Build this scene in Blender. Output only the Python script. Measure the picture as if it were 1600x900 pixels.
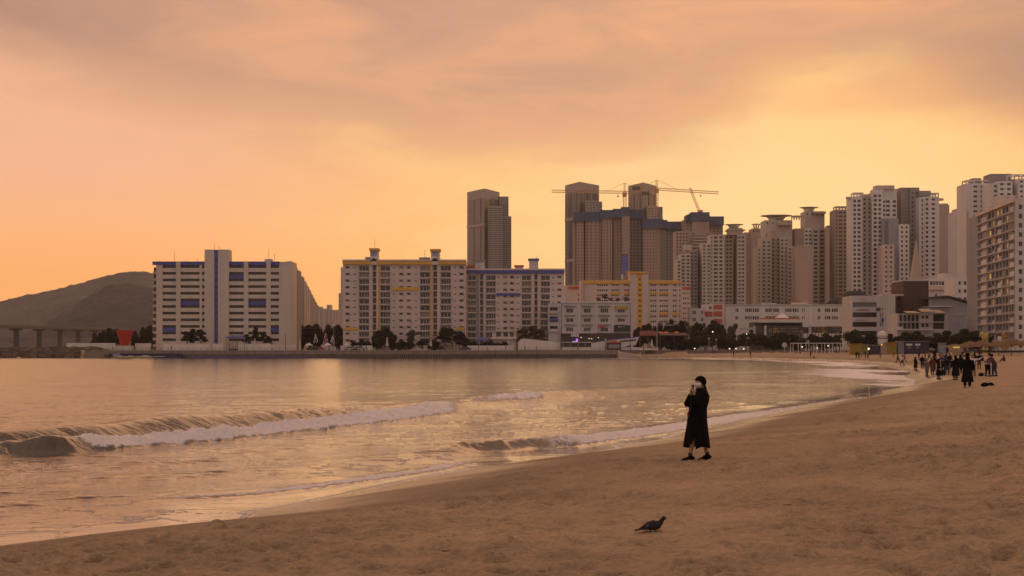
import bpy, bmesh, math, random
import numpy as np
from mathutils import Vector, Matrix
random.seed(7)
R = math.radians
scene = bpy.context.scene
col = scene.collection
for o in list(bpy.data.objects):
    bpy.data.objects.remove(o)

# ------------------------------------------------------------------ camera
F = 2222.22; CX = 800.0; HY = 547.0; CAMZ = 3.0
cam = bpy.data.cameras.new("camera")
cam.lens = 50; cam.sensor_width = 36; cam.clip_start = 0.1; cam.clip_end = 40000
cam.shift_y = (HY - 450) / 1600.0
camo = bpy.data.objects.new("camera", cam)
camo.location = (0, 0, CAMZ); camo.rotation_euler = (R(90), 0, 0)
col.objects.link(camo); scene.camera = camo

def lin(r, g, b):
    return tuple(((c/255)/12.92 if c/255 <= .04045 else ((c/255+.055)/1.055)**2.4) for c in (r, g, b))

# ------------------------------------------------------------------ world
SUN_AZ = 11.5; SUN_EL = 8.5
w = bpy.data.worlds.new("World"); scene.world = w; w.use_nodes = True
nt = w.node_tree
for n in list(nt.nodes): nt.nodes.remove(n)
def N(t, **k):
    n = nt.nodes.new(t)
    for a, b in k.items(): setattr(n, a, b)
    return n
def lk(a, b): nt.links.new(a, b)
def M_(op, a, b=None, c=None, clamp=False):
    n = N('ShaderNodeMath', operation=op, use_clamp=clamp)
    for i, v in enumerate((a, b, c)):
        if v is None: continue
        if isinstance(v, (int, float)): n.inputs[i].default_value = v
        else: lk(v, n.inputs[i])
    return n.outputs[0]
def sstep(x, a, b, lo=0, hi=1):
    n = N('ShaderNodeMapRange', interpolation_type='SMOOTHSTEP')
    lk(x, n.inputs[0])
    for i, v in enumerate((a, b, lo, hi)): n.inputs[i+1].default_value = v
    return n.outputs[0]
def mixc(f, a, b, mode='MIX'):
    n = N('ShaderNodeMix', data_type='RGBA', blend_type=mode)
    if isinstance(f, (int, float)): n.inputs[0].default_value = f
    else: lk(f, n.inputs[0])
    for i, v in ((6, a), (7, b)):
        if isinstance(v, tuple): n.inputs[i].default_value = (*v, 1)
        else: lk(v, n.inputs[i])
    return n.outputs[2]
tc = N('ShaderNodeTexCoord')
sep = N('ShaderNodeSeparateXYZ'); lk(tc.outputs['Generated'], sep.inputs[0])
dx, dy, dz = sep.outputs
u = M_('ARCTAN2', dx, dy)
v = M_('ARCSINE', dz)
def wnoise(sx, sz, scale, detail, rough, off=(0, 0, 0), dist=0.0):
    mp = N('ShaderNodeMapping'); mp.inputs['Scale'].default_value = (sx, sx, sz); mp.inputs['Location'].default_value = off
    lk(tc.outputs['Generated'], mp.inputs[0])
    n = N('ShaderNodeTexNoise'); lk(mp.outputs[0], n.inputs['Vector'])
    n.inputs['Scale'].default_value = scale; n.inputs['Detail'].default_value = detail
    n.inputs['Roughness'].default_value = rough; n.inputs['Distortion'].default_value = dist
    return n.outputs[0]
n1 = wnoise(1, 2.6, 3.2, 5, .5, (1.3, .2, .4), .3)
n2 = wnoise(1, 3.4, 7.0, 7, .6, (4.1, 2.2, 1.4), .5)
n3 = wnoise(1, 2.2, 1.6, 3, .5, (7.7, 3.2, 9.4))
# lower clear band: peach on the left, golden on the right where the sun sits behind thin cloud
left_c = lin(255, 174, 100); left_hi = lin(246, 184, 146); right_c = lin(255, 194, 116); gold = lin(255, 208, 146)
lowl = mixc(sstep(v, .03, .14), left_c, left_hi)
clear = mixc(sstep(u, -.30, .10), lowl, right_c)
gx = M_('DIVIDE', M_('SUBTRACT', u, .17), .29); gz = M_('DIVIDE', M_('SUBTRACT', v, .120), .095)
gd = M_('SQRT', M_('ADD', M_('MULTIPLY', gx, gx), M_('MULTIPLY', gz, gz)))
clear = mixc(sstep(M_('ADD', gd, M_('MULTIPLY', M_('SUBTRACT', n2, .5), 1.2)), .1, 1.15, 1, 0), clear, gold)
lum = N('ShaderNodeVectorMath', operation='SCALE'); lk(clear, lum.inputs[0]); lk(sstep(v, .16, .0, 1.04, 1.30), lum.inputs['Scale']); clear = lum.outputs[0]
# cloud bank: lower edge follows azimuth
cr = N('ShaderNodeValToRGB'); cr.color_ramp.interpolation = 'B_SPLINE'
um = N('ShaderNodeMapRange'); lk(u, um.inputs[0]); um.inputs[1].default_value = -.40; um.inputs[2].default_value = .40
lk(um.outputs[0], cr.inputs[0])
edge = [(-.40, .200), (-.34, .185), (-.26, .165), (-.13, .150), (0, .140), (.08, .135), (.135, .140), (.18, .158), (.25, .170), (.31, .155), (.36, .140), (.40, .14)]
els = cr.color_ramp.elements
while len(els) < len(edge): els.new(.5)
for e, (uu, vv) in zip(els, edge):
    e.position = (uu+.40)/.80; e.color = (vv, vv, vv, 1)
sepc = N('ShaderNodeSeparateColor'); lk(cr.outputs[0], sepc.inputs[0])
ve = sepc.outputs[0]
dv = M_('SUBTRACT', v, ve)
dvn = M_('ADD', dv, M_('MULTIPLY', M_('SUBTRACT', n1, .5), .13))
dvn = M_('ADD', dvn, M_('MULTIPLY', M_('SUBTRACT', n2, .5), .09))
mask = sstep(dvn, -.034, .036)
# small salmon cloud right of the gap
bx = M_('DIVIDE', M_('SUBTRACT', u, .262), .085); bz = M_('DIVIDE', M_('SUBTRACT', v, .170), .013)
bd = M_('ADD', M_('SQRT', M_('ADD', M_('MULTIPLY', bx, bx), M_('MULTIPLY', bz, bz))), M_('MULTIPLY', M_('SUBTRACT', n2, .5), 2.2))
clear = mixc(M_('MULTIPLY', sstep(bd, .2, 1.3, 1, 0), .5), clear, lin(240, 168, 118))
c_pink = lin(238, 175, 136); c_mauve = lin(212, 160, 132); c_dark = lin(182, 140, 120)
cl = mixc(sstep(n1, .36, .66), c_mauve, c_pink)
cl = mixc(sstep(u, -.05, .3, 0, .55), cl, lin(236, 165, 116))
cl = mixc(sstep(n2, .36, .60, .75, 0), cl, lin(200, 152, 128))
cl = mixc(sstep(n2, .52, .74, 0, .6), cl, lin(246, 176, 128))
dk = M_('MULTIPLY', sstep(u, -.36, -.16, 1, 0), sstep(v, .165, .225))
dk2 = M_('MULTIPLY', sstep(u, .25, .35), sstep(M_('ABSOLUTE', M_('SUBTRACT', v, .19)), .01, .05, 1, 0))
cl = mixc(M_('MULTIPLY', M_('MAXIMUM', dk, dk2), .85), cl, c_dark)
upw = N('ShaderNodeVectorMath', operation='SCALE'); upw.inputs[0].default_value = lin(255, 180, 126); upw.inputs['Scale'].default_value = 1.95
up = mixc(sstep(v, .36, .56), upw.outputs[0], mixc(sstep(v, .7, 1.1), lin(176, 138, 124), mixc(sstep(n3, .35, .65), lin(236, 194, 168), lin(255, 216, 186))))
cl = mixc(sstep(v, .245, .33), cl, up)
skyc = mixc(mask, clear, cl)
# away from the sunset: dim rosy grey dusk sky
back = mixc(sstep(v, .0, .6), lin(198, 172, 166), lin(200, 178, 174))
away = M_('MULTIPLY', sstep(M_('ABSOLUTE', u), .75, 2.2), sstep(v, 1.5, .9))
skyc = mixc(away, skyc, back)
bg2 = N('ShaderNodeBackground'); lk(skyc, bg2.inputs[0]); bg2.inputs[1].default_value = 1.0
sk = N('ShaderNodeTexSky', sky_type='NISHITA', sun_disc=False)
sk.sun_elevation = R(SUN_EL); sk.sun_rotation = R(SUN_AZ)
sk.air_density = 1.5; sk.dust_density = 4
bg1 = N('ShaderNodeBackground'); lk(sk.outputs[0], bg1.inputs[0]); bg1.inputs[1].default_value = .05
# cloud veils most of the clear sky: the two are mixed
mx = N('ShaderNodeMixShader'); mx.inputs[0].default_value = .96
lk(bg1.outputs[0], mx.inputs[1]); lk(bg2.outputs[0], mx.inputs[2])
out = N('ShaderNodeOutputWorld'); lk(mx.outputs[0], out.inputs[0])
w.cycles.sampling_method = 'AUTOMATIC'

# ------------------------------------------------------------------ sun (veiled by cloud)
sl = bpy.data.lights.new("sun", 'SUN'); sl.energy = .15; sl.angle = R(50); sl.color = (1, .72, .42)
so = bpy.data.objects.new("sun", sl); col.objects.link(so)
sd = Vector((math.sin(R(SUN_AZ))*math.cos(R(SUN_EL)), math.cos(R(SUN_AZ))*math.cos(R(SUN_EL)), math.sin(R(SUN_EL))))
so.rotation_euler = sd.to_track_quat('Z', 'Y').to_euler()
vs = scene.view_settings
vs.view_transform = 'Standard'; vs.look = 'None'; vs.exposure = 0; vs.gamma = 1; vs.use_curve_mapping = False
scene.cycles.volume_bounces = 0
scene.cycles.max_bounces = 6; scene.cycles.diffuse_bounces = 3; scene.cycles.glossy_bounces = 3

# ------------------------------------------------------------------ helpers
def PX(px, d): return (px-CX)/F*d
def PZ(py, d): return CAMZ+(HY-py)*d/F
def tag(o, label=None, cat=None, group=None, kind=None):
    if cat and not kind: kind = 'thing'
    if label: o['label'] = label
    if cat: o['category'] = cat
    if group: o['group'] = group
    if kind: o['kind'] = kind
    return o
def empty(name, loc, label=None, cat=None, group=None, rz=0):
    o = bpy.data.objects.new(name, None); col.objects.link(o)
    o.location = loc; o.rotation_euler = (0, 0, rz); o.empty_display_size = .3
    return tag(o, label, cat, group)
MATS = {}
def mat(name, c, rough=.8, var=.12, scale=.6, bump=0., bscale=4., metal=0., emit=None, estr=0., spec=.5, streak=False):
    if name in MATS: return MATS[name]
    m = bpy.data.materials.new(name); m.use_nodes = True; t = m.node_tree
    b = t.nodes['Principled BSDF']; b.inputs['Roughness'].default_value = rough
    b.inputs['Metallic'].default_value = metal
    b.inputs['Specular IOR Level'].default_value = spec
    b.inputs['Base Color'].default_value = (*c, 1)
    if var or bump:
        tcn = t.nodes.new('ShaderNodeTexCoord')
        mp = t.nodes.new('ShaderNodeMapping'); t.links.new(tcn.outputs['Object'], mp.inputs[0])
        if streak: mp.inputs['Scale'].default_value = (1, 1, .12)
    if var:
        nz = t.nodes.new('ShaderNodeTexNoise'); nz.inputs['Scale'].default_value = scale; nz.inputs['Detail'].default_value = 5
        t.links.new(mp.outputs[0], nz.inputs['Vector'])
        r = t.nodes.new('ShaderNodeMapRange'); r.inputs[1].default_value = .3; r.inputs[2].default_value = .7
        r.inputs[3].default_value = 1-var; r.inputs[4].default_value = 1+var
        t.links.new(nz.outputs[0], r.inputs[0])
        vm = t.nodes.new('ShaderNodeVectorMath'); vm.operation = 'SCALE'; vm.inputs[0].default_value = c
        t.links.new(r.outputs[0], vm.inputs['Scale']); t.links.new(vm.outputs[0], b.inputs['Base Color'])
    if bump:
        nb = t.nodes.new('ShaderNodeTexNoise'); nb.inputs['Scale'].default_value = bscale; nb.inputs['Detail'].default_value = 4
        t.links.new(tcn.outputs['Object'], nb.inputs['Vector'])
        bp = t.nodes.new('ShaderNodeBump'); bp.inputs['Strength'].default_value = bump; bp.inputs['Distance'].default_value = .05
        t.links.new(nb.outputs[0], bp.inputs['Height']); t.links.new(bp.outputs[0], b.inputs['Normal'])
    if emit:
        b.inputs['Emission Color'].default_value = (*emit, 1); b.inputs['Emission Strength'].default_value = estr
    MATS[name] = m
    return m

class MB:
    """collects faces; build() links them as ONE mesh object"""
    def __init__(s, org=(0, 0, 0)): s.v = []; s.f = []; s.o = Vector(org)
    def add(s, vs_, fs):
        n = len(s.v); s.v += [tuple(Vector(p)-s.o) for p in vs_]; s.f += [tuple(i+n for i in f) for f in fs]
    def quad(s, a, b, c, d): s.add([a, b, c, d], [(0, 1, 2, 3)])
    def box(s, x0, x1, y0, y1, z0, z1):
        s.add([(x0, y0, z0), (x1, y0, z0), (x1, y1, z0), (x0, y1, z0), (x0, y0, z1), (x1, y0, z1), (x1, y1, z1), (x0, y1, z1)],
              [(0, 3, 2, 1), (4, 5, 6, 7), (0, 1, 5, 4), (1, 2, 6, 5), (2, 3, 7, 6), (3, 0, 4, 7)])
    def obox(s, c, u, hw, hd, z0, z1):
        """box centred at c=(x,y), u = unit direction of its width"""
        n = (-u[1], u[0]); P = []
        for z in (z0, z1):
            for a, b in ((-1, -1), (1, -1), (1, 1), (-1, 1)):
                P.append((c[0]+u[0]*hw*a+n[0]*hd*b, c[1]+u[1]*hw*a+n[1]*hd*b, z))
        s.add(P, [(0, 3, 2, 1), (4, 5, 6, 7), (0, 1, 5, 4), (1, 2, 6, 5), (2, 3, 7, 6), (3, 0, 4, 7)])
    def prism(s, pts, z0, z1):
        n = len(pts)
        V = [(x, y, z0) for x, y in pts]+[(x, y, z1) for x, y in pts]
        s.add(V, [tuple(range(n-1, -1, -1)), tuple(range(n, 2*n))]+[(i, (i+1) % n, n+(i+1) % n, n+i) for i in range(n)])
    def vprism(s, pts, y0, y1):
        """outline in x,z extruded along y"""
        n = len(pts)
        V = [(x, y0, z) for x, z in pts]+[(x, y1, z) for x, z in pts]
        s.add(V, [tuple(range(n)), tuple(range(2*n-1, n-1, -1))]+[((i+1) % n, i, n+i, n+(i+1) % n) for i in range(n)])
    def tube(s, pts, rad, seg=8, ell=1., caps=True):
        """lofted tube through pts with radius per point"""
        P = [Vector(p) for p in pts]; rad = rad if hasattr(rad, '__len__') else [rad]*len(P)
        rings = []; n0 = len(s.v); ref = None
        for i, p in enumerate(P):
            t = (P[min(i+1, len(P)-1)]-P[max(i-1, 0)]).normalized()
            if ref is None: ref = Vector((0, 1, 0)) if abs(t.y) < .9 else Vector((1, 0, 0))
            a = t.cross(ref).normalized(); b = a.cross(t).normalized(); ref = b
            r = rad[i]; rx, ry = r if hasattr(r, '__len__') else (r, r*ell)
            rings.append([p+a*math.cos(k*2*math.pi/seg)*rx+b*math.sin(k*2*math.pi/seg)*ry for k in range(seg)])
        V = [q for rr in rings for q in rr]; Fc = []
        for i in range(len(P)-1):
            for k in range(seg):
                k2 = (k+1) % seg
                Fc.append((i*seg+k, (i+1)*seg+k, (i+1)*seg+k2, i*seg+k2))
        if caps: Fc += [tuple(range(seg)), tuple((len(P)-1)*seg+k for k in range(seg-1, -1, -1))]
        s.add(V, Fc)
    def ball(s, c, r, seg=10, rg=6, sq=(1, 1, 1)):
        V = []; Fc = []
        for j in range(rg+1):
            th = math.pi*j/rg
            for k in range(seg):
                ph = 2*math.pi*k/seg
                V.append((c[0]+r*sq[0]*math.sin(th)*math.cos(ph), c[1]+r*sq[1]*math.sin(th)*math.sin(ph), c[2]+r*sq[2]*math.cos(th)))
        for j in range(rg):
            for k in range(seg):
                k2 = (k+1) % seg; Fc.append((j*seg+k, (j+1)*seg+k, (j+1)*seg+k2, j*seg+k2))
        s.add(V, Fc)
    def build(s, name, m, parent=None, smooth=False, **tg):
        me = bpy.data.meshes.new(name); me.from_pydata(s.v, [], s.f); me.update()
        if smooth: me.polygons.foreach_set('use_smooth', [True]*len(me.polygons))
        if m: me.materials.append(m)
        o = bpy.data.objects.new(name, me); col.objects.link(o)
        if parent: o.parent = parent
        else: o.location = s.o
        return tag(o, **tg)
def remesh(o, voxel, smooth=2):
    md = o.modifiers.new('r', 'REMESH'); md.mode = 'VOXEL'; md.voxel_size = voxel; md.use_smooth_shade = True
    if smooth:
        sm = o.modifiers.new('s', 'SMOOTH'); sm.iterations = smooth; sm.factor = .5
    dg = bpy.context.evaluated_depsgraph_get(); dg.update()
    me = bpy.data.meshes.new_from_object(o.evaluated_get(dg)); old = o.data
    mm = list(old.materials); o.modifiers.clear(); o.data = me; me.name = old.name
    me.materials.clear()
    for x in mm: me.materials.append(x)
    me.polygons.foreach_set('use_smooth', [True]*len(me.polygons))
    bpy.data.meshes.remove(old); return o

# ------------------------------------------------------------------ numpy noise
def vnoise(x, y, seed=0):
    xi = np.floor(x).astype(np.int64); yi = np.floor(y).astype(np.int64); fx = x-xi; fy = y-yi
    fx = fx*fx*fx*(fx*(fx*6-15)+10); fy = fy*fy*fy*(fy*(fy*6-15)+10)
    def h(a, b):
        n = (a*374761393+b*668265263+seed*982451653) & 0xffffffff
        n = ((n ^ (n >> 13))*1274126177) & 0xffffffff
        return ((n ^ (n >> 16)) & 0xffff)/65535.
    return (h(xi, yi)*(1-fx)+h(xi+1, yi)*fx)*(1-fy)+(h(xi, yi+1)*(1-fx)+h(xi+1, yi+1)*fx)*fy
def fbm(x, y, o=4, seed=0, g=.5):
    a = 1.; s = 0.; t = 0.
    for i in range(o):
        s = s+a*vnoise(x, y, seed+i*17); t += a; a *= g; x = x*2.03+5.2; y = y*2.03+1.7
    return s/t
def smooth(a, b, x):
    t = np.clip((x-a)/(b-a), 0, 1); return t*t*(3-2*t)

# ------------------------------------------------------------------ shoreline (points on the water plane)
def W(px, py, z=0.):
    d = F*(CAMZ-z)/(py-HY); return (PX(px, d), d)
shore_px = [(0, 858), (60, 851), (130, 843), (200, 836), (280, 828), (340, 820), (385, 812), (398, 805), (388, 801), (408, 797), (450, 792), (500, 781), (560, 768),
            (620, 755), (680, 743), (760, 731), (850, 721), (930, 708), (978, 700), (966, 697), (1010, 691), (1052, 687), (1046, 684), (1100, 670),
            (1150, 658), (1200, 648), (1260, 636), (1350, 622), (1381, 615), (1378, 611), (1428, 601), (1431, 594), (1412, 588), (1425, 583), (1404, 577), (1370, 570.5),
            (1330, 566.5), (1270, 563.8), (1200, 561.8), (1120, 560.6), (1040, 560), (966, 559.5)]
shore = [(-60, -60), (-40, -20), (-24, 2), (-14, 13.)]+[W(*p) for p in shore_px]
WALLD = shore[-1][1]                     # distance of the seawall
land = shore+[(-160, WALLD), (-175, WALLD+30), (-250, 900), (-420, 2000), (-420, 9500), (9500, 9500), (9500, -60)]
def seg_dist(X, Y, pts, closed=False):
    D = np.full(X.shape, 1e9)
    for i in range(len(pts)-(0 if closed else 1)):
        a = pts[i]; b = pts[(i+1) % len(pts)]
        ex = b[0]-a[0]; ey = b[1]-a[1]; L = ex*ex+ey*ey
        t = np.clip(((X-a[0])*ex+(Y-a[1])*ey)/L, 0, 1)
        D = np.minimum(D, np.hypot(X-a[0]-t*ex, Y-a[1]-t*ey))
    return D
def inside(X, Y, poly):
    c = np.zeros(X.shape, bool)
    for i in range(len(poly)):
        x1, y1 = poly[i]; x2, y2 = poly[(i+1) % len(poly)]
        if y1 == y2: continue
        cond = ((y1 > Y) != (y2 > Y)) & (X < (x2-x1)*(Y-y1)/(y2-y1)+x1)
        c ^= cond
    return c
def shore_s(X, Y):
    D = seg_dist(X, Y, shore+[(-160, WALLD)])
    return np.where(inside(X, Y, land), D, -D)
PROM = [(36, 534.5), (60, 553), (95, 556), (130, 520), (170, 470), (300, 430)]      # foot of the promenade behind the beach
def sand_z(X, Y, s=None):
    X = np.asarray(X, float); Y = np.asarray(Y, float)
    if s is None: s = shore_s(X, Y)
    z = np.where(s > 0, 1.5*(1-np.exp(-np.maximum(s, 0)/7.2))+.5*smooth(25, 60, s), np.maximum(s*.09, -1.6))
    town = (Y > WALLD+.4) & (X < 36) & (s > 0)
    z = np.where(town, 2.9, z)
    z = np.where(inside(X, Y, PROM+[(9500, 380), (9500, 9500), (-420, 9500), (-420, 2000), (-250, 900), (0, 560)]), 2.9, z)
    return z
def ground_at(px, py, dmin=8, dmax=600):
    """where the ray through a pixel meets the beach"""
    ds = np.geomspace(dmin, dmax, 4000); z = PZ(py, ds); g = sand_z(PX(px, ds), ds)
    i = np.argmax(z < g)
    if i == 0: i = len(ds)-1
    return float(PX(px, ds[i])), float(ds[i]), float(g[i])

def sheet(name, X, Y, Z, keep, m, attrs=None, **tg):
    nr, nc = X.shape
    idx = np.arange(nr*nc).reshape(nr, nc)
    q = np.stack([idx[:-1, :-1], idx[:-1, 1:], idx[1:, 1:], idx[1:, :-1]], -1)
    if keep is not None:
        kk = keep[:-1, :-1] | keep[:-1, 1:] | keep[1:, 1:] | keep[1:, :-1]; q = q[kk]
    q = q.reshape(-1, 4)
    me = bpy.data.meshes.new(name)
    me.vertices.add(nr*nc); me.vertices.foreach_set('co', np.stack([X, Y, Z], -1).astype(np.float32).ravel())
    me.loops.add(q.size); me.loops.foreach_set('vertex_index', q.astype(np.int32).ravel())
    me.polygons.add(len(q)); me.polygons.foreach_set('loop_start', np.arange(0, q.size, 4, dtype=np.int32))
    me.polygons.foreach_set('use_smooth', np.ones(len(q), bool))
    me.update(calc_edges=True)
    for k, a in (attrs or {}).items():
        at = me.attributes.new(k, 'FLOAT', 'POINT'); at.data.foreach_set('value', a.astype(np.float32).ravel())
    me.materials.append(m)
    o = bpy.data.objects.new(name, me); col.objects.link(o)
    return tag(o, **tg)

# ------------------------------------------------------------------ sand material
def sand_material():
    m = bpy.data.materials.new('sand'); m.use_nodes = True; t = m.node_tree; L = t.links.new
    b = t.nodes['Principled BSDF']
    g = t.nodes.new('ShaderNodeNewGeometry')
    def nz(scale, det, rough=.5, dist=0.):
        n = t.nodes.new('ShaderNodeTexNoise'); n.inputs['Scale'].default_value = scale; n.inputs['Detail'].default_value = det
        n.inputs['Roughness'].default_value = rough; n.inputs['Distortion'].default_value = dist
        L(g.outputs['Position'], n.inputs['Vector']); return n.outputs[0]
    a = t.nodes.new('ShaderNodeAttribute'); a.attribute_name = 'wet'
    r1 = t.nodes.new('ShaderNodeValToRGB'); L(nz(.35, 5), r1.inputs[0])
    r1.color_ramp.elements[0].position = .3; r1.color_ramp.elements[0].color = (.285, .198, .118, 1)
    r1.color_ramp.elements[1].position = .7; r1.color_ramp.elements[1].color = (.40, .278, .163, 1)
    r2 = t.nodes.new('ShaderNodeMapRange'); L(nz(16, 5, .7), r2.inputs[0]); r2.inputs[1].default_value = .3; r2.inputs[2].default_value = .7
    r2.inputs[3].default_value = .74; r2.inputs[4].default_value = 1.2
    vm = t.nodes.new('ShaderNodeVectorMath'); vm.operation = 'SCALE'; L(r1.outputs[0], vm.inputs[0]); L(r2.outputs[0], vm.inputs['Scale'])
    # shells and bits of weed
    vo = t.nodes.new('ShaderNodeTexVoronoi'); vo.inputs['Scale'].default_value = 1.3; L(g.outputs['Position'], vo.inputs['Vector'])
    sp = t.nodes.new('ShaderNodeMapRange'); L(vo.outputs['Distance'], sp.inputs[0]); sp.inputs[1].default_value = .018; sp.inputs[2].default_value = .03
    sp.inputs[3].default_value = .25; sp.inputs[4].default_value = 1
    vm2 = t.nodes.new('ShaderNodeVectorMath'); vm2.operation = 'SCALE'; L(vm.outputs[0], vm2.inputs[0]); L(sp.outputs[0], vm2.inputs['Scale'])
    mx = t.nodes.new('ShaderNodeMix'); mx.data_type = 'RGBA'; L(a.outputs['Fac'], mx.inputs[0]); L(vm2.outputs[0], mx.inputs[6])
    mx.inputs[7].default_value = (.13, .092, .060, 1); L(mx.outputs[2], b.inputs['Base Color'])
    rr = t.nodes.new('ShaderNodeMapRange'); L(a.outputs['Fac'], rr.inputs[0]); rr.inputs[1].default_value = .55; rr.inputs[2].default_value = 1; rr.inputs[3].default_value = .95; rr.inputs[4].default_value = .2
    L(rr.outputs[0], b.inputs['Roughness']); b.inputs['Specular IOR Level'].default_value = .3
    ad = t.nodes.new('ShaderNodeMath'); ad.operation = 'MULTIPLY_ADD'; L(nz(2.6, 4, .55, .6), ad.inputs[0]); ad.inputs[1].default_value = 1.6; L(nz(11, 5, .6), ad.inputs[2])
    inv = t.nodes.new('ShaderNodeMapRange'); L(a.outputs['Fac'], inv.inputs[0]); inv.inputs[3].default_value = 1.; inv.inputs[4].default_value = .12
    bp = t.nodes.new('ShaderNodeBump'); bp.inputs['Distance'].default_value = .075; L(inv.outputs[0], bp.inputs['Strength'])
    L(ad.outputs[0], bp.inputs['Height']); L(bp.outputs[0], b.inputs['Normal'])
    return m

def fan(rows, ncol, tmax_in=.44, tmax=1.3, nout=40):
    t = np.concatenate([-np.geomspace(tmax, tmax_in, nout)[:-1], np.linspace(-tmax_in, tmax_in, ncol), np.geomspace(tmax_in, tmax, nout)[1:]])
    Yr = np.asarray(rows)[:, None]; X = t[None, :]*(Yr+3.); Y = np.repeat(Yr, len(t), 1)
    return X, Y
# ground: one sheet from under the camera to the horizon
rows = np.concatenate([[-2.5, -1, 1, 3, 5, 6.5], 1/np.linspace(1/8., 1/60., 850)[:-1], 1/np.linspace(1/60., 1/WALLD, 170)])
rows = np.unique(np.concatenate([rows, np.geomspace(90, 620, 240), [WALLD+.2, WALLD+.5, WALLD+2, WALLD+30, 619, 621], np.geomspace(700, 5000, 30)]))
GX, GY = fan(rows, 760)
S = shore_s(GX, GY)
GZ = sand_z(GX, GY, S)
near = np.clip(70/np.maximum(GY, 1), 0, 1)
dry = smooth(2.5, 10, S)
GZ = GZ+dry*near*((fbm(GX*.35, GY*.35, 4, 3)-.5)*.12+(fbm(GX*2.2, GY*2.2, 5, 9)-.5)*.065)
def dents(X, Y, cell, seed, dens, rx, ry, depth, ang_spread):
    H = np.zeros(X.shape); ci = np.floor(X/cell).astype(np.int64); cj = np.floor(Y/cell).astype(np.int64)
    def hh(a, b, k):
        n = (a*73856093 ^ b*19349663 ^ (seed*83492791+k*2654435761)) & 0xffffffff
        n = ((n ^ (n >> 15))*2246822519) & 0xffffffff; n = ((n ^ (n >> 13))*3266489917) & 0xffffffff
        return ((n ^ (n >> 16)) & 0xffff)/65535.
    for a in (-1, 0, 1):
        for b in (-1, 0, 1):
            I = ci+a; J = cj+b
            px = (I+hh(I, J, 1))*cell; py = (J+hh(I, J, 2))*cell; an = (hh(I, J, 3)-.5)*ang_spread+.5
            on = hh(I, J, 4) < dens; k = .6+.8*hh(I, J, 5)
            ddx = X-px; ddy = Y-py; c = np.cos(an); s_ = np.sin(an)
            q = ((ddx*c+ddy*s_)/(rx*k))**2+((-ddx*s_+ddy*c)/(ry*k))**2
            H += np.where(on, -depth*np.exp(-q)+depth*.45*np.exp(-(np.sqrt(q)-1.6)**2*3), 0)
    return H
m_ = GY < 75
foot = np.zeros(GX.shape)
foot[m_] = dents(GX[m_], GY[m_], .36, 5, .6, .13, .07, .105, 3.)+dents(GX[m_], GY[m_], .8, 11, .55, .22, .13, .11, 3.)
track = .35+.65*smooth(.35, .6, fbm(GX*.25, GY*.25, 3, 44))
GZ = GZ+foot*smooth(2.5, 7.5, S)*track
wet = np.clip(1-smooth(.8, 8.5, S+(fbm(GX*.4, GY*.4, 3, 8)-.5)*3), 0, 1)
wet = np.maximum(wet, (1-smooth(.2, .9, S)))
sheet('beach_sand', GX, GY, GZ, None, sand_material(), {'wet': wet}, kind='structure')

# ------------------------------------------------------------------ water
def ridge(X, Y, pts):
    """pts: (px, py of crest, height, front width, back width, foam)"""
    P = []
    for px, py, A, wf, wb, fo in pts:
        d = F*(CAMZ-A)/(py-HY); P.append((PX(px, d), d, A, wf, wb, fo))
    D = np.full(X.shape, 1e9); n = np.zeros(X.shape); at = [np.zeros(X.shape) for _ in range(4)]; over = np.zeros(X.shape); al = np.zeros(X.shape)
    run = 0.
    for i in range(len(P)-1):
        a, b = P[i], P[i+1]; ex = b[0]-a[0]; ey = b[1]-a[1]; L = math.hypot(ex, ey)
        tr = ((X-a[0])*ex+(Y-a[1])*ey)/(L*L); t = np.clip(tr, 0, 1)
        qx = X-a[0]-t*ex; qy = Y-a[1]-t*ey; dd = np.hypot(qx, qy); m = dd < D
        D = np.where(m, dd, D)
        sd_ = np.sign((X-a[0])*ey-(Y-a[1])*ex)
        n = np.where(m, dd*sd_, n)
        for k in range(4): at[k] = np.where(m, a[2+k]+(b[2+k]-a[2+k])*t, at[k])
        al = np.where(m, run+t*L, al); run += L
        if i == 0: over = np.where(m, np.maximum(-tr*L, 0), over)
        elif i == len(P)-2: over = np.where(m, np.maximum((tr-1)*L, 0), over)
        else: over = np.where(m, 0, over)
    A, wf, wb, fo = at
    return n, A, wf, wb, fo, over, al
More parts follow.
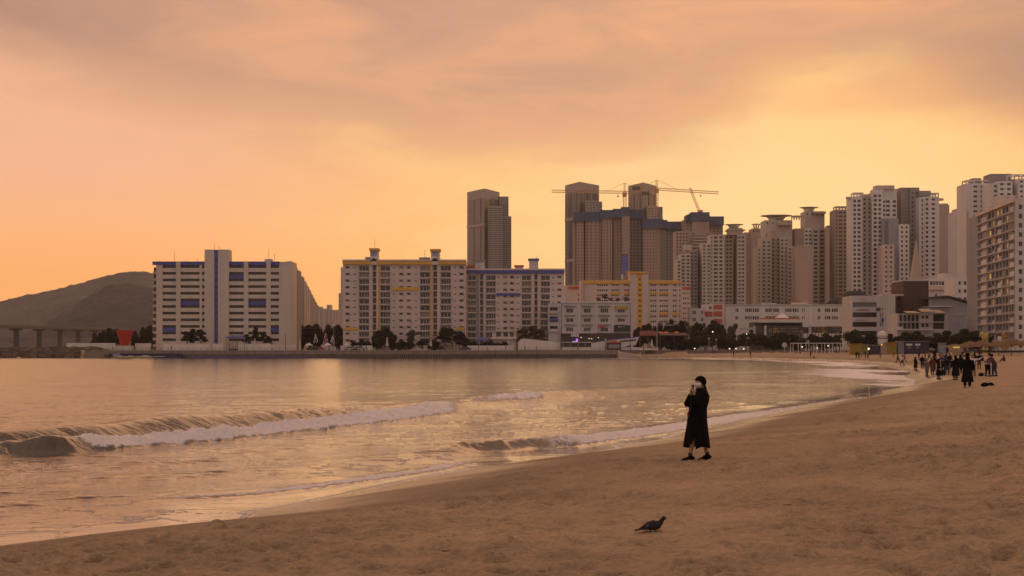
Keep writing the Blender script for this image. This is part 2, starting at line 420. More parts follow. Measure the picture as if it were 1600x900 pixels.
ridges = {
 'back': [(-140, 686, .50, 1.0, 3, 0), (0, 676, .54, .95, 3, 0), (100, 667.5, .58, .95, 3, 0), (200, 657.5, .62, 1.0, 3, 0), (300, 648.5, .66, 1.05, 3, 0), (400, 642.5, .64, 1.1, 3, .1), (480, 638.5, .6, 1.2, 3, .35),
          (560, 634.5, .5, 1.5, 3, .3), (640, 630.5, .45, 1.5, 3, .1), (690, 627, .48, 1.4, 3, .0), (735, 622.5, .48, 1.4, 3, .45), (780, 617, .48, 1.3, 3, .9), (825, 613, .50, 1.1, 3, 1.),
          (838, 612, .5, .9, 3, 0.), (868, 610.5, .48, .9, 3, 0), (905, 608.5, .42, 1., 3, 0), (940, 607.5, .3, 1.3, 3, .08), (1000, 605, .18, 1.6, 3, .08), (1070, 602, .08, 1.8, 3, 0)],
 'front': [(-140, 706, .30, .9, 1.4, 0), (0, 693, .36, .6, 1.6, 0), (50, 687, .44, .5, 1.4, 0), (98, 680.5, .52, .42, 1.2, 0), (112, 680.5, .48, .45, 1.1, .35), (130, 681.5, .42, .55, 1.1, 1), (150, 683, .36, .62, 1., 1), (220, 679, .34, .62, 1., 1), (300, 674, .34, .62, 1., 1),
           (400, 664, .35, .7, 1., 1), (500, 653.5, .36, .8, 1., 1), (600, 642.5, .36, .9, 1.1, 1), (672, 632.5, .40, 1., 1., 1), (684, 634, .20, .8, .8, .5), (690, 636, .02, .8, .8, 0)],
 'small': [(470, 722, .02, .9, 1.4, 0), (560, 713, .07, .8, 1.2, 0), (640, 706, .1, .7, 1.2, 0), (700, 698, .22, .6, 1.2, 0), (722, 691, .29, .42, 1.2, 0), (780, 687.6, .30, .40, 1.1, .12), (830, 685, .29, .40, 1.1, .35), (880, 683, .27, .5, 1, .7), (905, 682, .20, .55, 1, 1),
           (950, 677, .18, .6, 1, 1), (1000, 671, .16, .7, 1, .95), (1050, 663, .13, .9, 1, .85), (1120, 653, .1, 1.1, 1.2, .75), (1190, 643, .07, 1.4, 1.5, .6), (1260, 634, .05, 2, 2, .55), (1340, 620, .03, 2, 2, .4)],
 'swash': [(240, 780, .03, .3, .5, .35), (330, 775, .05, .3, .5, .7), (400, 770, .05, .3, .5, .8), (500, 757, .06, .35, .5, .9), (600, 742, .06, .35, .5, .9), (670, 732, .06, .35, .5, .85), (722, 723, .05, .4, .5, .7), (740, 721, .0, .4, .5, 0)],
 'ripple': [(1150, 640, .03, .8, 1, 0), (1175, 634.5, .12, .7, 1, .3), (1225, 627, .12, .8, 1, .3), (1270, 620, .03, 1, 1, 0)],
 'far': [(1040, 583, .05, 2, 3, 0), (1120, 581, .12, 2, 3, .25), (1250, 579, .12, 2, 3, .3), (1330, 577, .1, 2, 3, .5), (1400, 580, .06, 2, 3, .5)],
 'farther': [(1060, 592, .04, 1.5, 3, 0), (1150, 598, .08, 1.5, 3, .2), (1260, 600, .08, 1.5, 3, .35), (1380, 594, .05, 1.5, 3, .5)],
 'low': [(90, 735, .02, .8, 1.4, 0), (200, 741, .05, .6, 1.2, 0), (420, 731, .06, .6, 1.3, 0), (560, 720, .05, .6, 1.2, 0), (640, 716, .0, .6, 1, 0)],
}
def water_fields(X, Y, S):
    Z = np.zeros(X.shape); foam = np.zeros(X.shape)
    deep = smooth(-.2, -5, S)
    amp = deep*np.clip(1.-Y/900, .1, 1)
    ang = .42; c, s_ = math.cos(ang), math.sin(ang)
    A_ = X*c+Y*s_; B_ = -X*s_+Y*c                     # along / across the crests
    Z += amp*((fbm(A_*.14, B_*.5, 3, 21)-.5)*.15+(fbm(A_*.5+3, B_*1.7, 3, 31)-.5)*(.085+.05*np.clip(1.5-Y/60, 0, 1)))
    Z += amp*np.clip(90/np.maximum(Y, 1), 0, 1)*(fbm(A_*1.5, B_*4.2, 3, 51)-.5)*.052
    wob = (fbm(X*.35, Y*.35, 3, 61)-.5)
    lump = fbm(X*1.6, Y*2.2, 4, 71); fine = fbm(X*5, Y*5, 3, 81)
    for nm, pts in ridges.items():
        n, A, wf, wb, fo, over, al = ridge(X, Y, pts)
        n = n+wob*(.22 if nm == 'back' else .30)
        fade = np.exp(-(over/1.5)**2)
        A = A*(1+.25*(fbm(al*.35, al*0+3, 2, 91)-.5))
        prof = np.where(n > 0, np.exp(-(n/wf)**2), np.exp(-(n/wb)**2))
        h = A*fade*prof
        if nm in ('front', 'small'): h += (fbm(al*3+n*2, n*.8, 3, 19)-.5)*.34*A*np.exp(-((n-wf*.4)/(wf*1.2))**2)*fade*(1-np.clip(fo, 0, 1))
        if nm == 'back':                                # ribs running down the glassy face
            rib = (fbm(al*2.1+n*1.2, n*.3, 2, 15)-.5)
            h += rib*.025*A/.5*np.exp(-((n-wf*.6)/wf)**2)*(n > -.3)*fade*(1-np.clip(fo, 0, 1))
            f = fo*fade*np.exp(-((n-.15-wf*.25)/(wf*.55))**2)
        elif nm in ('swash', 'ripple', 'far', 'farther'):
            f = fo*fade*np.exp(-((n+.05)/(wf*1.0))**2)
        else:
            f = fo*fade*np.where(n > 0, np.exp(-(n/(wf*1.35))**4), np.exp(-(n/(wb*.40))**2))
        h += f*(A*((lump-.5)*.8+(fine-.5)*.6)+(fine-.5)*.05)
        Z = np.maximum(Z, Z*.3+h) if nm in ('back', 'front') else Z+h
        foam = np.maximum(foam, f)
    # lace of spent foam in the shallows and a thin white edge to every lobe of swash
    lace = np.clip(1-np.abs(fbm(X*.9, Y*.9, 4, 33)-.5)*9, 0, 1)*smooth(.42, .6, fbm(X*.2, Y*.2, 2, 35))
    foam = np.maximum(foam, .62*lace*np.exp(-((S+2.2)/2.6)**2))
    ex = .07+.0016*Y
    foam = np.maximum(foam, (.85-.5*smooth(60, 110, Y))*np.exp(-((S+ex*1.2)/ex)**2)*(.55+.45*smooth(.3, .6, fbm(X*.3, Y*.3, 2, 37))))
    farf = smooth(60, 120, Y)*(X > 0)
    foam = np.maximum(foam, farf*.66*smooth(.30, .50, fbm(X*.12, Y*.05, 4, 39))*np.exp(-((S+5)/13)**2))
    calm = np.exp(-((S+1.0)/2.4)**2)
    # lift the swash film onto the sand so it lies as a skin over the slope
    return Z, foam, calm
def water_material():
    m = bpy.data.materials.new('sea_water'); m.use_nodes = True; t = m.node_tree; L = t.links.new
    b = t.nodes['Principled BSDF']; g = t.nodes.new('ShaderNodeNewGeometry')
    def attr(n):
        a = t.nodes.new('ShaderNodeAttribute'); a.attribute_name = n; return a.outputs['Fac']
    def nz(scale, det, rough=.5, sc=(1, 1, 1), rot=0.):
        mp = t.nodes.new('ShaderNodeMapping'); mp.inputs['Scale'].default_value = sc; mp.inputs['Rotation'].default_value = (0, 0, rot)
        L(g.outputs['Position'], mp.inputs[0])
        n = t.nodes.new('ShaderNodeTexNoise'); n.inputs['Scale'].default_value = scale; n.inputs['Detail'].default_value = det; n.inputs['Roughness'].default_value = rough
        L(mp.outputs[0], n.inputs['Vector']); return n.outputs[0]
    def mr(x, a, b_, c, d):
        n = t.nodes.new('ShaderNodeMapRange'); L(x, n.inputs[0])
        for i, v_ in enumerate((a, b_, c, d)): n.inputs[i+1].default_value = v_
        return n.outputs[0]
    def ma(op, a, b_):
        n = t.nodes.new('ShaderNodeMath'); n.operation = op
        for i, v_ in enumerate((a, b_)):
            if isinstance(v_, (int, float)): n.inputs[i].default_value = v_
            else: L(v_, n.inputs[i])
        return n.outputs[0]
    foam = attr('foam'); calm = attr('calm')
    fn = nz(6., 6, .7)
    ff = mr(ma('ADD', foam, ma('MULTIPLY', ma('SUBTRACT', fn, .5), 1.1)), .38, .62, 0, 1)
    ff = ma('MULTIPLY', ff, mr(foam, .05, .2, 0, 1))
    mx = t.nodes.new('ShaderNodeMix'); mx.data_type = 'RGBA'; L(ff, mx.inputs[0])
    shal = t.nodes.new('ShaderNodeMix'); shal.data_type = 'RGBA'; L(calm, shal.inputs[0])
    shal.inputs[6].default_value = (.060, .046, .034, 1); shal.inputs[7].default_value = (.22, .155, .10, 1)
    L(shal.outputs[2], mx.inputs[6]); mx.inputs[7].default_value = (.80, .73, .72, 1)
    L(mx.outputs[2], b.inputs['Base Color'])
    off_ = attr('offshore'); rw = mr(off_, 0, 1, .045, .17); L(ma('ADD', rw, ma('MULTIPLY', ff, .6)), b.inputs['Roughness']); b.inputs['IOR'].default_value = 1.42
    r1 = nz(1.5, 3, .55, (.45, 1.6, 1), -.42); r2 = nz(6., 3, .6, (.4, 1.7, 1), -.42); r3 = nz(9., 5, .7)
    hgt = ma('ADD', ma('MULTIPLY', r1, .055), ma('MULTIPLY', r2, .020))
    hgt = ma('MULTIPLY', ma('MULTIPLY', hgt, mr(off_, 0, 1, 1.1, .5)), mr(calm, 0, 1, 1, .12))
    hgt = ma('ADD', hgt, ma('MULTIPLY', ma('MULTIPLY', r3, ff), .12))
    bp = t.nodes.new('ShaderNodeBump'); bp.inputs['Distance'].default_value = 1.; bp.inputs['Strength'].default_value = 1.
    L(hgt, bp.inputs['Height']); L(bp.outputs[0], b.inputs['Normal'])
    return m
wr = np.concatenate([[-2.5, 0, 3, 6, 9], 1/np.linspace(1/12., 1/18., 40)[:-1], 1/np.linspace(1/18., 1/120., 900)[:-1], 1/np.linspace(1/120., 1/WALLD, 150), np.geomspace(WALLD+20, 5000, 40)])
WX, WY = fan(wr, 900)
WS = shore_s(WX, WY)
WZ, foam, calm = water_fields(WX, WY, WS)
sheet('sea_water', WX, WY, WZ, (WS < 4.) | (WY > 4900), water_material(), {'foam': foam, 'calm': calm, 'offshore': smooth(-4, -45, WS)}, kind='structure')

# ================================================================== BUILDINGS
BZ = 2.9                                       # level of the town ground
cream = mat('cream_paint', (.54, .46, .37), .85, .10, .25, streak=True)
cream2 = mat('pale_pink_paint', (.55, .45, .39), .85, .10, .25, streak=True)
white = mat('white_paint', (.60, .55, .50), .85, .10, .3, streak=True)
greyw = mat('grey_white_paint', (.47, .43, .40), .85, .12, .3, streak=True)
greyp = mat('grey_paint', (.26, .25, .26), .85, .12, .3, streak=True)
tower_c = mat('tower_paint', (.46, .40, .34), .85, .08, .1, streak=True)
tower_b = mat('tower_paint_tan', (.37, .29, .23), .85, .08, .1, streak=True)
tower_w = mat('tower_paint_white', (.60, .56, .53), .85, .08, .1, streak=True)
tower_d = mat('tower_grey_and_shade', (.27, .245, .225), .85, .08, .1, streak=True)  # grey walls, and shade of gaps and turned sides put into the colour
blue = mat('blue_paint', (.075, .085, .27), .8, .1, .5)
yellow = mat('yellow_paint', (.62, .34, .05), .8, .1, .5)
red = mat('red_paint', (.42, .10, .06), .8, .1, .5)
brick = mat('brown_brick', (.10, .055, .045), .9, .2, 1.5)
concrete = mat('concrete', (.25, .20, .16), .9, .2, .5, streak=True)
dkconc = mat('dark_concrete', (.11, .085, .07), .9, .25, .6)
netblue = mat('blue_safety_net', (.065, .09, .15), .9, .25, .25)
bareconc = mat('bare_concrete', (.33, .245, .19), .9, .15, .12, streak=True)
metal = mat('dark_metal', (.08, .075, .07), .5, 0)
whitemetal = mat('white_metal', (.6, .57, .53), .5, .05)
orangemetal = mat('crane_paint', (.50, .25, .10), .6, .1)
gl_a = mat('window_glass_dark', (.03, .024, .022), .12, 0, spec=.45)
gl_b = mat('window_glass_brown', (.065, .047, .036), .2, 0, spec=.5)
gl_c = mat('window_curtained', (.19, .15, .12), .35, 0, spec=.5)
gl_t = mat('tower_glass', (.06, .045, .038), .3, 0, spec=.4)
gl_lit = mat('window_lit', (.6, .35, .1), .5, .0, emit=lin(255, 190, 95), estr=.55)
gl_grey = mat('curtain_wall_glass', (.13, .135, .15), .25, .15, .08, spec=.5, streak=True)
crown = mat('tower_crown_panel', (.30, .26, .24), .6, .08, .1)
darkband = mat('dark_and_recess_shade', (.06, .045, .04), .8, .1)  # near-black: recess shade put into the colour; also dark boards and trim

unit = MB(); unit.box(-.5, .5, -.5, .5, -.5, .5)
UNIT = {}
def unit_mesh(m):
    if m.name not in UNIT:
        o = unit.build('pane', m); UNIT[m.name] = o.data; bpy.data.objects.remove(o)
    return UNIT[m.name]

class Bld:
    def __init__(s, name, px, d, label, cat, group=None, wall=cream, seed=0, panes=(gl_a, gl_b, gl_b), frames=False):
        s.loc = Vector((PX(px, d), d, BZ)); s.d = d
        s.root = empty(name, s.loc, label, cat, group)
        s.wm = wall; s.mbs = {}; s.pbs = []; s.over = {}; s.wins = []; s.rng = random.Random(seed+int(px)); s.panes = panes; s.frames = frames
    def mb(s, name, m):
        k = (name, m.name)
        if k not in s.mbs: s.mbs[k] = (MB(s.loc), m, name)
        return s.mbs[k][0]
    def face(s, P0, P1, z0, z1, cols, rows, recess=.25, wall=None, pane=None, wname='wall', win='window', skip=None):
        """wall P0->P1 (left to right seen from outside) with real openings; cols are metres along the wall"""
        mb = s.mb(wname, wall or s.wm)
        u = Vector((P1[0]-P0[0], P1[1]-P0[1], 0)); L = u.length; u.normalize(); n = Vector((u.y, -u.x, 0))
        O = Vector((P0[0], P0[1], 0))
        def pt(a, z, r=0): return O+u*a-n*r+Vector((0, 0, z))
        cols = [c for c in cols if c[1] > c[0] and c[0] >= 0 and c[1] <= L+1e-6]; rows = [r for r in rows if r[0] >= z0 and r[1] <= z1]
        if not cols or not rows:
            mb.quad(pt(0, z0), pt(L, z0), pt(L, z1), pt(0, z1)); return
        rows = sorted(rows); cols = sorted(cols)
        zc = z0
        for (a, b) in rows:
            if a > zc: mb.quad(pt(0, zc), pt(L, zc), pt(L, a), pt(0, a))
            xc = 0
            for (c0, c1) in cols:
                if c0 > xc: mb.quad(pt(xc, a), pt(c0, a), pt(c0, b), pt(xc, b))
                if skip and skip(c0, a): mb.quad(pt(c0, a), pt(c1, a), pt(c1, b), pt(c0, b))
                else:
                    r = recess
                    mb.quad(pt(c0, a), pt(c1, a), pt(c1, a, r), pt(c0, a, r)); mb.quad(pt(c0, b, r), pt(c1, b, r), pt(c1, b), pt(c0, b))
                    mb.quad(pt(c0, a), pt(c0, a, r), pt(c0, b, r), pt(c0, b)); mb.quad(pt(c1, a, r), pt(c1, a), pt(c1, b), pt(c1, b, r))
                    m = pane(c0, a) if callable(pane) else (pane or s.rng.choice(s.panes))
                    s.wins.append((pt((c0+c1)/2, (a+b)/2, r+.02), u.copy(), c1-c0, b-a, m, win))
                xc = c1
            if xc < L: mb.quad(pt(xc, a), pt(L, a), pt(L, b), pt(xc, b))
            zc = b
        if zc < z1: mb.quad(pt(0, zc), pt(L, zc), pt(L, z1), pt(0, z1))
    def flush(s):
        for mb, m, nm in s.mbs.values():
            if mb.v: mb.build(nm, m, s.root)
        s.mbs = {}
    def fpx(s, px0, px1, py0, py1, cols, rows, d=None, dz=0., **k):
        """frontal wall between two pixel columns at distance d; cols/rows in pixels of the photograph"""
        d = d or s.d; sc = d/F
        s.face((PX(px0, d), d+dz), (PX(px1, d), d+dz), max(PZ(py1, d), BZ) if py1 else BZ, PZ(py0, d),
               [((a-px0)*sc, (b-px0)*sc) for a, b in cols], [(PZ(b, d), PZ(a, d)) for a, b in rows], **k)
    def body(s, pts, z0, z1, name='wall', m=None, faces=True):
        """sides, back and roof of a footprint; its first edge (the front) is left to face()"""
        mb = s.mb(name, m or s.wm); n = len(pts)
        for i in range(1, n):
            a, b = pts[i], pts[(i+1) % n]
            mb.quad((a[0], a[1], z0), (b[0], b[1], z0), (b[0], b[1], z1), (a[0], a[1], z1))
        mb.add([(x, y, z1-.01) for x, y in pts], [tuple(range(n))])
    def slab(s, px0, px1, ytop, depth, cols=None, nc=0, wf=.5, pitch=6., hf=.5, ystart=3., yend=480, d=None, wall=None, pane=None, recess=.3, wname='wall', sides=True):
        d = d or s.d; m = wall or s.wm
        if cols is None and nc:
            p = (px1-px0)/nc; cols = [(px0+p*(i+.5-wf/2), px0+p*(i+.5+wf/2)) for i in range(nc)]
        rows = []; y = ytop+ystart
        while cols and y+pitch*hf < yend: rows.append((y, y+pitch*hf)); y += pitch
        s.fpx(px0, px1, ytop, None, cols or [], rows, d=d, wall=m, pane=pane, recess=recess, wname=wname)
        x0, x1 = PX(px0, d), PX(px1, d)
        s.body([(x0, d), (x1, d), (x1, d+depth), (x0, d+depth)], BZ, PZ(ytop, d), wname, m)
    def side(s, px, ytop, depth, right, nc, pitch, hf=.5, ystart=3, yend=480, d=None, wall=None, wf=.5, pane=None):
        """windows on the side wall that runs away from the viewer"""
        d = d or s.d; x = PX(px, d); p = depth/max(nc, 1)
        rows = []; y = ytop+ystart
        while nc and y+pitch*hf < yend: rows.append((PZ(y+pitch*hf, d), PZ(y, d))); y += pitch
        e = .02 if right else -.02
        P0, P1 = ((x+e, d), (x+e, d+depth)) if right else ((x+e, d+depth), (x+e, d))
        s.face(P0, P1, BZ, PZ(ytop, d), [(p*(i+.5-wf/2), p*(i+.5+wf/2)) for i in range(nc)], rows, wall=wall, pane=pane)
    def pbox(s, name, m, px0, px1, py0, py1, depth=.4, d=None, off=0.):
        """a box whose front face covers those pixels; off > 0 stands proud of the wall at d"""
        d = d or s.d; s.pbs.append((name, m, (PX(px0, d), PX(px1, d), d-off, d-off+depth, PZ(py1, d), PZ(py0, d))))
    def opx(s, name, m, px0, px1, py0, py1, depth=.4, d=None, off=0.):
        """like pbox but linked as an object of its own (a countable part)"""
        d = d or s.d; b = MB(s.loc); b.box(PX(px0, d), PX(px1, d), d-off, d-off+depth, PZ(py1, d), PZ(py0, d)); return b.build(name, m, s.root)
    def canopy(s, px0, px1, py, pylow, d=None, nst=5, slant=0):
        """flat roof canopy standing on short posts"""
        d = d or s.d; b = MB(s.loc); x0, x1 = PX(px0, d), PX(px1, d); z = PZ(py, d); zl = PZ(pylow, d)
        n = 16; cx = (x0+x1)/2; rx = (x1-x0)/2; ry = min(rx*.8, 9); cy = d+4+ry*.3
        b.prism([(cx+rx*math.cos(2*math.pi*k/n), cy+ry*math.sin(2*math.pi*k/n)) for k in range(n)], z-.35, z)
        for k in range(nst):
            xx = x0+(x1-x0)*(.2+.6*k/max(nst-1, 1))
            b.tube([(cx+(xx-cx)*.55, cy-1.5, zl), (xx, cy-1.5, z-.3)], .28, 5); b.tube([(cx+(xx-cx)*.55, cy+1.5, zl), (xx, cy+1.5, z-.3)], .28, 5)
        return b.build('roof_canopy', s.wm, s.root)
    def frame(s, px0, px1, py, pylow, d=None, n=4, m=None):
        """open concrete frame along the roof edge"""
        d = d or s.d; b = MB(s.loc); x0, x1 = PX(px0, d), PX(px1, d); z = PZ(py, d); zl = PZ(pylow, d)
        for yy in (d+.3, d+7):
            b.box(x0, x1, yy, yy+.6, z-.6, z)
            for k in range(n):
                xx = x0+(x1-x0-.6)*k/(n-1); b.box(xx, xx+.6, yy+.02, yy+.58, zl, z-.6)
        for k in range(n):
            xx = x0+(x1-x0-.5)*k/(n-1); b.box(xx, xx+.5, d+.9, d+7, z-.55, z-.05)
        return b.build('roof_frame', m or s.wm, s.root)
    def done(s):
        s.flush()
        s.pbs.sort(key=lambda t: -(t[2][1]-t[2][0])*(t[2][5]-t[2][4])); cnt = {}
        for name, m, bx in s.pbs:
            cnt[name] = cnt.get(name, 0)+1
            b = MB(s.loc); b.box(*bx)
            if cnt[name] <= 100: b.build(name, m, s.root)
            else: s.over.setdefault((name, m.name), (MB(s.loc), m))[0].add([Vector(p)+s.loc for p in b.v], b.f)
        for (name, _), (b, m) in s.over.items(): b.build(name, m, s.root, kind='stuff')
        ws = sorted(s.wins, key=lambda t: -(t[2]*t[3]))
        for P, u, a, h, m, nm in ws[:100]:
            o = bpy.data.objects.new(nm, unit_mesh(m)); col.objects.link(o); o.parent = s.root
            o.location = P-s.loc; o.rotation_euler = (0, 0, math.atan2(u.y, u.x)); o.scale = (a, .04, h)
            if s.frames and a > 1.9:
                f = bpy.data.objects.new('window_frame', FRAME[s.rng.randrange(3)]); col.objects.link(f); f.parent = o
        rest = {}
        for P, u, a, h, m, nm in ws[100:]:
            b = rest.setdefault(m.name, (MB(s.loc), m))[0]; n = Vector((u.y, -u.x, 0))*.02
            A = P-u*a/2-Vector((0, 0, h/2)); b.quad(A+n, A+u*a+n, A+u*a+Vector((0, 0, h))+n, A+Vector((0, 0, h))+n)
        if rest:                                    # ONE part for all the smaller windows
            al = MB(s.loc); mats = []; mi = []
            for b, m in rest.values():
                k = len(mats); mats.append(m); nf = len(b.f); nv = len(al.v)
                al.v += b.v; al.f += [tuple(i+nv for i in f) for f in b.f]; mi += [k]*nf
            o = al.build('window', None, s.root, kind='stuff')
            for m in mats: o.data.materials.append(m)
            o.data.polygons.foreach_set('material_index', mi)
        return s.root
FRAME = []
for cuts in ((.0,), (-.17, .17), (-.22, .05, .28)):
    b = MB(); t = .035
    b.box(-.5, .5, -1.6, -.6, -.5, -.45); b.box(-.5, .5, -1.6, -.6, .45, .5); b.box(-.5, -.5+t, -1.58, -.62, -.45, .45); b.box(.5-t, .5, -1.58, -.62, -.45, .45)
    for c in cuts: b.box(c-t/2, c+t/2, -1.58, -.62, -.45, .45)
    o = b.build('window_frame', whitemetal); FRAME.append(o.data); bpy.data.objects.remove(o)

def aerial(B, px, py0, py1, d=None):
    d = d or B.d; b = MB(B.loc); b.tube([(PX(px, d), d+3, PZ(py0, d)), (PX(px, d), d+3, PZ(py1, d))], .07, 4); b.build('aerial', metal, B.root)

# ---- 1. long slab with blue trim on the left
D1 = 560
B = Bld('apartment_building', 347, D1, 'long cream apartment slab with blue parapet, blue panels and a tall stair tower striped blue', 'apartment building', wall=cream, panes=(gl_b, gl_a, gl_b))
s1 = D1/F; rowtop = [414.5+10.38*i for i in range(12)]
bays = [(254, 275), (282, 312), (315.5, 320), (358, 381), (388, 416), (423, 436)]
# set-back gallery wall carrying the windows, parapets and piers standing in front of it
def pm(a, b): return (a, b)
for a, b in bays:
    rows1 = [(y+.3, y+4.0) for y in rowtop]
    B.fpx(a, b, 408.5, None, [(a+.4, b-.4)], rows1, dz=1.3, wall=darkband, wname='gallery_wall', recess=.1); B.flush()  # gallery wall near-black: shade of the corridor put into its colour
    for i, y in enumerate(rowtop):
        B.pbox('parapet', cream, a, b, y+4.3, y+10.38 if i < 11 else 545, 1.2)
    B.pbox('roof_parapet', blue, a, b, 408.5, 414.2, 1.25, off=.06)
for a, b in ((244, 254), (275, 282), (312, 315.5), (381, 388), (416, 423), (436, 456)):
    B.pbox('pier', cream, a, b, 408.4 if a > 436 or a in (275, 381, 416) else 414, 547, 1.6, off=.15)
B.pbox('roof_parapet', blue, 238.5, 254, 408.5, 413.8, 1.9, off=.35); B.pbox('roof_parapet', blue, 312, 320, 408.5, 413.8, 1.6, off=.16)
for (a, b, i) in ((282, 312, 5), (358, 381, 1), (388, 416, 5), (254, 275, 9), (423, 436, 9)):
    B.opx('blue_panel', blue, a, b, rowtop[i]+4.1, rowtop[i]+10.5, .1, off=.11)
B.mb('wall', cream).box(PX(243, D1), PX(456, D1), D1+1.65, D1+13, BZ, PZ(408.6, D1))
for i in range(12):                                   # balconies at the left end
    y = 420+10.38*i; B.opx('balcony', cream2, 238.8, 243, y+4, y+8, 1.6, d=D1+4); B.pbox('recess_shade_box', darkband, 240.3, 243, y-2.2, y+4, 1.2, d=D1+4.2)  # dark box above each balcony stands in for the shade there
B.pbox('stair_tower', cream, 320, 335, 390, 547, 6, off=.5); B.pbox('stair_tower', cream, 341, 358, 390, 547, 6, off=.5); B.pbox('stair_tower', blue, 335, 341, 390.4, 547, 5.5, off=.3)
for i in range(13): B.opx('stair_window', gl_a, 336.6, 339.6, 405+10.38*i, 408+10.38*i, .1, off=.34)
B.pbox('roof_house', greyw, 413.5, 424, 404.6, 408.6, 4, d=D1+3); B.pbox('end_wall_band', cream2, 448, 456, 408.2, 409.4, 1, off=.2)
for p, q in ((333, 381), (340, 384), (270, 394), (288, 404), (306, 404), (418, 388), (427, 396)): aerial(B, p, q, 409)
B.done()

# ---- 2. yellow-trimmed block with lettered roof towers
D2 = 560
B = Bld('apartment_building', 632, D2, 'cream apartment block with yellow roof band and two lettered yellow-capped roof towers', 'apartment building', wall=cream2, panes=(gl_a, gl_b, gl_b, gl_a, gl_c), frames=True)
def block(B, D, x0, x1, ytop, y0, pitch, n, bal, stair, winc, vent, trim, band, edges):
    segs = [(a, b, 'b') for a, b in bal]+[(a, b, 's') for a, b in stair]
    segs.sort(); cur = x0; ys = [y0+pitch*i for i in range(n)]
    def plain(a, b):
        ws = [w_ for w_ in winc if w_[0] >= a and w_[1] <= b]; vs_ = [w_ for w_ in vent if w_[0] >= a and w_[1] <= b]
        # one wall, windows and vents in separate strips
        cuts = sorted([(w_, 'w') for w_ in ws]+[(w_, 'v') for w_ in vs_]); c = a
        for k, (w_, kd) in enumerate(cuts):
            e = b if k == len(cuts)-1 else (w_[1]+cuts[k+1][0][0])/2
            hh = [(y+1.2, y+4.6) for y in ys] if kd == 'w' else [(y+2.6, y+4.2) for y in ys]
            B.fpx(c, e, ytop, None, [w_], hh, recess=.2)
            if kd == 'w':
                for y in ys: B.pbox('window_hood', trim, w_[0]-.8, w_[1]+.8, y+.5, y+.9, .25, off=.25)
            c = e
        if not cuts: B.fpx(a, b, ytop, None, [], [])
    for a, b, k in segs:
        if a > cur: plain(cur, a)
        if k == 'b':
            B.fpx(a, b, ytop, None, [(a+.3, b-.3)], [(y+.4, y+pitch-2.2) for y in ys], recess=.5)
            for y in ys:
                B.opx('balcony', trim, a-.3, b+.3, y+pitch-2.2, y+pitch-.6, .9, off=.7)
        else:
            B.fpx(a, b, ytop, None, [(a+.2, b-.2)], [(y-1.5, y+pitch-3) for y in ys], recess=1.2, pane=gl_b)
        cur = b
    if cur < x1: plain(cur, x1)
    X0, X1 = PX(x0, D), PX(x1, D)
    B.body([(X0, D), (X1, D), (X1, D+12), (X0, D+12)], BZ, PZ(ytop, D))
    for w_ in winc:
        for y in ys:
            if B.rng.random() < .28: B.opx('air_conditioner', greyw if B.rng.random() < .5 else greyp, w_[1]+.3, w_[1]+1.6, y+3.2, y+4.8, .45, off=.5)
    B.pbox('roof_band', band, x0-.5, x1+.3, ytop+2.2, ytop+7.4, .6, off=.75); B.pbox('roof_parapet', trim, x0-.6, x1+.4, ytop-.3, ytop+2.2, 1, off=.9)
    for e in edges: B.pbox('pier', e[2], e[0], e[1], ytop+7.4, 546, .5, off=.45)
block(B, D2, 536, 728, 406, 415, 10.35, 12, [(560.5, 577), (594, 610), (656, 672), (688.5, 705)], [(582.5, 588), (677, 683)],
      [(540, 546), (624, 629.5), (636, 641.5), (718, 724)], [(552, 556), (614, 617), (648, 651.5), (709, 713)], cream2, yellow,
      [(577.3, 581.5, cream2), (589, 591, cream2), (591.2, 593.4, yellow), (673, 675.6, yellow), (684, 687.6, cream2)])
for a, b, y0_, y1_ in ((612, 654, 449, 453.6), (538, 559.5, 511.5, 515.6), (711, 726, 511.5, 515.4), (575, 584, 525, 530)): B.opx('yellow_panel', yellow, a, b, y0_, y1_, .4, off=.35)
for x0_, x1_, yt in ((578.2, 590.6, 388), (673.2, 686.6, 389.2)):
    B.pbox('sign_tower', white, x0_, x1_, yt+3, 404, 5); B.pbox('sign_tower', cream2, x0_+1.4, x1_-1.4, 404, 414, 4, off=.9); B.pbox('tower_window', gl_a, x0_+4, x1_-4, 403.6, 405.8, .3, off=1.0)
    B.pbox('tower_cap', yellow, x0_-1.2, x1_+1.6, yt, yt+3.6, 6.4, off=.8)
def strokes(B, segs, x0, y0, sz, d, off, m):
    b = MB(B.loc)
    for i, (ax, ay, bx_, by_, t_) in enumerate(segs):
        A = Vector((PX(x0+ax*sz, d), d-off-.001*i, PZ(y0+ay*sz, d))); C_ = Vector((PX(x0+bx_*sz, d), d-off-.001*i, PZ(y0+by_*sz, d)))
        dr = (C_-A).normalized(); nn = Vector((-dr.z, 0, dr.x))*t_*sz*d/F/2; q = Vector((0, .15, 0))
        V = [A-nn, C_-nn, C_+nn, A+nn]; b.add(V+[p+q for p in V], [(0, 1, 2, 3), (7, 6, 5, 4), (0, 4, 5, 1), (1, 5, 6, 2), (2, 6, 7, 3), (3, 7, 4, 0)])
    b.build('lettering', m, B.root)
blet = mat('blue_letter', (.06, .07, .25), .7, 0)
strokes(B, [(0, 0, 0, 1, .14), (.48, 0, .48, 1, .14), (0, .45, .48, .45, .12), (0, .94, .48, .94, .12), (.9, -.06, .9, 1.06, .14)], 580.8, 392.2, 7.4, D2, .12, blet)
strokes(B, [(.22, -.04, .36, .06, .12), (0, .2, .62, .2, .12), (.31, .22, .02, .9, .12), (.33, .45, .62, .9, .12), (.92, -.06, .92, 1.06, .14)], 676, 393.4, 7.4, D2, .12, blet)
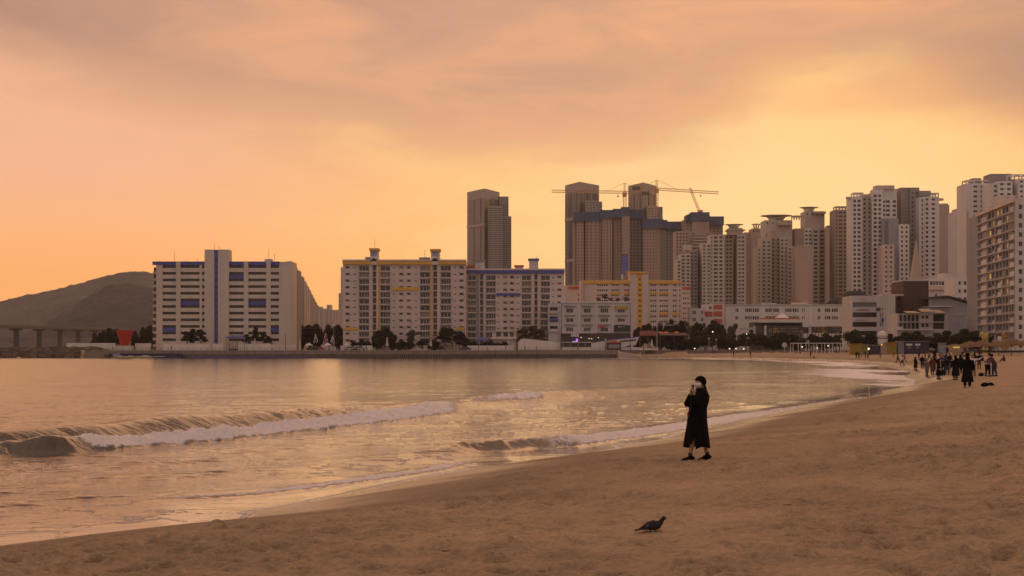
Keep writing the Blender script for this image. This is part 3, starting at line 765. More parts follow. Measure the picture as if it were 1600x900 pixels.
B.pbox('roof_shed', greyp, 570.6, 578, 401.6, 405.8, 3.5, d=D2+3); B.pbox('roof_shed', greyp, 654.6, 671.4, 402, 405.8, 4, d=D2+3)
aerial(B, 584.6, 373, 390); aerial(B, 663, 390, 404); aerial(B, 688.5, 401, 407)
B.done()

# ---- 3. blue-trimmed block to its right
D3 = 566
B = Bld('apartment_building', 805, D3, 'cream apartment block with blue roof band joined to the right of the yellow-trimmed one', 'apartment building', wall=cream2, panes=(gl_a, gl_b, gl_b, gl_c), frames=True)
block(B, D3, 728.6, 882, 420, 430, 10.0, 11, [(730.5, 744), (759, 775), (815, 830), (845, 859.5)], [(750, 755), (835, 840)],
      [(786.5, 792), (797, 803), (871, 877)], [(777, 780), (807, 811), (863, 866)], cream2, blue, [(745, 748.6, greyp), (756, 758.5, cream2), (831, 834, cream2), (841, 844, cream2)])
B.opx('blue_panel', blue, 776, 813, 458, 462, .4, off=.35)
B.pbox('roof_house', greyw, 742.5, 757, 407.5, 420, 5, off=-1); B.pbox('house_cap', greyp, 741.6, 758, 405.6, 408, 6, off=-.6)
B.pbox('roof_house', greyw, 827, 841, 406, 420, 5, off=-1); B.pbox('house_cap', blue, 825.4, 842.4, 403.6, 406.6, 6, off=-.6)
B.pbox('roof_house', cream2, 805, 817, 416.5, 420, 4, d=D3+4); B.pbox('house_cap', red, 803.6, 818.6, 414.2, 416.6, 5, d=D3+3.5); B.pbox('house_cap', red, 729, 741, 414.5, 418, 5, d=D3+3)
aerial(B, 839, 398, 405)
B.done()

# ---- row of end walls running away behind the first slab
caps = [red, cream, blue, red, red, yellow, red, blue, red]; rd = 600
words = ['nearest', 'second', 'third', 'fourth', 'fifth', 'sixth', 'seventh', 'eighth', 'farthest']
tops = [420, 430, 437.5, 444.5, 451, 457.5, 464, 470, 475.5]; pxs = [456.5, 464, 469.5, 473.5, 477.5, 481, 484.5, 488, 491]
for i, (yt, x0_) in enumerate(zip(tops, pxs)):
    d = 550*128/(HY-yt)+22; x1_ = pxs[i+1]+.6 if i < 8 else 495.5
    B = Bld('apartment_building', (x0_+x1_)/2, d, f'{words[i]} of the narrow {"red" if caps[i] is red else "yellow" if caps[i] is yellow else "blue" if caps[i] is blue else "cream"}-capped end walls receding behind the blue-striped slab', 'apartment building', 'row of receding apartment ends', wall=tower_c)
    B.slab(x0_, x0_+(x1_-x0_)*.62, yt, 11, nc=0); B.slab(x0_+(x1_-x0_)*.55, x1_, yt+2, 11, nc=0, d=d+4, wall=tower_d); B.pbox('roof_cap', caps[i], x0_+.6, x0_+(x1_-x0_)*.75, yt-3, yt+.8, 4, off=.3)  # set-back strip is darker: shade between the end walls put into its colour
    B.opx('drain_pipe', greyp, x0_+(x1_-x0_)*.55, x0_+(x1_-x0_)*.55+.5, yt+2, 540, .3, off=.3)
    B.done()
# ---- far tower blocks in the gap
for x0_, x1_, yt, lb in ((494, 502, 479, 'far pale apartment tower, leftmost in the gap between two cream slabs'), (501.5, 511, 482, 'low far apartment tower, second in the hazy gap'), (510.5, 516.5, 476, 'tallest far apartment tower in the hazy gap'), (516, 528.5, 484, 'wide far apartment tower right of the tallest one in the gap')):
    B = Bld('apartment_tower', (x0_+x1_)/2, 1900, lb, 'apartment tower', 'far towers in the gap', wall=tower_c)
    B.slab(x0_, x1_, yt, 20, nc=3, wf=.5, pitch=3.2, hf=.5, yend=530, pane=gl_t); B.done()
B = Bld('apartment_building', 531, 640, 'slim pale apartment end wall peeking out left of the yellow-trimmed block', 'apartment building', wall=tower_c)
B.slab(529, 536, 458, 12, nc=1, wf=.3, pitch=8, hf=.35, d=660); B.slab(532.4, 540, 417.5, 12, nc=0, d=630); B.done()

# ---- 4. yellow block behind the white one
D4 = 605
B = Bld('apartment_building', 985, D4, 'cream apartment block with yellow panels and a tall yellow-striped stair tower', 'apartment building', wall=cream2, panes=(gl_b, gl_a))
ys4 = [444+8.15*i for i in range(10)]
def pieces(a, b, n, g=.28):
    p = (b-a)/n; return [(a+p*(i+g/2), a+p*(i+1-g/2)) for i in range(n)]
c4 = pieces(932.7, 950, 5)+pieces(955, 967.5, 4)+pieces(975, 983.6, 3)
B.fpx(907, 984, 438, None, c4, [(y, y+2.8) for y in ys4]); c4b = pieces(1016, 1026, 3)+pieces(1030, 1044, 4)+pieces(1051, 1057.5, 2)+[(1061.3, 1063)]
B.fpx(1012, 1066, 438, None, c4b, [(y, y+2.8) for y in ys4])
B.body([(PX(907, D4), D4), (PX(1066, D4), D4), (PX(1066, D4), D4+12), (PX(907, D4), D4+12)], BZ, PZ(438, D4))
B.pbox('stair_tower', cream2, 983.5, 995, 427.5, 547, 8, off=1.5); B.pbox('stair_tower', cream2, 1003, 1012.5, 427.5, 547, 8, off=1.5); B.pbox('stair_tower', yellow, 995, 1003, 427.5, 547, 8, off=1.3)
B.pbox('tower_cap', yellow, 982.8, 1013.2, 424.6, 427.6, 9, off=2)
for i in range(9): B.opx('stair_window', gl_a, 998, 1000.6, 435.5+8.15*i, 438.5+8.15*i, .1, off=1.35)
B.pbox('roof_band', yellow, 912, 983.4, 438.8, 443.3, .5, off=.4); B.pbox('roof_band', yellow, 1012.6, 1065, 438.8, 443.3, .5, off=.4)
for a, b, y0_, y1_ in ((953, 969, 456.4, 460.2), (974.5, 983.4, 456.4, 460.2), (1016, 1028, 456.4, 460.2), (1030, 1044.5, 456.4, 460.2), (1029.6, 1044.5, 488.2, 492.4), (1050.5, 1062.5, 488.2, 492.4)): B.opx('yellow_panel', yellow, a, b, y0_, y1_, .2, off=.12)
B.pbox('pipe', greyp, 912.2, 912.8, 443, 547, .3, off=.3)
B.done()
B = Bld('apartment_building', 1072, 640, 'slim cream apartment end with red roof band right of the yellow-striped block', 'apartment building', wall=cream2)
B.slab(1064, 1079, 447, 12, cols=pieces(1067, 1072, 2)+pieces(1073.4, 1077.6, 2), pitch=7.8, hf=.34, ystart=10, yend=520); B.pbox('roof_band', red, 1066, 1078.6, 448, 452.4, .5, off=.4); B.done()
B = Bld('apartment_building', 895, 640, 'pale blank apartment end wall with red band left of the yellow-roofed block', 'apartment building', wall=cream2)
B.slab(882.6, 908, 446, 12, cols=[(903, 905)], pitch=7.8, hf=.4, ystart=13, yend=500); B.pbox('roof_band', red, 888, 907, 447.4, 451.4, .5, off=.4); B.done()

# ---- 5. white four-storey building by the promenade
D5 = 552
B = Bld('commercial_building', 930, D5, 'grey-white four-storey building with signs, planted roof and shops below', 'shop building', wall=greyw, panes=(gl_a, gl_b), frames=True)
for x0_, x1_, cw in ((877, 905, (884.5, 896)), (905, 932, (912, 923)), (932, 958, (938, 950.5)), (958, 985, (965, 976.5))):
    B.fpx(x0_, x1_, 472.5, None, [cw], [(482, 488.8), (497.4, 503.4), (511.6, 518)] if x0_ < 950 else [(484, 488.6), (497.6, 503)], recess=.35)
    for y in (478.2, 492.8, 507.2): B.opx('window_hood', dkconc, cw[0]-3, cw[1]+3, y, y+.8, .6, off=.6)
    B.pbox('pilaster', white, x0_-.8, x0_+.8, 471.5, 520, .4, off=.3)
B.pbox('roof_parapet', white, 876.4, 985.6, 471, 473, .6, off=.45)
B.body([(PX(877, D5), D5), (PX(985, D5), D5), (PX(985, D5), D5+14), (PX(877, D5), D5+14)], BZ, PZ(472.5, D5))
B.fpx(857, 877, 474, None, [(859, 871.5)], [(480, 488.6), (494.6, 503), (509, 517.6)], recess=1.2, pane=darkband, dz=.3)
for y, m_ in ((485.4, greyw), (496.6, blue), (514, greyw)): B.opx('balcony', m_, 858.6, 871.8, y, y+4.4, 1, off=.5)
B.body([(PX(857, D5), D5+.3), (PX(877, D5), D5+.3), (PX(877, D5), D5+14), (PX(857, D5), D5+14)], BZ, PZ(474, D5))
ysign = mat('yellow_sign', (.38, .28, .03), .6, .15, 2); dsign = mat('black_sign', (.02, .025, .025), .5, 0)
B.opx('sign_board', ysign, 960, 981, 478.4, 482.8, .3, off=.7)
sg = B.opx('sign_board', dsign, 959.4, 984.6, 508.4, 518, .4, off=.7); tag(sg, 'dark shop sign board')
B.opx('lettering', whitemetal, 966, 968, 509.6, 511.2, .05, off=.76); B.opx('lettering', greyp, 968.6, 976, 510, 511, .05, off=.76)
B.opx('sign_board', red, 935, 944.4, 507.8, 511.4, .3, off=.9)
B.pbox('shop_front', darkband, 876, 985, 520.5, 546, .6, off=1.2); B.pbox('canopy', greyw, 877, 932, 517.6, 521, 1.4, off=1.6)
for a, b, h in ((891.8, 893.4, 5), (894.2, 896.8, 5), (897.6, 900.4, 5), (901.4, 903.8, 5.4)):
    B.opx('lettering', whitemetal, a, b, 521.2, 521.2+h, .1, off=1.75)
neon = mat('purple_neon', (.5, .3, .7), .5, 0, emit=lin(190, 130, 225), estr=.8)
B.opx('neon_sign', neon, 894.2, 903, 533, 534.8, .2, off=1.9); B.opx('neon_sign', neon, 899.6, 902.6, 529.4, 533, .2, off=1.9)
lampm = mat('lamp_lit', (1, .9, .7), .5, 0, emit=(1, .85, .6), estr=1.6)
for x, y in ((934.6, 527.8), (920, 529), (924, 529.4), (907.4, 527.4)): B.opx('lamp', lampm, x-.5, x+.5, y-.45, y+.45, .2, off=2.)
B.done()

# ---- school and neighbours
D6 = 610
B = Bld('school_building', 1225, D6, 'long low white two-storey building with paired window strips behind the beach trees', 'school', wall=white, panes=(gl_b, gl_a, gl_c))
cs = []
for a, b in ((1149, 1154), (1164, 1175), (1176, 1186), (1195.6, 1206), (1207.4, 1217.5), (1226.6, 1237), (1238.2, 1248.4), (1277.6, 1282), (1288.5, 1297.5), (1299.6, 1309.4)):
    cs += pieces(a, b, max(2, int((b-a)/2.6)), .2)
cs += [(1253.2, 1254.4), (1256, 1257.2)]
B.fpx(1131, 1321, 476.5, None, cs, [(482, 487.4), (494, 499.2)], recess=.3)
B.body([(PX(1131, D6), D6), (PX(1321, D6), D6), (PX(1321, D6), D6+14), (PX(1131, D6), D6+14)], BZ, PZ(476.5, D6))
B.pbox('roof_edge', greyw, 1130.4, 1322, 475.4, 477, 1.2, off=.4); B.pbox('roof_house', cream2, 1240, 1262, 472.5, 475.4, 6, d=D6+4); B.pbox('roof_house', greyw, 1192, 1213, 473.6, 475.4, 5, d=D6+4); B.pbox('roof_house', red, 1245, 1252, 470.6, 472.5, 3, d=D6+6)
for x in (1134, 1175.6, 1206.8, 1263): B.pbox('pilaster', greyw, x-.3, x+.3, 477, 510, .2, off=.15)
B.done()
B = Bld('house', 1090, 600, 'small white house with two rows of windows left of the red-panelled building', 'house', wall=greyw)
B.slab(1079, 1101, 481.5, 10, cols=pieces(1081.5, 1088, 3)+pieces(1095, 1099, 2), pitch=11, hf=.5, ystart=4, yend=520); B.done()
B = Bld('commercial_building', 1116, 604, 'white building with dark red facade panels beside the long low white building', 'building', wall=white)
B.slab(1101, 1130.6, 475, 11, cols=[(1108, 1112)], pitch=10, hf=.35, ystart=4, yend=486)
for a, b, y0_, y1_ in ((1115, 1128.4, 476, 483.4), (1103, 1113.4, 486.6, 494.6), (1115, 1128.4, 486.2, 494.6), (1115, 1128.4, 498, 506), (1097, 1102.6, 486.6, 494)): B.opx('red_panel', red, a, b, y0_, y1_, .25, off=.15)
B.done()

# ---- pavilion restaurant with slab roof
D7 = 585
B = Bld('pavilion', 1220, D7, 'low beach restaurant with white slab roof in front of the school', 'restaurant', wall=dkconc, panes=(gl_a, gl_b))
B.fpx(1176, 1254, 503.6, None, pieces(1180, 1252, 9, .12), [(505.4, 509.6)], recess=.6, pane=darkband)
B.body([(PX(1176, D7), D7), (PX(1254, D7), D7), (PX(1254, D7), D7+9), (PX(1176, D7), D7+9)], BZ, PZ(503.6, D7))
B.pbox('roof_slab', white, 1186, 1254, 499, 504, 10, off=1.5); B.pbox('roof_trim', red, 1186.4, 1250, 497, 499, 8, off=1.2); B.pbox('roof_slab', greyw, 1160, 1177.6, 511.8, 515, 8, off=2); B.pbox('pillar', white, 1193, 1196, 509, 530, 1, off=2.4); B.pbox('pillar', greyw, 1176, 1179, 509, 533, 1, off=2.4)
B.done()
def tent(px, py0, py1, wpx, d, m, label, two=False):
    b = MB((PX(px, d), d, PZ(py1, d))); wx = wpx*d/F/2; z0 = PZ(py1, d); z1 = PZ(py0, d); x = PX(px, d)
    for c in ((-.18, .16) if two else (0,)):
        cx = x+c*wx; n = 12; prev = None
        for k in range(7):
            t_ = k/6; r = wx*(1-t_)**1.7+.05; z = z0+(z1-z0)*t_
            ring = [(cx*t_+x*(1-t_)+r*math.cos(2*math.pi*j/n), d+r*.8*math.sin(2*math.pi*j/n), z+(.002 if c > 0 else 0)) for j in range(n)]
            if prev: 
                for j in range(n): b.quad(prev[j], prev[(j+1) % n], ring[(j+1) % n], ring[j])
            prev = ring
        b.add(prev, [tuple(range(n))])
    return b.build('tent', m, smooth=True, label=label, cat='tent')
tent(1222, 487.5, 497, 25, D7+2, white, 'white peaked tent on the roof of the beach restaurant', True)

# ---- hoardings along the street
D8 = 575
def hoard(x0, x1, y0, y1, items, label, m=darkband):
    B = Bld('billboard', (x0+x1)/2, D8, label, 'billboard')
    B.opx('board', m, x0, x1, y0, y1, .3)
    for a, b, c, e, mm in items: B.opx('lettering', mm, a, b, c, e, .06, off=.07)
    b = MB(B.loc)
    for k in range(5): xx = PX(x0+2+(x1-x0-4)*k/4, D8); b.box(xx-.1, xx+.1, D8+.35, D8+.6, BZ, PZ(y1-2, D8))
    b.build('support_posts', metal, B.root); B.done()
lt = mat('faded_lettering', (.24, .20, .19), .8, .1, 3); ly = mat('yellow_lettering', (.30, .22, .03), .8, .1, 3); lo = mat('orange_lettering', (.26, .11, .06), .8, .1, 3)
hoard(1201, 1229.5, 510.6, 519.6, [(1201.4, 1203, 513, 519, lt), (1204.6, 1206, 513, 520, lt), (1208.4, 1212.4, 512, 514.4, ly), (1208.4, 1212.4, 515.2, 520, ly), (1213.2, 1215, 511.8, 515.6, ly), (1214, 1217.4, 516.4, 519.4, ly)]+[(1219+i*1.4, 1220+i*1.4, y, y+1.9, lt) for i in range(7) for y in (512.4, 516.8)], 'dark billboard with yellow and pale lettering, leftmost over the street wall')
hoard(1236, 1263.6, 511, 520.6, [(1236.8, 1248, 512.2, 513.8, lt), (1237, 1248.6, 516.8, 518.2, lt), (1250, 1255.4, 516.4, 519.6, lt), (1250, 1263, 512.6, 513.6, dkconc)], 'dark billboard with thin pale text lines left of the concrete post')
hoard(1268, 1290.4, 510.4, 520, [(1268.4, 1272, 511.4, 519, dkconc), (1272.4, 1275, 511.2, 514.6, lo), (1277, 1283, 511, 513, lo), (1277.4, 1279.4, 514, 519, lo), (1280.6, 1283, 514.4, 516.4, lo), (1284.4, 1287.6, 511.4, 514, ly), (1284, 1289.4, 515.2, 519, ly)], 'dark billboard with orange and yellow lettering right of the concrete post')
hoard(1290.8, 1321.6, 510, 521.2, [(1298, 1320, 512, 512.8, lt), (1300, 1321, 515, 515.7, lt), (1306, 1312, 518.2, 519.8, lt), (1291, 1293.6, 518, 519.6, ly)], 'dark billboard with thin text rows, rightmost before the tan hut')
b = MB((PX(1265.5, D8), D8, BZ)); b.box(PX(1264, D8), PX(1267, D8), D8-1, D8, BZ, PZ(509.4, D8)); b.box(PX(1263.6, D8), PX(1267.4, D8), D8-1.2, D8+.1, PZ(509.4, D8), PZ(508.6, D8)); b.build('concrete_post', greyw, label='pale concrete post between two dark billboards', cat='post')
B = Bld('hut', 1328, D8, 'small tan hut wall between the billboards and the office block', 'hut', wall=mat('tan_wall', (.40, .28, .16), .85, .1)); B.slab(1323.4, 1332, 508.4, 4, nc=0); B.pbox('roof', greyw, 1323, 1332.4, 507.6, 508.8, 4.6, off=.3); B.opx('door', brick, 1327, 1329.6, 533, 546, .1, off=.06); B.done()

# ---- buildings right of the school
D9 = 520
B = Bld('building', 1326, 640, 'dark brown blank building side between the long white building and the office block', 'building', wall=brick); B.slab(1321.6, 1333, 462, 14, nc=1, wf=.3, pitch=9, hf=.4, ystart=8, yend=510); B.done()
B = Bld('office_building', 1365, D9, 'grey-white office block with dark window bands and sign strips', 'office building', wall=greyw, panes=(gl_a, gl_grey))
B.fpx(1331.5, 1372, 462, None, [(1332.2, 1370)], [(472.4, 479.8), (488, 495.6), (503, 510.8), (517, 524)], recess=.5, pane=lambda a, z: gl_grey if z > 18 else gl_a)
B.fpx(1372, 1399, 462, None, pieces(1374, 1381, 2, .5), [(481, 485), (489, 495), (504, 510)], recess=.4)
B.body([(PX(1331.5, D9), D9), (PX(1399, D9), D9), (PX(1399, D9), D9+16), (PX(1331.5, D9), D9+16)], BZ, PZ(462, D9))
B.opx('sign_text', brick, 1338, 1358, 483.6, 485, .1, off=.12); B.opx('sign_text', greyp, 1338, 1352, 499.6, 500.8, .1, off=.12); B.opx('sign_board', blue, 1376.4, 1380.6, 496.6, 503, .3, off=.3); B.opx('sign_board', darkband, 1368.6, 1374.6, 480.8, 486, .3, off=.2)
B.pbox('roof_slab', cream2, 1378, 1412, 460, 461.8, 12, d=D9+1, off=.4); B.done()
B = Bld('church', 1431, 530, 'dark brown brick church block carrying a slender pale spire', 'church', wall=brick, panes=(gl_a,))
B.slab(1411, 1451, 439, 16, nc=0); B.pbox('roof_slab', greyw, 1410.4, 1451.6, 437, 439.2, 16.6, off=.4); B.slab(1397.6, 1411, 461.8, 14, nc=1, wf=.3, pitch=10, hf=.4, yend=490, d=532)
for k in range(9): B.pbox('wall_rib', brick, 1413+k*4.5, 1413.6+k*4.5, 441, 488, .3, off=.25)
b = MB(B.loc); xs = PX(1431.5, 538); wb_ = 8.6*538/F; zt = PZ(374, 538); zb = PZ(438, 538)
b.add([(xs-wb_, 538-wb_*.6, zb), (xs+wb_, 538-wb_*.6, zb), (xs+wb_, 538+wb_, zb), (xs-wb_, 538+wb_, zb), (xs-.1, 538, zt), (xs+.1, 538, zt), (xs+.1, 538.2, zt), (xs-.1, 538.2, zt)],
      [(0, 1, 5, 4), (1, 2, 6, 5), (2, 3, 7, 6), (3, 0, 4, 7), (4, 5, 6, 7)]); b.build('spire', tower_b, B.root); B.done()
B = Bld('cafe_building', 1440, 490, 'three-storey white-framed cafe block with dark glazing and tan awnings', 'cafe building', wall=greyw, panes=(gl_a, gl_b))
B.fpx(1402, 1437.5, 490, None, pieces(1404.6, 1436.6, 5, .15), [(492, 502.4), (504, 513.8)], recess=.8); B.fpx(1437.5, 1456, 489, None, pieces(1439, 1452, 2, .25), [(493, 498), (505.6, 511)], recess=.5); B.fpx(1456, 1482, 489, None, [(1458, 1476)], [(491, 502.4), (504, 514)], recess=1.)
B.body([(PX(1402, 490), 490), (PX(1482, 490), 490), (PX(1482, 490), 502), (PX(1402, 490), 502)], BZ, PZ(489.4, 490))
tan = mat('tan_awning', (.40, .30, .20), .85, .1)
for a, b_, y0_, y1_ in ((1415, 1438, 485.4, 489), (1438, 1460, 482, 487), (1460, 1477, 484, 489)):
    bb = MB(B.loc); A0, A1 = PX(a, 490), PX(b_, 490); bb.add([(A0, 489, PZ(y1_, 490)), (A1, 489, PZ(y1_, 490)), (A1-.5, 495, PZ(y0_, 490)), (A0+.5, 495, PZ(y0_, 490)), (A0, 489, PZ(y1_+.7, 490)), (A1, 489, PZ(y1_+.7, 490))], [(0, 1, 2, 3), (4, 5, 1, 0)]); bb.build('awning', tan, B.root)
B.pbox('floor_slab', white, 1394, 1457, 514.4, 516.2, 1.4, off=1.2); B.pbox('floor_slab', white, 1401, 1457, 502.8, 503.8, .9, off=.8); B.pbox('terrace_wall', white, 1394, 1410, 510.4, 514.4, .5, off=1); B.done()
B = Bld('hall', 1490, 520, 'grey gabled hall with dark sloping roof in front of the lit apartment block', 'hall', wall=greyp, panes=(gl_a,))
d = 520; X = [PX(p, d) for p in (1451, 1480, 1526)]; B.fpx(1478, 1526, 478, None, pieces(1488, 1504, 3, .2), [(493, 500), (504, 514)], recess=.3)
B.mb('wall', greyp).add([(X[0], d+.1, BZ), (X[2], d+.1, BZ), (X[2], d+.1, PZ(478, d)), (X[1], d+.1, PZ(466, d)), (X[0], d+.1, PZ(466, d))], [(0, 1, 2, 3, 4)])
B.mb('wall', greyp).box(X[0], X[2], d+.3, d+18, BZ, PZ(478, d))
b = MB(B.loc); b.vprism([(X[0], PZ(467, d)), (X[1], PZ(464, d)), (X[2]+1, PZ(476.4, d)), (X[2]+1, PZ(474.6, d)), (X[1], PZ(461.6, d)), (X[0], PZ(464, d))], d-1, d+18); b.build('roof', mat('dark_roof', (.07, .05, .05), .8, .1), B.root)
B.pbox('lintel', greyw, 1452, 1487, 478, 479.6, 1.2, off=1); B.pbox('door_frame', greyw, 1487, 1504.6, 491.4, 492.4, .3, off=.2); B.done()
B = Bld('apartment_building', 1470, 590, 'rounded white low building with ribbon window above the dark hall roof', 'building', wall=white, panes=(gl_c, gl_b))
B.fpx(1451, 1490, 434.6, None, pieces(1453, 1489, 8, .1), [(439.6, 445.4)], recess=.5); B.body([(PX(1451, 590), 590), (PX(1490, 590), 590), (PX(1490, 590), 604), (PX(1451, 590), 604)], BZ, PZ(434.6, 590))
B.pbox('balcony_band', cream2, 1451, 1491, 447, 453, 1.5, off=1.3); B.pbox('roof_house', greyw, 1473, 1494, 427, 434.6, 8, d=594); B.done()
B = Bld('apartment_building', 1510, 560, 'white house block with small square windows left of the lit apartment block', 'building', wall=white, panes=(gl_a, gl_b))
B.slab(1491, 1531, 432, 13, cols=[(1497.6, 1501.4), (1506, 1510), (1520, 1523.6)], pitch=12.6, hf=.45, ystart=7.4, yend=480); B.done()

# ---- 6. near apartment block on the right with lit windows
D0, Dn = 480, 431
B = Bld('apartment_building', 1565, 455, 'tall grey and white checkered apartment block with lit yellow windows at the right edge', 'apartment building', wall=greyp, panes=(gl_a, gl_b, gl_b), seed=5)
P0 = (PX(1526.6, D0), D0); P1 = (PX(1586, Dn), Dn); L0 = math.hypot(P1[0]-P0[0], P1[1]-P0[1]); zt = PZ(335, D0)
nfl = 16; fh = (zt-BZ-1.)/nfl
lits = {(5, 15), (6, 15), (9, 15), (10, 15), (8, 14), (9, 14), (4, 14), (10, 14), (10, 12), (9, 12), (8, 11), (6, 11), (4, 12), (10, 10), (9, 9), (5, 10), (9, 8), (10, 8), (7, 8), (10, 7), (8, 7), (6, 7), (3, 8), (8, 6), (9, 6), (6, 6), (4, 5), (9, 13), (10, 13), (3, 13)}
colsx = [(.03, .075), (.10, .145), (.31, .39), (.41, .47), (.52, .59), (.61, .67), (.70, .75), (.77, .83), (.86, .90), (.92, .965)]
colsx = [(a*L0, b_*L0) for a, b_ in colsx]
def pane6(c0, z):
    i = min(range(len(colsx)), key=lambda k: abs(colsx[k][0]-c0)); f_ = int((z-BZ)/fh)
    return gl_lit if (i+1, f_) in lits else B.rng.choice(B.panes)
B.face(P0, P1, BZ, zt, colsx, [(BZ+fh*k+.75, BZ+fh*k+fh-.35) for k in range(nfl)], recess=.6, pane=pane6)
u6 = Vector((P1[0]-P0[0], P1[1]-P0[1], 0))/L0; n6 = Vector((u6.y, -u6.x, 0))
def on6(a0, a1, z0, z1, off, name, m):
    b = MB(B.loc); A = Vector((P0[0], P0[1], 0))+u6*a0; C_ = Vector((P0[0], P0[1], 0))+u6*a1
    V = [A+n6*.01, C_+n6*.01, C_+n6*off, A+n6*off]; b.add([v_+Vector((0, 0, z0)) for v_ in V]+[v_+Vector((0, 0, z1)) for v_ in V], [(3, 2, 1, 0), (4, 5, 6, 7), (0, 1, 5, 4), (1, 2, 6, 5), (2, 3, 7, 6), (3, 0, 4, 7)]); b.build(name, m, B.root)
for k in range(nfl):
    z = BZ+fh*k; on6(0, L0, z+.0, z+.2, .45, 'floor_slab', greyw)
    for (a, b_, hgt) in ((.155, .30, 1.5), (.475, .515, .9), (.60, .69, 1.4), (.905, .99, 1.4)):
        if B.rng.random() < .75: on6(a*L0, b_*L0, z+.2, z+.2+hgt, .42, 'balcony', white if B.rng.random() < .6 else greyw)
on6(0, L0, zt-.9, zt, .7, 'roof_parapet', cream2)
B.face(P1, (PX(1640, 437), 437), BZ, zt+.2, [(1.5, 3), (5, 6.4)], [(BZ+fh*k+.8, BZ+fh*k+fh-.6) for k in range(nfl)], pane=None, wall=greyw)
B.mb('wall', greyp).add([(P0[0], P0[1], zt-.02), (P1[0], P1[1], zt-.02), (PX(1640, 437), 437, zt-.02), (P0[0]+30, 500, zt-.02)], [(0, 1, 2, 3)]); B.mb('wall', greyp).quad((P0[0], P0[1], BZ), (P0[0]+3, 500, BZ), (P0[0]+3, 500, zt-.02), (P0[0], P0[1], zt-.02))
B.done()

# ================================================================== TOWERS BEHIND
G = 'high-rise apartment towers behind the beach'
def T(px, d, label, wall=tower_c, group=G, panes=(gl_t, gl_b, gl_t), name='apartment_tower', seed=1): return Bld(name, px, d, label, 'apartment tower', group, wall, seed, panes)
B = T(1083, 850, 'cream stepped apartment tower right behind the yellow block, lowest of the cream towers')
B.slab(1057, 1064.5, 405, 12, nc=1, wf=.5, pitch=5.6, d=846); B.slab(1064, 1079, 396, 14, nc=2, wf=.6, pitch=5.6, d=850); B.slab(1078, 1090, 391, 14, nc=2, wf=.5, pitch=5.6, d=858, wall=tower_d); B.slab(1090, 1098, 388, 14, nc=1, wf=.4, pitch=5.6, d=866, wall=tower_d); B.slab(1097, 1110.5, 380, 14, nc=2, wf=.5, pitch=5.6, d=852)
B.pbox('roof_tank', tower_c, 1070, 1081, 382, 391, 8, d=862); B.done()
B = T(1085, 960, 'tan terraced apartment tower with rounded stepped top under the blue-netted tower', wall=tower_b)
B.slab(1056, 1076, 361, 16, nc=4, wf=.5, pitch=5.2, yend=400); B.slab(1075.5, 1113, 362, 16, nc=0, d=966)
for k in range(5): B.pbox('terrace', tower_c, 1079+k*1.5, 1108-k*1.5, 384-k*4.6, 386.4-k*4.6, 3, off=2.2+k*.01, d=966)
for k in range(9): B.opx('terrace_window', gl_t, 1081+k*3, 1082.4+k*3, 364, 366, .3, off=.2, d=966)
B.done()
B = T(1138, 852, 'cream apartment tower with round roof canopy, left of the plain tan walls')
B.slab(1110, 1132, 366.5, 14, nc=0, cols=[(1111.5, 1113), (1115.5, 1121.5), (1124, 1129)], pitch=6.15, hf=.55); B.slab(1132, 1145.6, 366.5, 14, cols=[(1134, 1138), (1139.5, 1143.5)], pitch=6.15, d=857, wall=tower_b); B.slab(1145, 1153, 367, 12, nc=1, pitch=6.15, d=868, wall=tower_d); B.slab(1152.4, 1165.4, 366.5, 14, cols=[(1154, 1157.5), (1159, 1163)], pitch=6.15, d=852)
B.pbox('roof_house', tower_b, 1139, 1161, 356, 366.6, 9, off=-1); B.pbox('roof_house', tower_b, 1136.5, 1165, 358.4, 360, 10, off=-.5); B.canopy(1134.5, 1163.7, 349.4, 356, nst=6); B.done()
B = T(1176, 980, 'plain tan tower side wall left of the widest cream tower', wall=tower_b)
B.slab(1163, 1184, 363, 16, nc=0); B.slab(1175, 1197, 357, 14, nc=4, pitch=5, hf=.4, yend=366, d=974); B.canopy(1176, 1191, 349, 357, nst=3); B.done()
B = T(1213, 880, 'wide cream stepped apartment tower crowned by a long roof canopy, above the school roof')
B.slab(1182, 1190.5, 386, 12, nc=1, pitch=6.1, d=876, wf=.25); B.slab(1190, 1205, 371, 14, nc=2, wf=.55, pitch=6.1, ystart=6); B.slab(1204.6, 1219.4, 361, 14, nc=2, wf=.45, pitch=6.1, d=886, wall=tower_b, ystart=12); B.slab(1219, 1232, 371, 14, nc=2, wf=.5, pitch=6.1, d=882); B.slab(1231, 1243.5, 385, 13, nc=2, wf=.5, pitch=6.1, d=878)
B.slab(1195, 1238, 344, 16, nc=5, wf=.25, pitch=8, hf=.4, yend=358, d=900); B.pbox('roof_house', tower_b, 1216, 1237, 344.6, 352, 9, d=896, off=.5); B.canopy(1191, 1241, 335.4, 344, d=902, nst=10); B.frame(1240, 1257, 336.5, 342, d=904, n=5); B.done()
B = T(1256, 850, 'plain brown blank apartment wall between two windowed cream towers', wall=tower_b); B.slab(1243, 1269.5, 385, 14, nc=0); B.pbox('roof_rail', tower_c, 1243, 1269.5, 383.6, 384.6, .6, off=.2); B.pbox('wall_patch', mat('patched_paint', (.42, .30, .25), .85, .05), 1248, 1262, 407, 476, .1, off=.06); B.done()
B = T(1268, 905, 'cream tower with dark window columns and flat disc canopy on its high roof block')
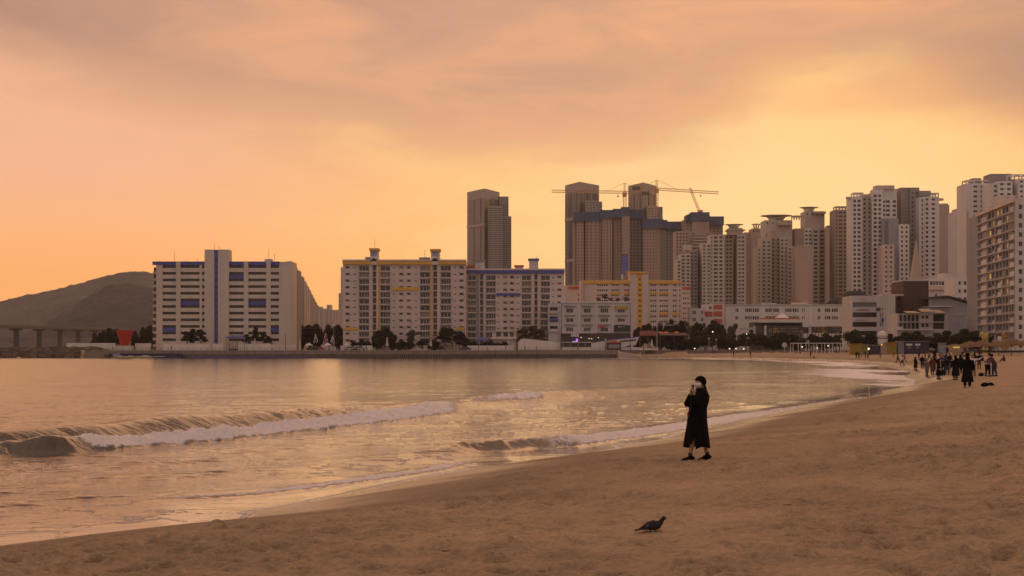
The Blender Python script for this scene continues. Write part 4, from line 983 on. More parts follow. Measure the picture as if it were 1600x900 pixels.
B.slab(1241.6, 1256.4, 357, 14, nc=0, wall=tower_b); B.slab(1256, 1270, 357, 14, nc=0, cols=[(1258, 1262), (1264, 1268.6)], pitch=6.4, hf=.42, ystart=3, yend=384, wall=tower_w); B.slab(1269.6, 1279.6, 357, 14, nc=1, wf=.62, pitch=6.4, hf=.6, d=901); B.slab(1279.6, 1289.6, 357, 14, nc=1, wf=.6, pitch=6.4, hf=.5, d=909, wall=tower_b)
B.slab(1257.5, 1288.5, 330, 14, nc=4, wf=.35, pitch=9, hf=.35, yend=340, d=915); B.pbox('roof_house', tower_b, 1272, 1289.6, 331, 334, 8, d=912, off=2); B.canopy(1252, 1281.4, 322.6, 330, d=912, nst=6); B.done()
B = T(1297, 1020, 'narrow hazy plain tan tower in the gap behind the school', wall=tower_b); B.slab(1287, 1306, 357, 16, nc=0); B.pbox('roof_house', tower_b, 1292, 1301, 354, 357, 5, off=-2); B.pbox('roof_house', tower_c, 1293, 1300, 352, 353.4, 5, off=-1); B.done()
B = T(1317, 900, 'pale tan apartment tower with open roof frame left of the tallest white tower')
B.slab(1304, 1327, 327.5, 14, cols=[(1306, 1308), (1311, 1315.6), (1318.6, 1322.4)], pitch=6.1, hf=.45, yend=500, wall=tower_b); B.slab(1326, 1335, 326, 14, nc=0, d=912, wall=tower_d); B.frame(1306, 1326, 322, 327.5, n=5); B.done()
B = T(1366, 850, 'tallest white tower with grey lift shaft and crowded windows, left of the church spire', wall=tower_w)
B.slab(1331, 1347.4, 307, 14, cols=[(1333.4, 1337.6), (1340, 1345)], pitch=6.95, hf=.6, yend=500, ystart=5); B.slab(1347, 1363, 303.5, 14, nc=2, wf=.42, pitch=6.95, hf=.55, yend=500, ystart=6, d=857, wall=tower_c); B.slab(1363, 1379.4, 300, 14, cols=[(1365, 1370), (1372.6, 1376.6)], pitch=6.95, hf=.6, yend=500, ystart=4, d=852)
B.slab(1379, 1401, 295, 14, nc=0, d=862); B.slab(1379, 1401.4, 310, 8, cols=[(1380, 1383.4), (1384.6, 1390.6), (1395, 1400)], pitch=6.95, hf=.55, yend=340, ystart=3, d=853); B.slab(1379, 1404, 341, 14, nc=0, d=848, wall=mat('blue_grey_shaft', (.28, .27, .29), .7, .08)); B.pbox('shaft_glass', gl_grey, 1382, 1388, 344, 382, .3, d=848, off=.2)
B.slab(1380, 1397.4, 382, 12, cols=[(1383, 1386.4), (1391, 1394)], pitch=7.6, hf=.42, yend=500, ystart=3, d=838, wall=cream2)
B.pbox('roof_house', tower_c, 1369, 1397.6, 289.6, 295.4, 8, d=860); B.pbox('roof_house', tower_w, 1363.4, 1381, 296, 300, 6, d=856); B.frame(1334, 1349.4, 300.6, 307, n=4); b = MB(B.loc); b.tube([(PX(1323, 851), 853, PZ(308.6, 851)), (PX(1333, 851), 853, PZ(309.4, 851))], .8, 8, ell=.5); b.build('roof_antenna', tower_c, B.root); B.done()
B = T(1432, 860, 'white apartment tower with tall brown-grey core rising directly behind the church spire', wall=tower_w)
B.slab(1405, 1421, 350.5, 13, nc=0, cols=[(1408, 1411), (1415, 1418)], pitch=7.3, hf=.5, yend=500, d=846); B.slab(1407, 1422.6, 293, 14, nc=0, wall=tower_d, d=866); B.slab(1422, 1436.6, 293, 14, nc=2, wf=.34, pitch=7.3, hf=.42, yend=500, ystart=7, d=864, wall=tower_d); B.slab(1436, 1442.6, 308, 13, cols=[(1440, 1442.2)], pitch=7.3, hf=.6, yend=500, d=856); B.slab(1442.6, 1467.4, 307, 14, cols=[(1446.4, 1450.6), (1456, 1461)], pitch=7.3, hf=.45, yend=500, ystart=3)
for k in range(5): B.opx('wall_band', tower_b, 1407, 1422.4, 322+k*5.2, 324+k*5.2, .5, d=866, off=.4)
B.pbox('roof_house', tower_d, 1436.4, 1454.4, 298, 306, 7, d=861); B.frame(1453, 1467.4, 301, 307, n=4, d=861); b = MB(B.loc); b.tube([(PX(1467, 862), 864, PZ(311.4, 862)), (PX(1475.6, 862), 864, PZ(311, 862))], .8, 8, ell=.5); b.build('roof_antenna', tower_c, B.root); B.done()
B = T(1476, 960, 'plain brown tower side right of the white tower behind the spire', wall=tower_b); B.slab(1466.6, 1483.4, 320, 15, nc=0); B.slab(1483, 1493.6, 364, 14, nc=0, d=975); B.pbox('roof_house', tower_c, 1470, 1482, 317.6, 320, 6, off=-1); B.pbox('roof_rail', tower_c, 1484, 1492, 360.4, 361.2, .4, d=975); B.slab(1468, 1496, 412, 12, nc=0, d=940); B.done()
B = T(1500, 820, 'narrow apartment tower with one column of white balconies left of the green-edged tower', wall=tower_w)
B.slab(1493, 1500.4, 330, 14, nc=1, wf=.6, pitch=6.95, hf=.5, yend=480); B.slab(1500, 1509.6, 332, 14, nc=1, wf=.4, pitch=6.95, hf=.5, yend=480, wall=tower_d, d=828); B.frame(1493.4, 1500.4, 326.4, 330, n=3); B.done()
B = T(1530, 780, 'pale tower with green painted edge and roof frame rising behind the lit block', wall=tower_w)
B.slab(1509, 1548, 286.5, 16, cols=[(1521, 1527), (1532, 1536.6), (1541.6, 1547)], pitch=7.7, hf=.42, yend=480, ystart=3.4); B.pbox('green_edge', mat('pale_green_paint', (.36, .36, .22), .8, .05), 1510.4, 1513.6, 330, 470, .2, off=.08)
B.pbox('roof_house', tower_d, 1520, 1533, 278.4, 286.4, 8, d=784); B.frame(1509.4, 1548, 281, 286.5, n=4, d=781); B.done()
B = T(1575, 760, 'broad pale tower with brown roof block at the right edge, above the lit block', wall=tower_w)
B.slab(1547.6, 1560.4, 286, 15, cols=[(1553, 1557.6)], pitch=7.8, hf=.45, yend=330, d=766); B.slab(1547.6, 1580, 271.5, 12, nc=0, wall=tower_d, d=780); B.slab(1560, 1582, 283, 14, nc=2, wf=.5, pitch=7.8, hf=.45, yend=322, d=764); B.slab(1581, 1592, 280, 14, nc=0, d=770, wall=greyp); B.slab(1591, 1640, 279, 14, nc=5, wf=.5, pitch=7.8, hf=.4, yend=318, d=763)
B.slab(1561, 1595, 305, 8, cols=[(1574, 1576), (1586, 1590)], pitch=9, hf=.2, yend=316, d=740, wall=cream2); B.frame(1580, 1640, 272, 279, n=6, d=766); B.done()

# ---- blue-netted towers under construction
GC = 'concrete towers under construction with blue netting'
def netted(px, label): return Bld('unfinished_tower', px, 1120, label, 'unfinished tower', GC, bareconc, 3, (darkband, gl_t, darkband))
B = netted(918, 'unfinished tan tower with blue net crown, leftmost, in front of the left glass tower')
B.slab(897, 902, 344, 16, nc=1, wf=.25, pitch=5, yend=440, d=1124); B.slab(901.6, 912, 344, 16, nc=2, wf=.25, pitch=5, yend=440); B.slab(911.4, 915, 344, 10, nc=1, wf=.5, pitch=5, yend=440, d=1130, wall=tower_d); B.slab(914.6, 940, 344, 16, nc=4, wf=.25, pitch=5, yend=440, d=1122)
B.pbox('net_crown', netblue, 896, 914, 332, 345.6, 18, off=2); B.pbox('net_crown', netblue, 913.6, 941, 331.4, 345.6, 18, d=1123, off=2); B.done()
B = netted(970, 'tallest unfinished tower with blue net crown, between the two glass towers')
B.slab(941, 956.6, 340, 16, nc=3, wf=.25, pitch=5, yend=440); B.slab(956, 959, 340, 10, nc=1, wf=.6, pitch=5, yend=440, d=1130, wall=tower_d); B.slab(958.6, 972.6, 338, 16, nc=3, wf=.25, pitch=5, yend=440, d=1122); B.slab(972, 984, 338, 16, nc=0, d=1116); B.slab(983.6, 1004.6, 340, 14, nc=4, wf=.4, pitch=5, yend=440, d=1130, wall=tower_d)  # dark gap and right side: corner shading put into the wall colour
B.pbox('net_crown', netblue, 938, 958, 328.4, 341, 18, off=2); B.pbox('net_crown', netblue, 957.6, 984, 326.6, 340, 18, d=1120, off=2.2); B.pbox('net_crown', netblue, 983.4, 1005.4, 328, 342, 16, d=1128, off=2); B.pbox('net_crown', netblue, 971, 984.6, 323.4, 329, 12, d=1124)
# painted mural low on the front
B.opx('mural', mat('mural_blue', (.10, .13, .36), .8, .2, .3), 970.6, 980.6, 399.6, 431, .2, off=4.3); B.opx('mural', dkconc, 970.6, 980.6, 397.6, 399.8, .8, off=4.6); B.opx('mural', mat('mural_orange', (.42, .20, .08), .8, .2, .3), 976.6, 982.6, 424, 437, .2, off=4.4); B.opx('mural', white, 970, 973, 429, 437, .2, off=4.5); B.done()
B = netted(1035, 'unfinished tower with low blue net crown right of the tallest netted one')
B.slab(1005, 1032, 355, 16, nc=6, wf=.25, pitch=5, yend=440); B.slab(1031.6, 1040, 356, 14, nc=0, d=1128, wall=tower_d); B.slab(1040, 1066, 357, 16, nc=5, wf=.25, pitch=5, yend=440, d=1132, wall=tower_d)
B.pbox('net_crown', netblue, 1003.6, 1036, 342.4, 357, 18, off=2); B.pbox('net_crown', netblue, 1035, 1067, 346.4, 359.4, 18, d=1130, off=2); B.pbox('net_crown', netblue, 1035.6, 1043, 343.6, 347, 10, d=1132); B.done()
B = netted(1100, 'unfinished tower with blue net crown and crane mast, rightmost of the netted ones')
B.slab(1066.6, 1082, 344, 16, nc=3, wf=.25, pitch=5, yend=400); B.slab(1081.6, 1108, 346, 16, nc=0, d=1116); B.slab(1107.6, 1129.6, 347, 16, nc=4, wf=.3, pitch=5, yend=400, d=1126)
B.pbox('net_crown', netblue, 1072, 1090, 336, 347, 16, off=2); B.pbox('net_crown', netblue, 1079, 1108, 332, 345, 18, d=1118, off=3); B.pbox('net_crown', netblue, 1107, 1130.6, 338.4, 352, 18, d=1124, off=2); B.done()

# ---- glass towers, their corners turned to the bay
def glass(pts, ytop, ypeak, ycrown, d, B, yb=470, lines=2):
    """three footprint pixels left, corner, right: two glazed faces meeting at the corner"""
    (a, da), (c, dc), (e, de) = pts
    for (p, dp), (q, dq), m_ in (((a, da), (c, dc), gl_grey), ((c, dc), (e, de), mat('curtain_wall_brown', (.145, .125, .115), .35, .1, .08, streak=True))):
        P_, Q = Vector((PX(p, dp), dp, 0)), Vector((PX(q, dq), dq, 0)); zc = PZ(ycrown, d); zp = PZ(ytop, d); zk = PZ(ypeak, dc)
        B.mb('curtain_wall', m_).quad((P_.x, P_.y, BZ), (Q.x, Q.y, BZ), (Q.x, Q.y, zc), (P_.x, P_.y, zc))
        z1, z2 = (zp, zk) if p == a else (zk, zp)
        B.mb('crown', crown).quad((P_.x, P_.y, zc), (Q.x, Q.y, zc), (Q.x, Q.y, z2), (P_.x, P_.y, z1))
        u_ = (Q-P_); L = u_.length; u_.normalize(); n_ = Vector((u_.y, -u_.x, 0))
        for k in range(1, 5):
            t_ = k/5*L; c_ = P_+u_*t_+n_*.2; b_ = MB(B.loc); b_.obox((c_.x, c_.y), (u_.x, u_.y), .5, .2, BZ, zc-1); b_.build('mullion', crown if k % 2 else darkband, B.root)
        for yy in (ytop+55, ytop+120):
            z = PZ(yy, d); c_ = (P_+Q)/2+n_*.3; b_ = MB(B.loc); b_.obox((c_.x, c_.y), (u_.x, u_.y), L/2-.2, .3, z-1.5, z+1.5); b_.build('floor_band', crown, B.root)
        nz_ = int((zc-BZ)/4.2)
        for k in range(nz_):
            z = BZ+4.2*k; c_ = (P_+Q)/2+n_*.1; B.mb('curtain_wall', m_).obox((c_.x, c_.y), (u_.x, u_.y), L/2-.1, .12, z, z+1.3)
    w0 = (PX(a, da), da); w1 = (PX(c, dc), dc); w2 = (PX(e, de), de); w3 = (w0[0]+w2[0]-w1[0], da+de-dc)
    for A, C_ in ((w2, w3), (w3, w0)): B.mb('curtain_wall', gl_grey).quad((A[0], A[1], BZ), (C_[0], C_[1], BZ), (C_[0], C_[1], PZ(ytop, d)), (A[0], A[1], PZ(ytop, d)))
    z = PZ(ytop, d); B.mb('crown', crown).add([(w0[0], w0[1], z), (w1[0], w1[1], PZ(ypeak, dc)), (w2[0], w2[1], z), (w3[0], w3[1], z)], [(0, 1, 2, 3)])
GG = 'glass skyscrapers in the haze'
B = Bld('skyscraper', 765, 1500, 'grey stepped glass skyscraper standing alone behind the blue-banded block', 'skyscraper', GG, crown, panes=(gl_t,))
glass([(730, 1520), (757, 1490), (780.6, 1520)], 297, 294.4, 310, 1500, B); B.slab(780, 794.6, 307, 25, nc=3, wf=.5, pitch=4, ystart=12, yend=420, d=1516, wall=tower_d); B.slab(763, 785.6, 322, 20, nc=3, wf=.85, pitch=3.4, hf=.4, ystart=3, yend=420, d=1476, wall=tower_d); B.slab(785, 799, 338, 22, nc=3, wf=.8, pitch=3.4, hf=.4, ystart=4, yend=420, d=1490, wall=tower_d); B.done()
B = Bld('skyscraper', 910, 1420, 'grey glass skyscraper with pale crown at the left end of the netted towers', 'skyscraper', GG, crown, panes=(gl_t,))
glass([(883, 1440), (905.6, 1410), (936, 1440)], 286, 284, 300, 1420, B); B.slab(915.6, 936, 313, 18, nc=4, wf=.5, pitch=4, yend=335, d=1398, wall=tower_d); B.slab(935.6, 940.8, 315, 18, nc=1, wf=.6, pitch=4, yend=345, d=1404, wall=greyp); B.done()
B = Bld('skyscraper', 1005, 1450, 'grey glass skyscraper with pale crown rising behind the crane masts', 'skyscraper', GG, crown, panes=(gl_t,))
glass([(981.6, 1470), (1005, 1440), (1026, 1470)], 287, 285, 301, 1450, B); B.slab(1012, 1027, 322, 18, nc=3, wf=.5, pitch=4, yend=345, d=1430, wall=tower_b); B.slab(1026.6, 1035.4, 323, 18, nc=2, wf=.5, pitch=4, yend=345, d=1436, wall=tower_d); B.done()

# ---- cranes
def lattice(b, A, C_, wd, n, r=.12):
    r *= .6
    A = Vector(A); C_ = Vector(C_); t_ = (C_-A).normalized(); s_ = Vector((0, 1, 0)); q = t_.cross(s_).normalized()
    cor = [q*wd/2+s_*wd/2, q*wd/2-s_*wd/2, -q*wd/2-s_*wd/2, -q*wd/2+s_*wd/2]
    for c in cor: b.tube([A+c, C_+c], r*1.6, 4)
    for k in range(n):
        p0 = A.lerp(C_, k/n); p1 = A.lerp(C_, (k+1)/n)
        for j in range(4):
            b.tube([p0+cor[j], p1+cor[(j+1) % 4]], r, 3, caps=False)
def crane(mx_, my0, my1, jib, apex, ties, d, label):
    loc = Vector((PX(mx_, d), d, PZ(my1, d))); root = empty('tower_crane', loc, label, 'crane', 'tower cranes over the netted towers')
    P = lambda x, y: (PX(x, d), d, PZ(y, d))
    b = MB(loc); lattice(b, P(mx_, my1), P(mx_, my0), 2.2, 10, .16); b.build('mast', orangemetal, root)
    b = MB(loc); lattice(b, P(*jib[0]), P(*jib[1]), 1.8, 40, .14); b.build('jib', orangemetal, root)
    b = MB(loc); x, y, z = P(mx_, (my0+3)); b.box(x-1.6, x+1.6, d-1.6, d+1.6, z-2.2, z+1); b.build('cab', orangemetal, root)
    x, y, z = P(*jib[2]); b = MB(loc); b.box(x-3, x+3, d-1, d+1, z-1.6, z+1.2); b.build('counterweight', dkconc, root)
    b = MB(loc); lattice(b, P(mx_, my0), P(*apex), 1.1, 5, .12); b.build('apex', orangemetal, root)
    for q in ties: b = MB(loc); b.tube([P(*apex), P(*q)], .12, 3); b.build('tie_rod', metal, root)
    hx, hy = jib[3]; b = MB(loc); b.tube([P(hx, hy), P(hx, hy+6)], .08, 3); x, y, z = P(hx, hy+6); b.ball((x, y, z), .7, 6, 4); b.build('hook', metal, root)
crane(976, 300, 324, ((862, 298.6), (1012, 301), (1009, 301.4), (965.6, 300.6)), (976, 286), ((944, 299.6), (1008, 300.6)), 1130, 'long-armed orange tower crane, its jib reaching left past the glass tower')
crane(1026, 294, 334, ((991, 293), (1123, 301.4), (994, 293.6), (1095, 300)), (1026, 281.4), ((1060, 296.4), (1001, 294)), 1140, 'orange tower crane beside the right glass tower with its jib reaching right')
root = empty('luffing_crane', (PX(1093, 1125), 1125, PZ(350, 1125)), 'small crane with steeply leaning boom above the rightmost netted tower', 'crane', 'tower cranes over the netted towers')
loc = root.location.copy(); P = lambda x, y: (PX(x, 1125), 1125, PZ(y, 1125))
b = MB(loc); lattice(b, P(1093, 350), P(1093, 331), 1.8, 8, .14); b.build('mast', orangemetal, root)
b = MB(loc); lattice(b, P(1093, 332), P(1078, 293.4), 1.3, 16, .11); b.build('boom', orangemetal, root)
b = MB(loc); x, y, z = P(1094, 331); b.box(x-2, x+2, 1124, 1126, z-1, z+1.4); b.build('cab', orangemetal, root)
b = MB(loc); b.tube([P(1078, 293.4), P(1095.6, 331)], .07, 3); b.build('cable', metal, root)

# ================================================================== HILLS, BRIDGE, SHORE WORKS
def hill(name, prof, D, thick, seed, m):
    px = np.array([p[0] for p in prof], float); py = np.array([p[1] for p in prof], float)
    tx = np.linspace(px[0], px[-1], 700); ty = np.linspace(-1, 1, 160)
    Pp = np.interp(tx, px, py); H = (HY-Pp)*D/F+CAMZ
    X = np.repeat(((tx-CX)/F*D)[None, :], 160, 0); Y = D+np.repeat((ty*thick)[:, None], 700, 1)
    fall = np.clip(1-np.abs(ty)**1.6, 0, 1)[:, None]
    Z = H[None, :]*fall+(fbm(X/60, Y/60, 4, seed)-.5)*12*np.minimum(H[None, :]/60, 1)*(1-np.exp(-((ty[:, None])/.12)**2))*fall
    Z = Z+(fbm(X/13, Y/13, 3, seed+5)-.35)*9*np.minimum(H[None, :]/30, 1)*fall
    sheet(name, X, Y, np.maximum(Z, -1.5), None, m, kind='structure')
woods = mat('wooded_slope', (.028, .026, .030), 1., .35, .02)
hill('hills', [(-420, 540), (-200, 524), (-60, 503), (0, 487), (30, 471), (70, 459), (110, 451), (150, 442), (180, 433), (205, 427), (225, 426), (245, 430), (300, 445), (380, 480), (440, 515), (480, 543)], 3000, 520, 3, mat('haze_tinted_slope', (.056, .052, .060), 1., .3, .01))  # far ridge lighter and greyer: distance haze put into its colour
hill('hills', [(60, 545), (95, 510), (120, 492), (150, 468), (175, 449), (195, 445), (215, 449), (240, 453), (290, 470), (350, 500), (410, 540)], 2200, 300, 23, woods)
hill('hills', [(-420, 538), (-200, 531), (0, 527), (60, 531), (130, 528), (200, 532), (330, 540)], 1900, 120, 43, woods)
hill('hills', [(1262, 546), (1285, 480), (1300, 464), (1325, 459), (1345, 456), (1365, 470), (1385, 546)], 700, 18, 63, woods)

# bridge on piers across the left
bd0, bd1 = 1150, 1600
root = empty('bridge', (PX(0, bd0), bd0, 0), 'long grey road bridge on pale piers crossing the water before the hills', 'bridge'); LO = root.location.copy()
def bp(t): return (PX(-60, bd0-60)*(1-t)+PX(172, bd1)*t, (bd0-60)*(1-t)+bd1*t)
z_a, z_b = PZ(510.4, bd0), PZ(514, bd1); A = bp(0); C_ = bp(1); ul = math.hypot(C_[0]-A[0], C_[1]-A[1]); uu = ((C_[0]-A[0])/ul, (C_[1]-A[1])/ul)
def zt_(t): return z_a*(1-t)+z_b*t
b = MB(LO)
for k in range(24):
    t0, t1 = k/24, (k+1)/24; p0, p1 = bp(t0), bp(t1); n_ = (uu[1]*6, -uu[0]*6); V = []
    for (p, t_) in ((p0, t0), (p1, t1)):
        for s_ in (1, -1):
            for dzz in (0, -1.6): V.append((p[0]+n_[0]*s_, p[1]+n_[1]*s_, zt_(t_)+dzz))
    b.add(V, [(0, 1, 5, 4), (2, 6, 7, 3), (0, 4, 6, 2), (1, 3, 7, 5)])
b.build('deck', mat('bridge_deck', (.07, .06, .06), .9, .1), root)
for k in range(1, 7):
    t_ = k/7; p = bp(t_); b = MB(LO); b.obox(p, uu, 1.1, 2.2, -1, zt_(t_)-1.6); b.obox(p, uu, 1.8, 5.4, zt_(t_)-3.2, zt_(t_)-1.7); b.build('pier', mat('bridge_pier', (.06, .055, .058), .9, .15), root)
b = MB(LO); 
for s_ in (1, -1):
    V = []
    for p, t_ in ((A, 0), (C_, 1)):
        for dzz in (.1, 1.3): V.append((p[0]+uu[1]*5.8*s_, p[1]-uu[0]*5.8*s_, zt_(t_)+dzz)); V.append((p[0]+uu[1]*5.6*s_, p[1]-uu[0]*5.6*s_, zt_(t_)+dzz))
    b.add(V, [(0, 2, 6, 4), (1, 5, 7, 3), (2, 3, 7, 6)])
b.build('parapet', mat('bridge_parapet', (.10, .09, .09), .9, .1), root)
for k in range(10):
    t_ = (k+.5)/10; p = bp(t_); b = MB(LO); z = zt_(t_); b.tube([(p[0], p[1], z), (p[0], p[1], z+9), (p[0]+2, p[1], z+9.6)], .16, 5); b.build('lamp_post', metal, root)

# rock breakwater
b = MB((PX(60, 552), 552, 0)); rg = random.Random(4)
for i in range(2600):
    px_ = rg.uniform(-260, 196); v_ = rg.random(); d = 540+v_*22; h = 3.6*math.sin(min(1, v_*1.5)*math.pi/2)*(1 if px_ < 150 else max(.1, (196-px_)/46))
    x = PX(px_, d); s_ = rg.uniform(.6, 1.5); a = rg.uniform(0, 6.28); q = []
    for k in range(8):
        sx, sy, sz = (-1, 1)[k & 1], (-1, 1)[(k >> 1) & 1], (-1, 1)[k >> 2]; f_ = s_*rg.uniform(.5, 1)
        q.append((x+f_*(sx*math.cos(a)-sy*math.sin(a)), d+f_*(sx*math.sin(a)+sy*math.cos(a)), h*rg.uniform(.86, 1)+f_*sz*.75))
    b.add(q, [(0, 2, 3, 1), (4, 5, 7, 6), (0, 1, 5, 4), (1, 3, 7, 5), (3, 2, 6, 7), (2, 0, 4, 6)])
b.build('breakwater_rocks', mat('rock', (.15, .105, .075), .95, .45, .35), label='heap of dark brown armour rocks forming the breakwater at the left', cat='breakwater', kind='stuff')

# seawall with its row of piers at the waterline and the railing on top
SW = WALLD-.9; x0, x1 = PX(160, SW), PX(968, SW)
root = empty('seawall', ((x0+x1)/2, SW, 0), 'long grey-brown concrete seawall with a row of small piers below', 'seawall'); LO = root.location.copy()
b = MB(LO); b.box(x0, x1, SW, SW+2.2, PZ(553.4, SW), 2.86); b.build('wall', concrete, root)
b = MB(LO); b.box(x0, x1, SW+.9, SW+2, -1.4, PZ(553.4, SW)-.01); b.build('recess_wall', dkconc, root)  # dark tone puts the shade behind the piers into the colour
b = MB(LO); b.box(x0, x1, SW-.12, SW+2.3, PZ(548, SW), PZ(547.2, SW)); b.build('coping', mat('coping_stone', (.33, .27, .22), .9, .12), root)
b = MB(LO); b.box(x0, x1, SW-1.2, SW+.8, -1.2, PZ(558.7, SW)); b.build('footing', dkconc, root)
n = 250; over = MB(LO); pie = None
for k in range(n):
    x = x0+(x1-x0)*(k+.5)/n+ (0 if k < 40 else 0)
    if k % 5 < 2 or k >= 240:
        over.box(x-.16, x+.16, SW-.35, SW+.85, PZ(558.6, SW), PZ(553.4, SW)); continue
    if pie is None:
        q = MB(); q.box(-.16, .16, -.35, .85, PZ(558.6, SW), PZ(553.4, SW)); pie = q.build('pier', concrete, root); pie.location = (x-LO.x, 0, 0); cnt = 1
    elif cnt < 100: o = pie.copy(); col.objects.link(o); o.parent = root; o.location = (x-LO.x, 0, 0); cnt += 1
    else: over.box(x-.16, x+.16, SW-.35, SW+.85, PZ(558.6, SW), PZ(553.4, SW))
over.build('pier', concrete, root, kind='stuff')
b = MB(LO)
for k in range(75): xx = x0+(x1-x0)*k/75; b.box(xx-.07, xx+.07, SW-.05, SW, PZ(553.2, SW), PZ(548.2, SW))
b.build('wall_rib', dkconc, root, kind='stuff')
root = empty('railing', ((x0+x1)/2, SW+.5, 2.86), 'thin dark metal railing along the top of the seawall', 'railing'); LO = root.location.copy()
for z in (3.3, 3.85): b = MB(LO); b.box(x0, x1, SW+.45, SW+.5, z-.03, z+.03); b.build('rail', metal, root)
q = MB(); q.box(-.05, .05, -.05, .05, 0, 1.02); po = q.build('post', metal, root)
for k in range(80):
    o = po if k == 0 else po.copy(); 
    if k: col.objects.link(o); o.parent = root
    o.location = (x0+(x1-x0)*k/79-LO.x, -.09, 0)
# promenade edge behind the beach
b = MB((PROM[2][0], PROM[2][1], 0))
for i in range(len(PROM)-1):
    a, c = Vector(PROM[i]+(0,)), Vector(PROM[i+1]+(0,)); u_ = (c-a).normalized(); n_ = Vector((u_.y, -u_.x, 0))*1.4
    b.add([a+n_, c+n_, c-n_*.5, a-n_*.5]+[p+Vector((0, 0, 2.93)) for p in (a+n_, c+n_, c-n_*.5, a-n_*.5)], [(0, 1, 5, 4), (4, 5, 6, 7), (2, 3, 7, 6), (1, 2, 6, 5), (3, 0, 4, 7)])
b.build('beach_retaining_wall', mat('grey_kerb_stone', (.17, .135, .12), .9, .15), label='low grey retaining wall along the back of the beach', cat='retaining wall')
# slipway at the end of the seawall
b = MB((PX(984, 527), 527, 0)); X = [PX(p, 528) for p in (966, 1004)]
b.add([(X[0], 533, 2.8), (X[0], 528, 2.8), (X[1], 526, .4), (X[1], 532, .9), (X[0], 533, -.5), (X[0], 528, -.5), (X[1], 526, -.5), (X[1], 532, -.5)], [(0, 1, 2, 3), (1, 5, 6, 2), (2, 6, 7, 3), (0, 4, 5, 1), (3, 7, 4, 0)])
b.build('slipway', mat('pale_concrete', (.38, .29, .22), .9, .15), label='sloping pale concrete slipway where the seawall meets the beach', cat='slipway')

# low walls along the promenade
def lowwall(a, b_, y0, y1, d, label, m=white):
    q = MB((PX((a+b_)/2, d), d, BZ)); q.box(PX(a, d), PX(b_, d), d, d+.4, BZ, PZ(y0, d)); o = q.build('garden_wall', m, None, label=label, cat='wall', group='low walls along the promenade')
    return o
lowwall(104, 180, 536, 543, 556, 'low pale wall behind the breakwater rocks, left of the red funnel'); lowwall(211, 236, 536.4, 543, 553, 'short pale wall piece right of the red funnel')
lowwall(254, 329, 537, 544, 550, 'low pale wall under the pines at the left half of the blue-striped slab'); lowwall(332, 349, 537, 544, 549.5, 'short white wall between the two clumps of pines'); lowwall(372, 424, 537, 544, 550, 'low pale wall behind the taller pine clump')
lowwall(425, 462, 537.6, 544, 549.4, 'low pinkish wall at the right end of the blue-striped slab', cream2); lowwall(532, 582, 540, 544, 551, 'low pale wall with parked cars before the yellow-trimmed block'); lowwall(634, 668, 540, 544, 551, 'short pale wall in the middle before the yellow-trimmed block', cream2)
lowwall(730, 803, 540, 544.6, 551, 'low pale wall before the blue-banded block')
# sloping white wall and boat-shaped terrace
q = MB((PX(840, 546), 546, BZ)); d = 546
q.vprism([(PX(a, d), PZ(y, d)) for a, y in ((809.5, 546.6), (809.5, 534), (813, 530.4), (818, 529), (832, 530.2), (876, 535.4), (876, 546.6))][::-1], d, d+1.2); q.build('garden_wall', white, label='long white wall with sloping top and rounded left end on the promenade', cat='wall')
root = empty('boat_shaped_terrace', (PX(950, 544), 544, BZ), 'white boat-shaped terrace building with raised prow and dark glazed front', 'terrace building'); LO = root.location.copy(); d = 544
def vp(pts, y0, y1, name, m): q = MB(LO); q.vprism([(PX(a, d), PZ(y, d)) for a, y in pts][::-1], y0, y1); return q.build(name, m, root)
vp([(876, 547), (876, 542.4), (950, 542.4), (950, 547)], d+.1, d+5, 'base_wall', white)
vp([(876, 542.3), (876, 535.6), (925, 535.6), (925, 542.3)], d+1.4, d+5, 'glazing', gl_a); vp([(876, 535.5), (876, 534.2), (926, 534.2), (926, 535.5)], d+.2, d+5.4, 'roof_slab', greyw)
vp([(924, 542.3), (924, 536.5), (940, 533.4), (962, 530.6), (999, 526.2), (993.5, 539), (985, 539.2), (975, 542.2)], d+.3, d+4.6, 'hull', white)
vp([(940, 531.8), (962, 529), (999.6, 525.2), (999.4, 526.4), (962, 530.5), (940, 533.3)], d+.1, d+4.8, 'hull_trim', blue)
vp([(968, 547), (968, 542.4), (990, 542.4), (1027, 545), (1027, 547)], d-.4, d+3, 'bow_wall', white)
vp([(969, 532.2), (994, 529.8), (993, 532.4), (969, 534.6)], d+.14, d+.24, 'lettering', brick)
for k in range(4): vp([(880+k*11.5, 541.4), (880+k*11.5, 536.6), (880.7+k*11.5, 536.6), (880.7+k*11.5, 541.4)], d+1.2, d+1.38, 'window_post', greyw)
root = empty('kiosk', (PX(959, 540), 540, BZ), 'red-brown kiosk with round red cap before the boat-shaped terrace', 'kiosk'); LO = root.location.copy(); d = 540
vp([(948.5, 547), (948.5, 536), (970.5, 536), (970.5, 547)], d, d+3, 'body', brick); vp([(947.6, 536), (949, 534), (970, 534), (971.6, 536)], d-.4, d+3.2, 'roof', red)
vp([(951, 544), (951, 538), (968, 538), (968, 544)], d-.08, d-.01, 'shutter', greyp); q = MB(LO); q.ball((PX(959.4, d), d+1, PZ(533.6, d)), .8, 10, 6, (1.3, 1, 1)); q.build('cap', red, root, True)

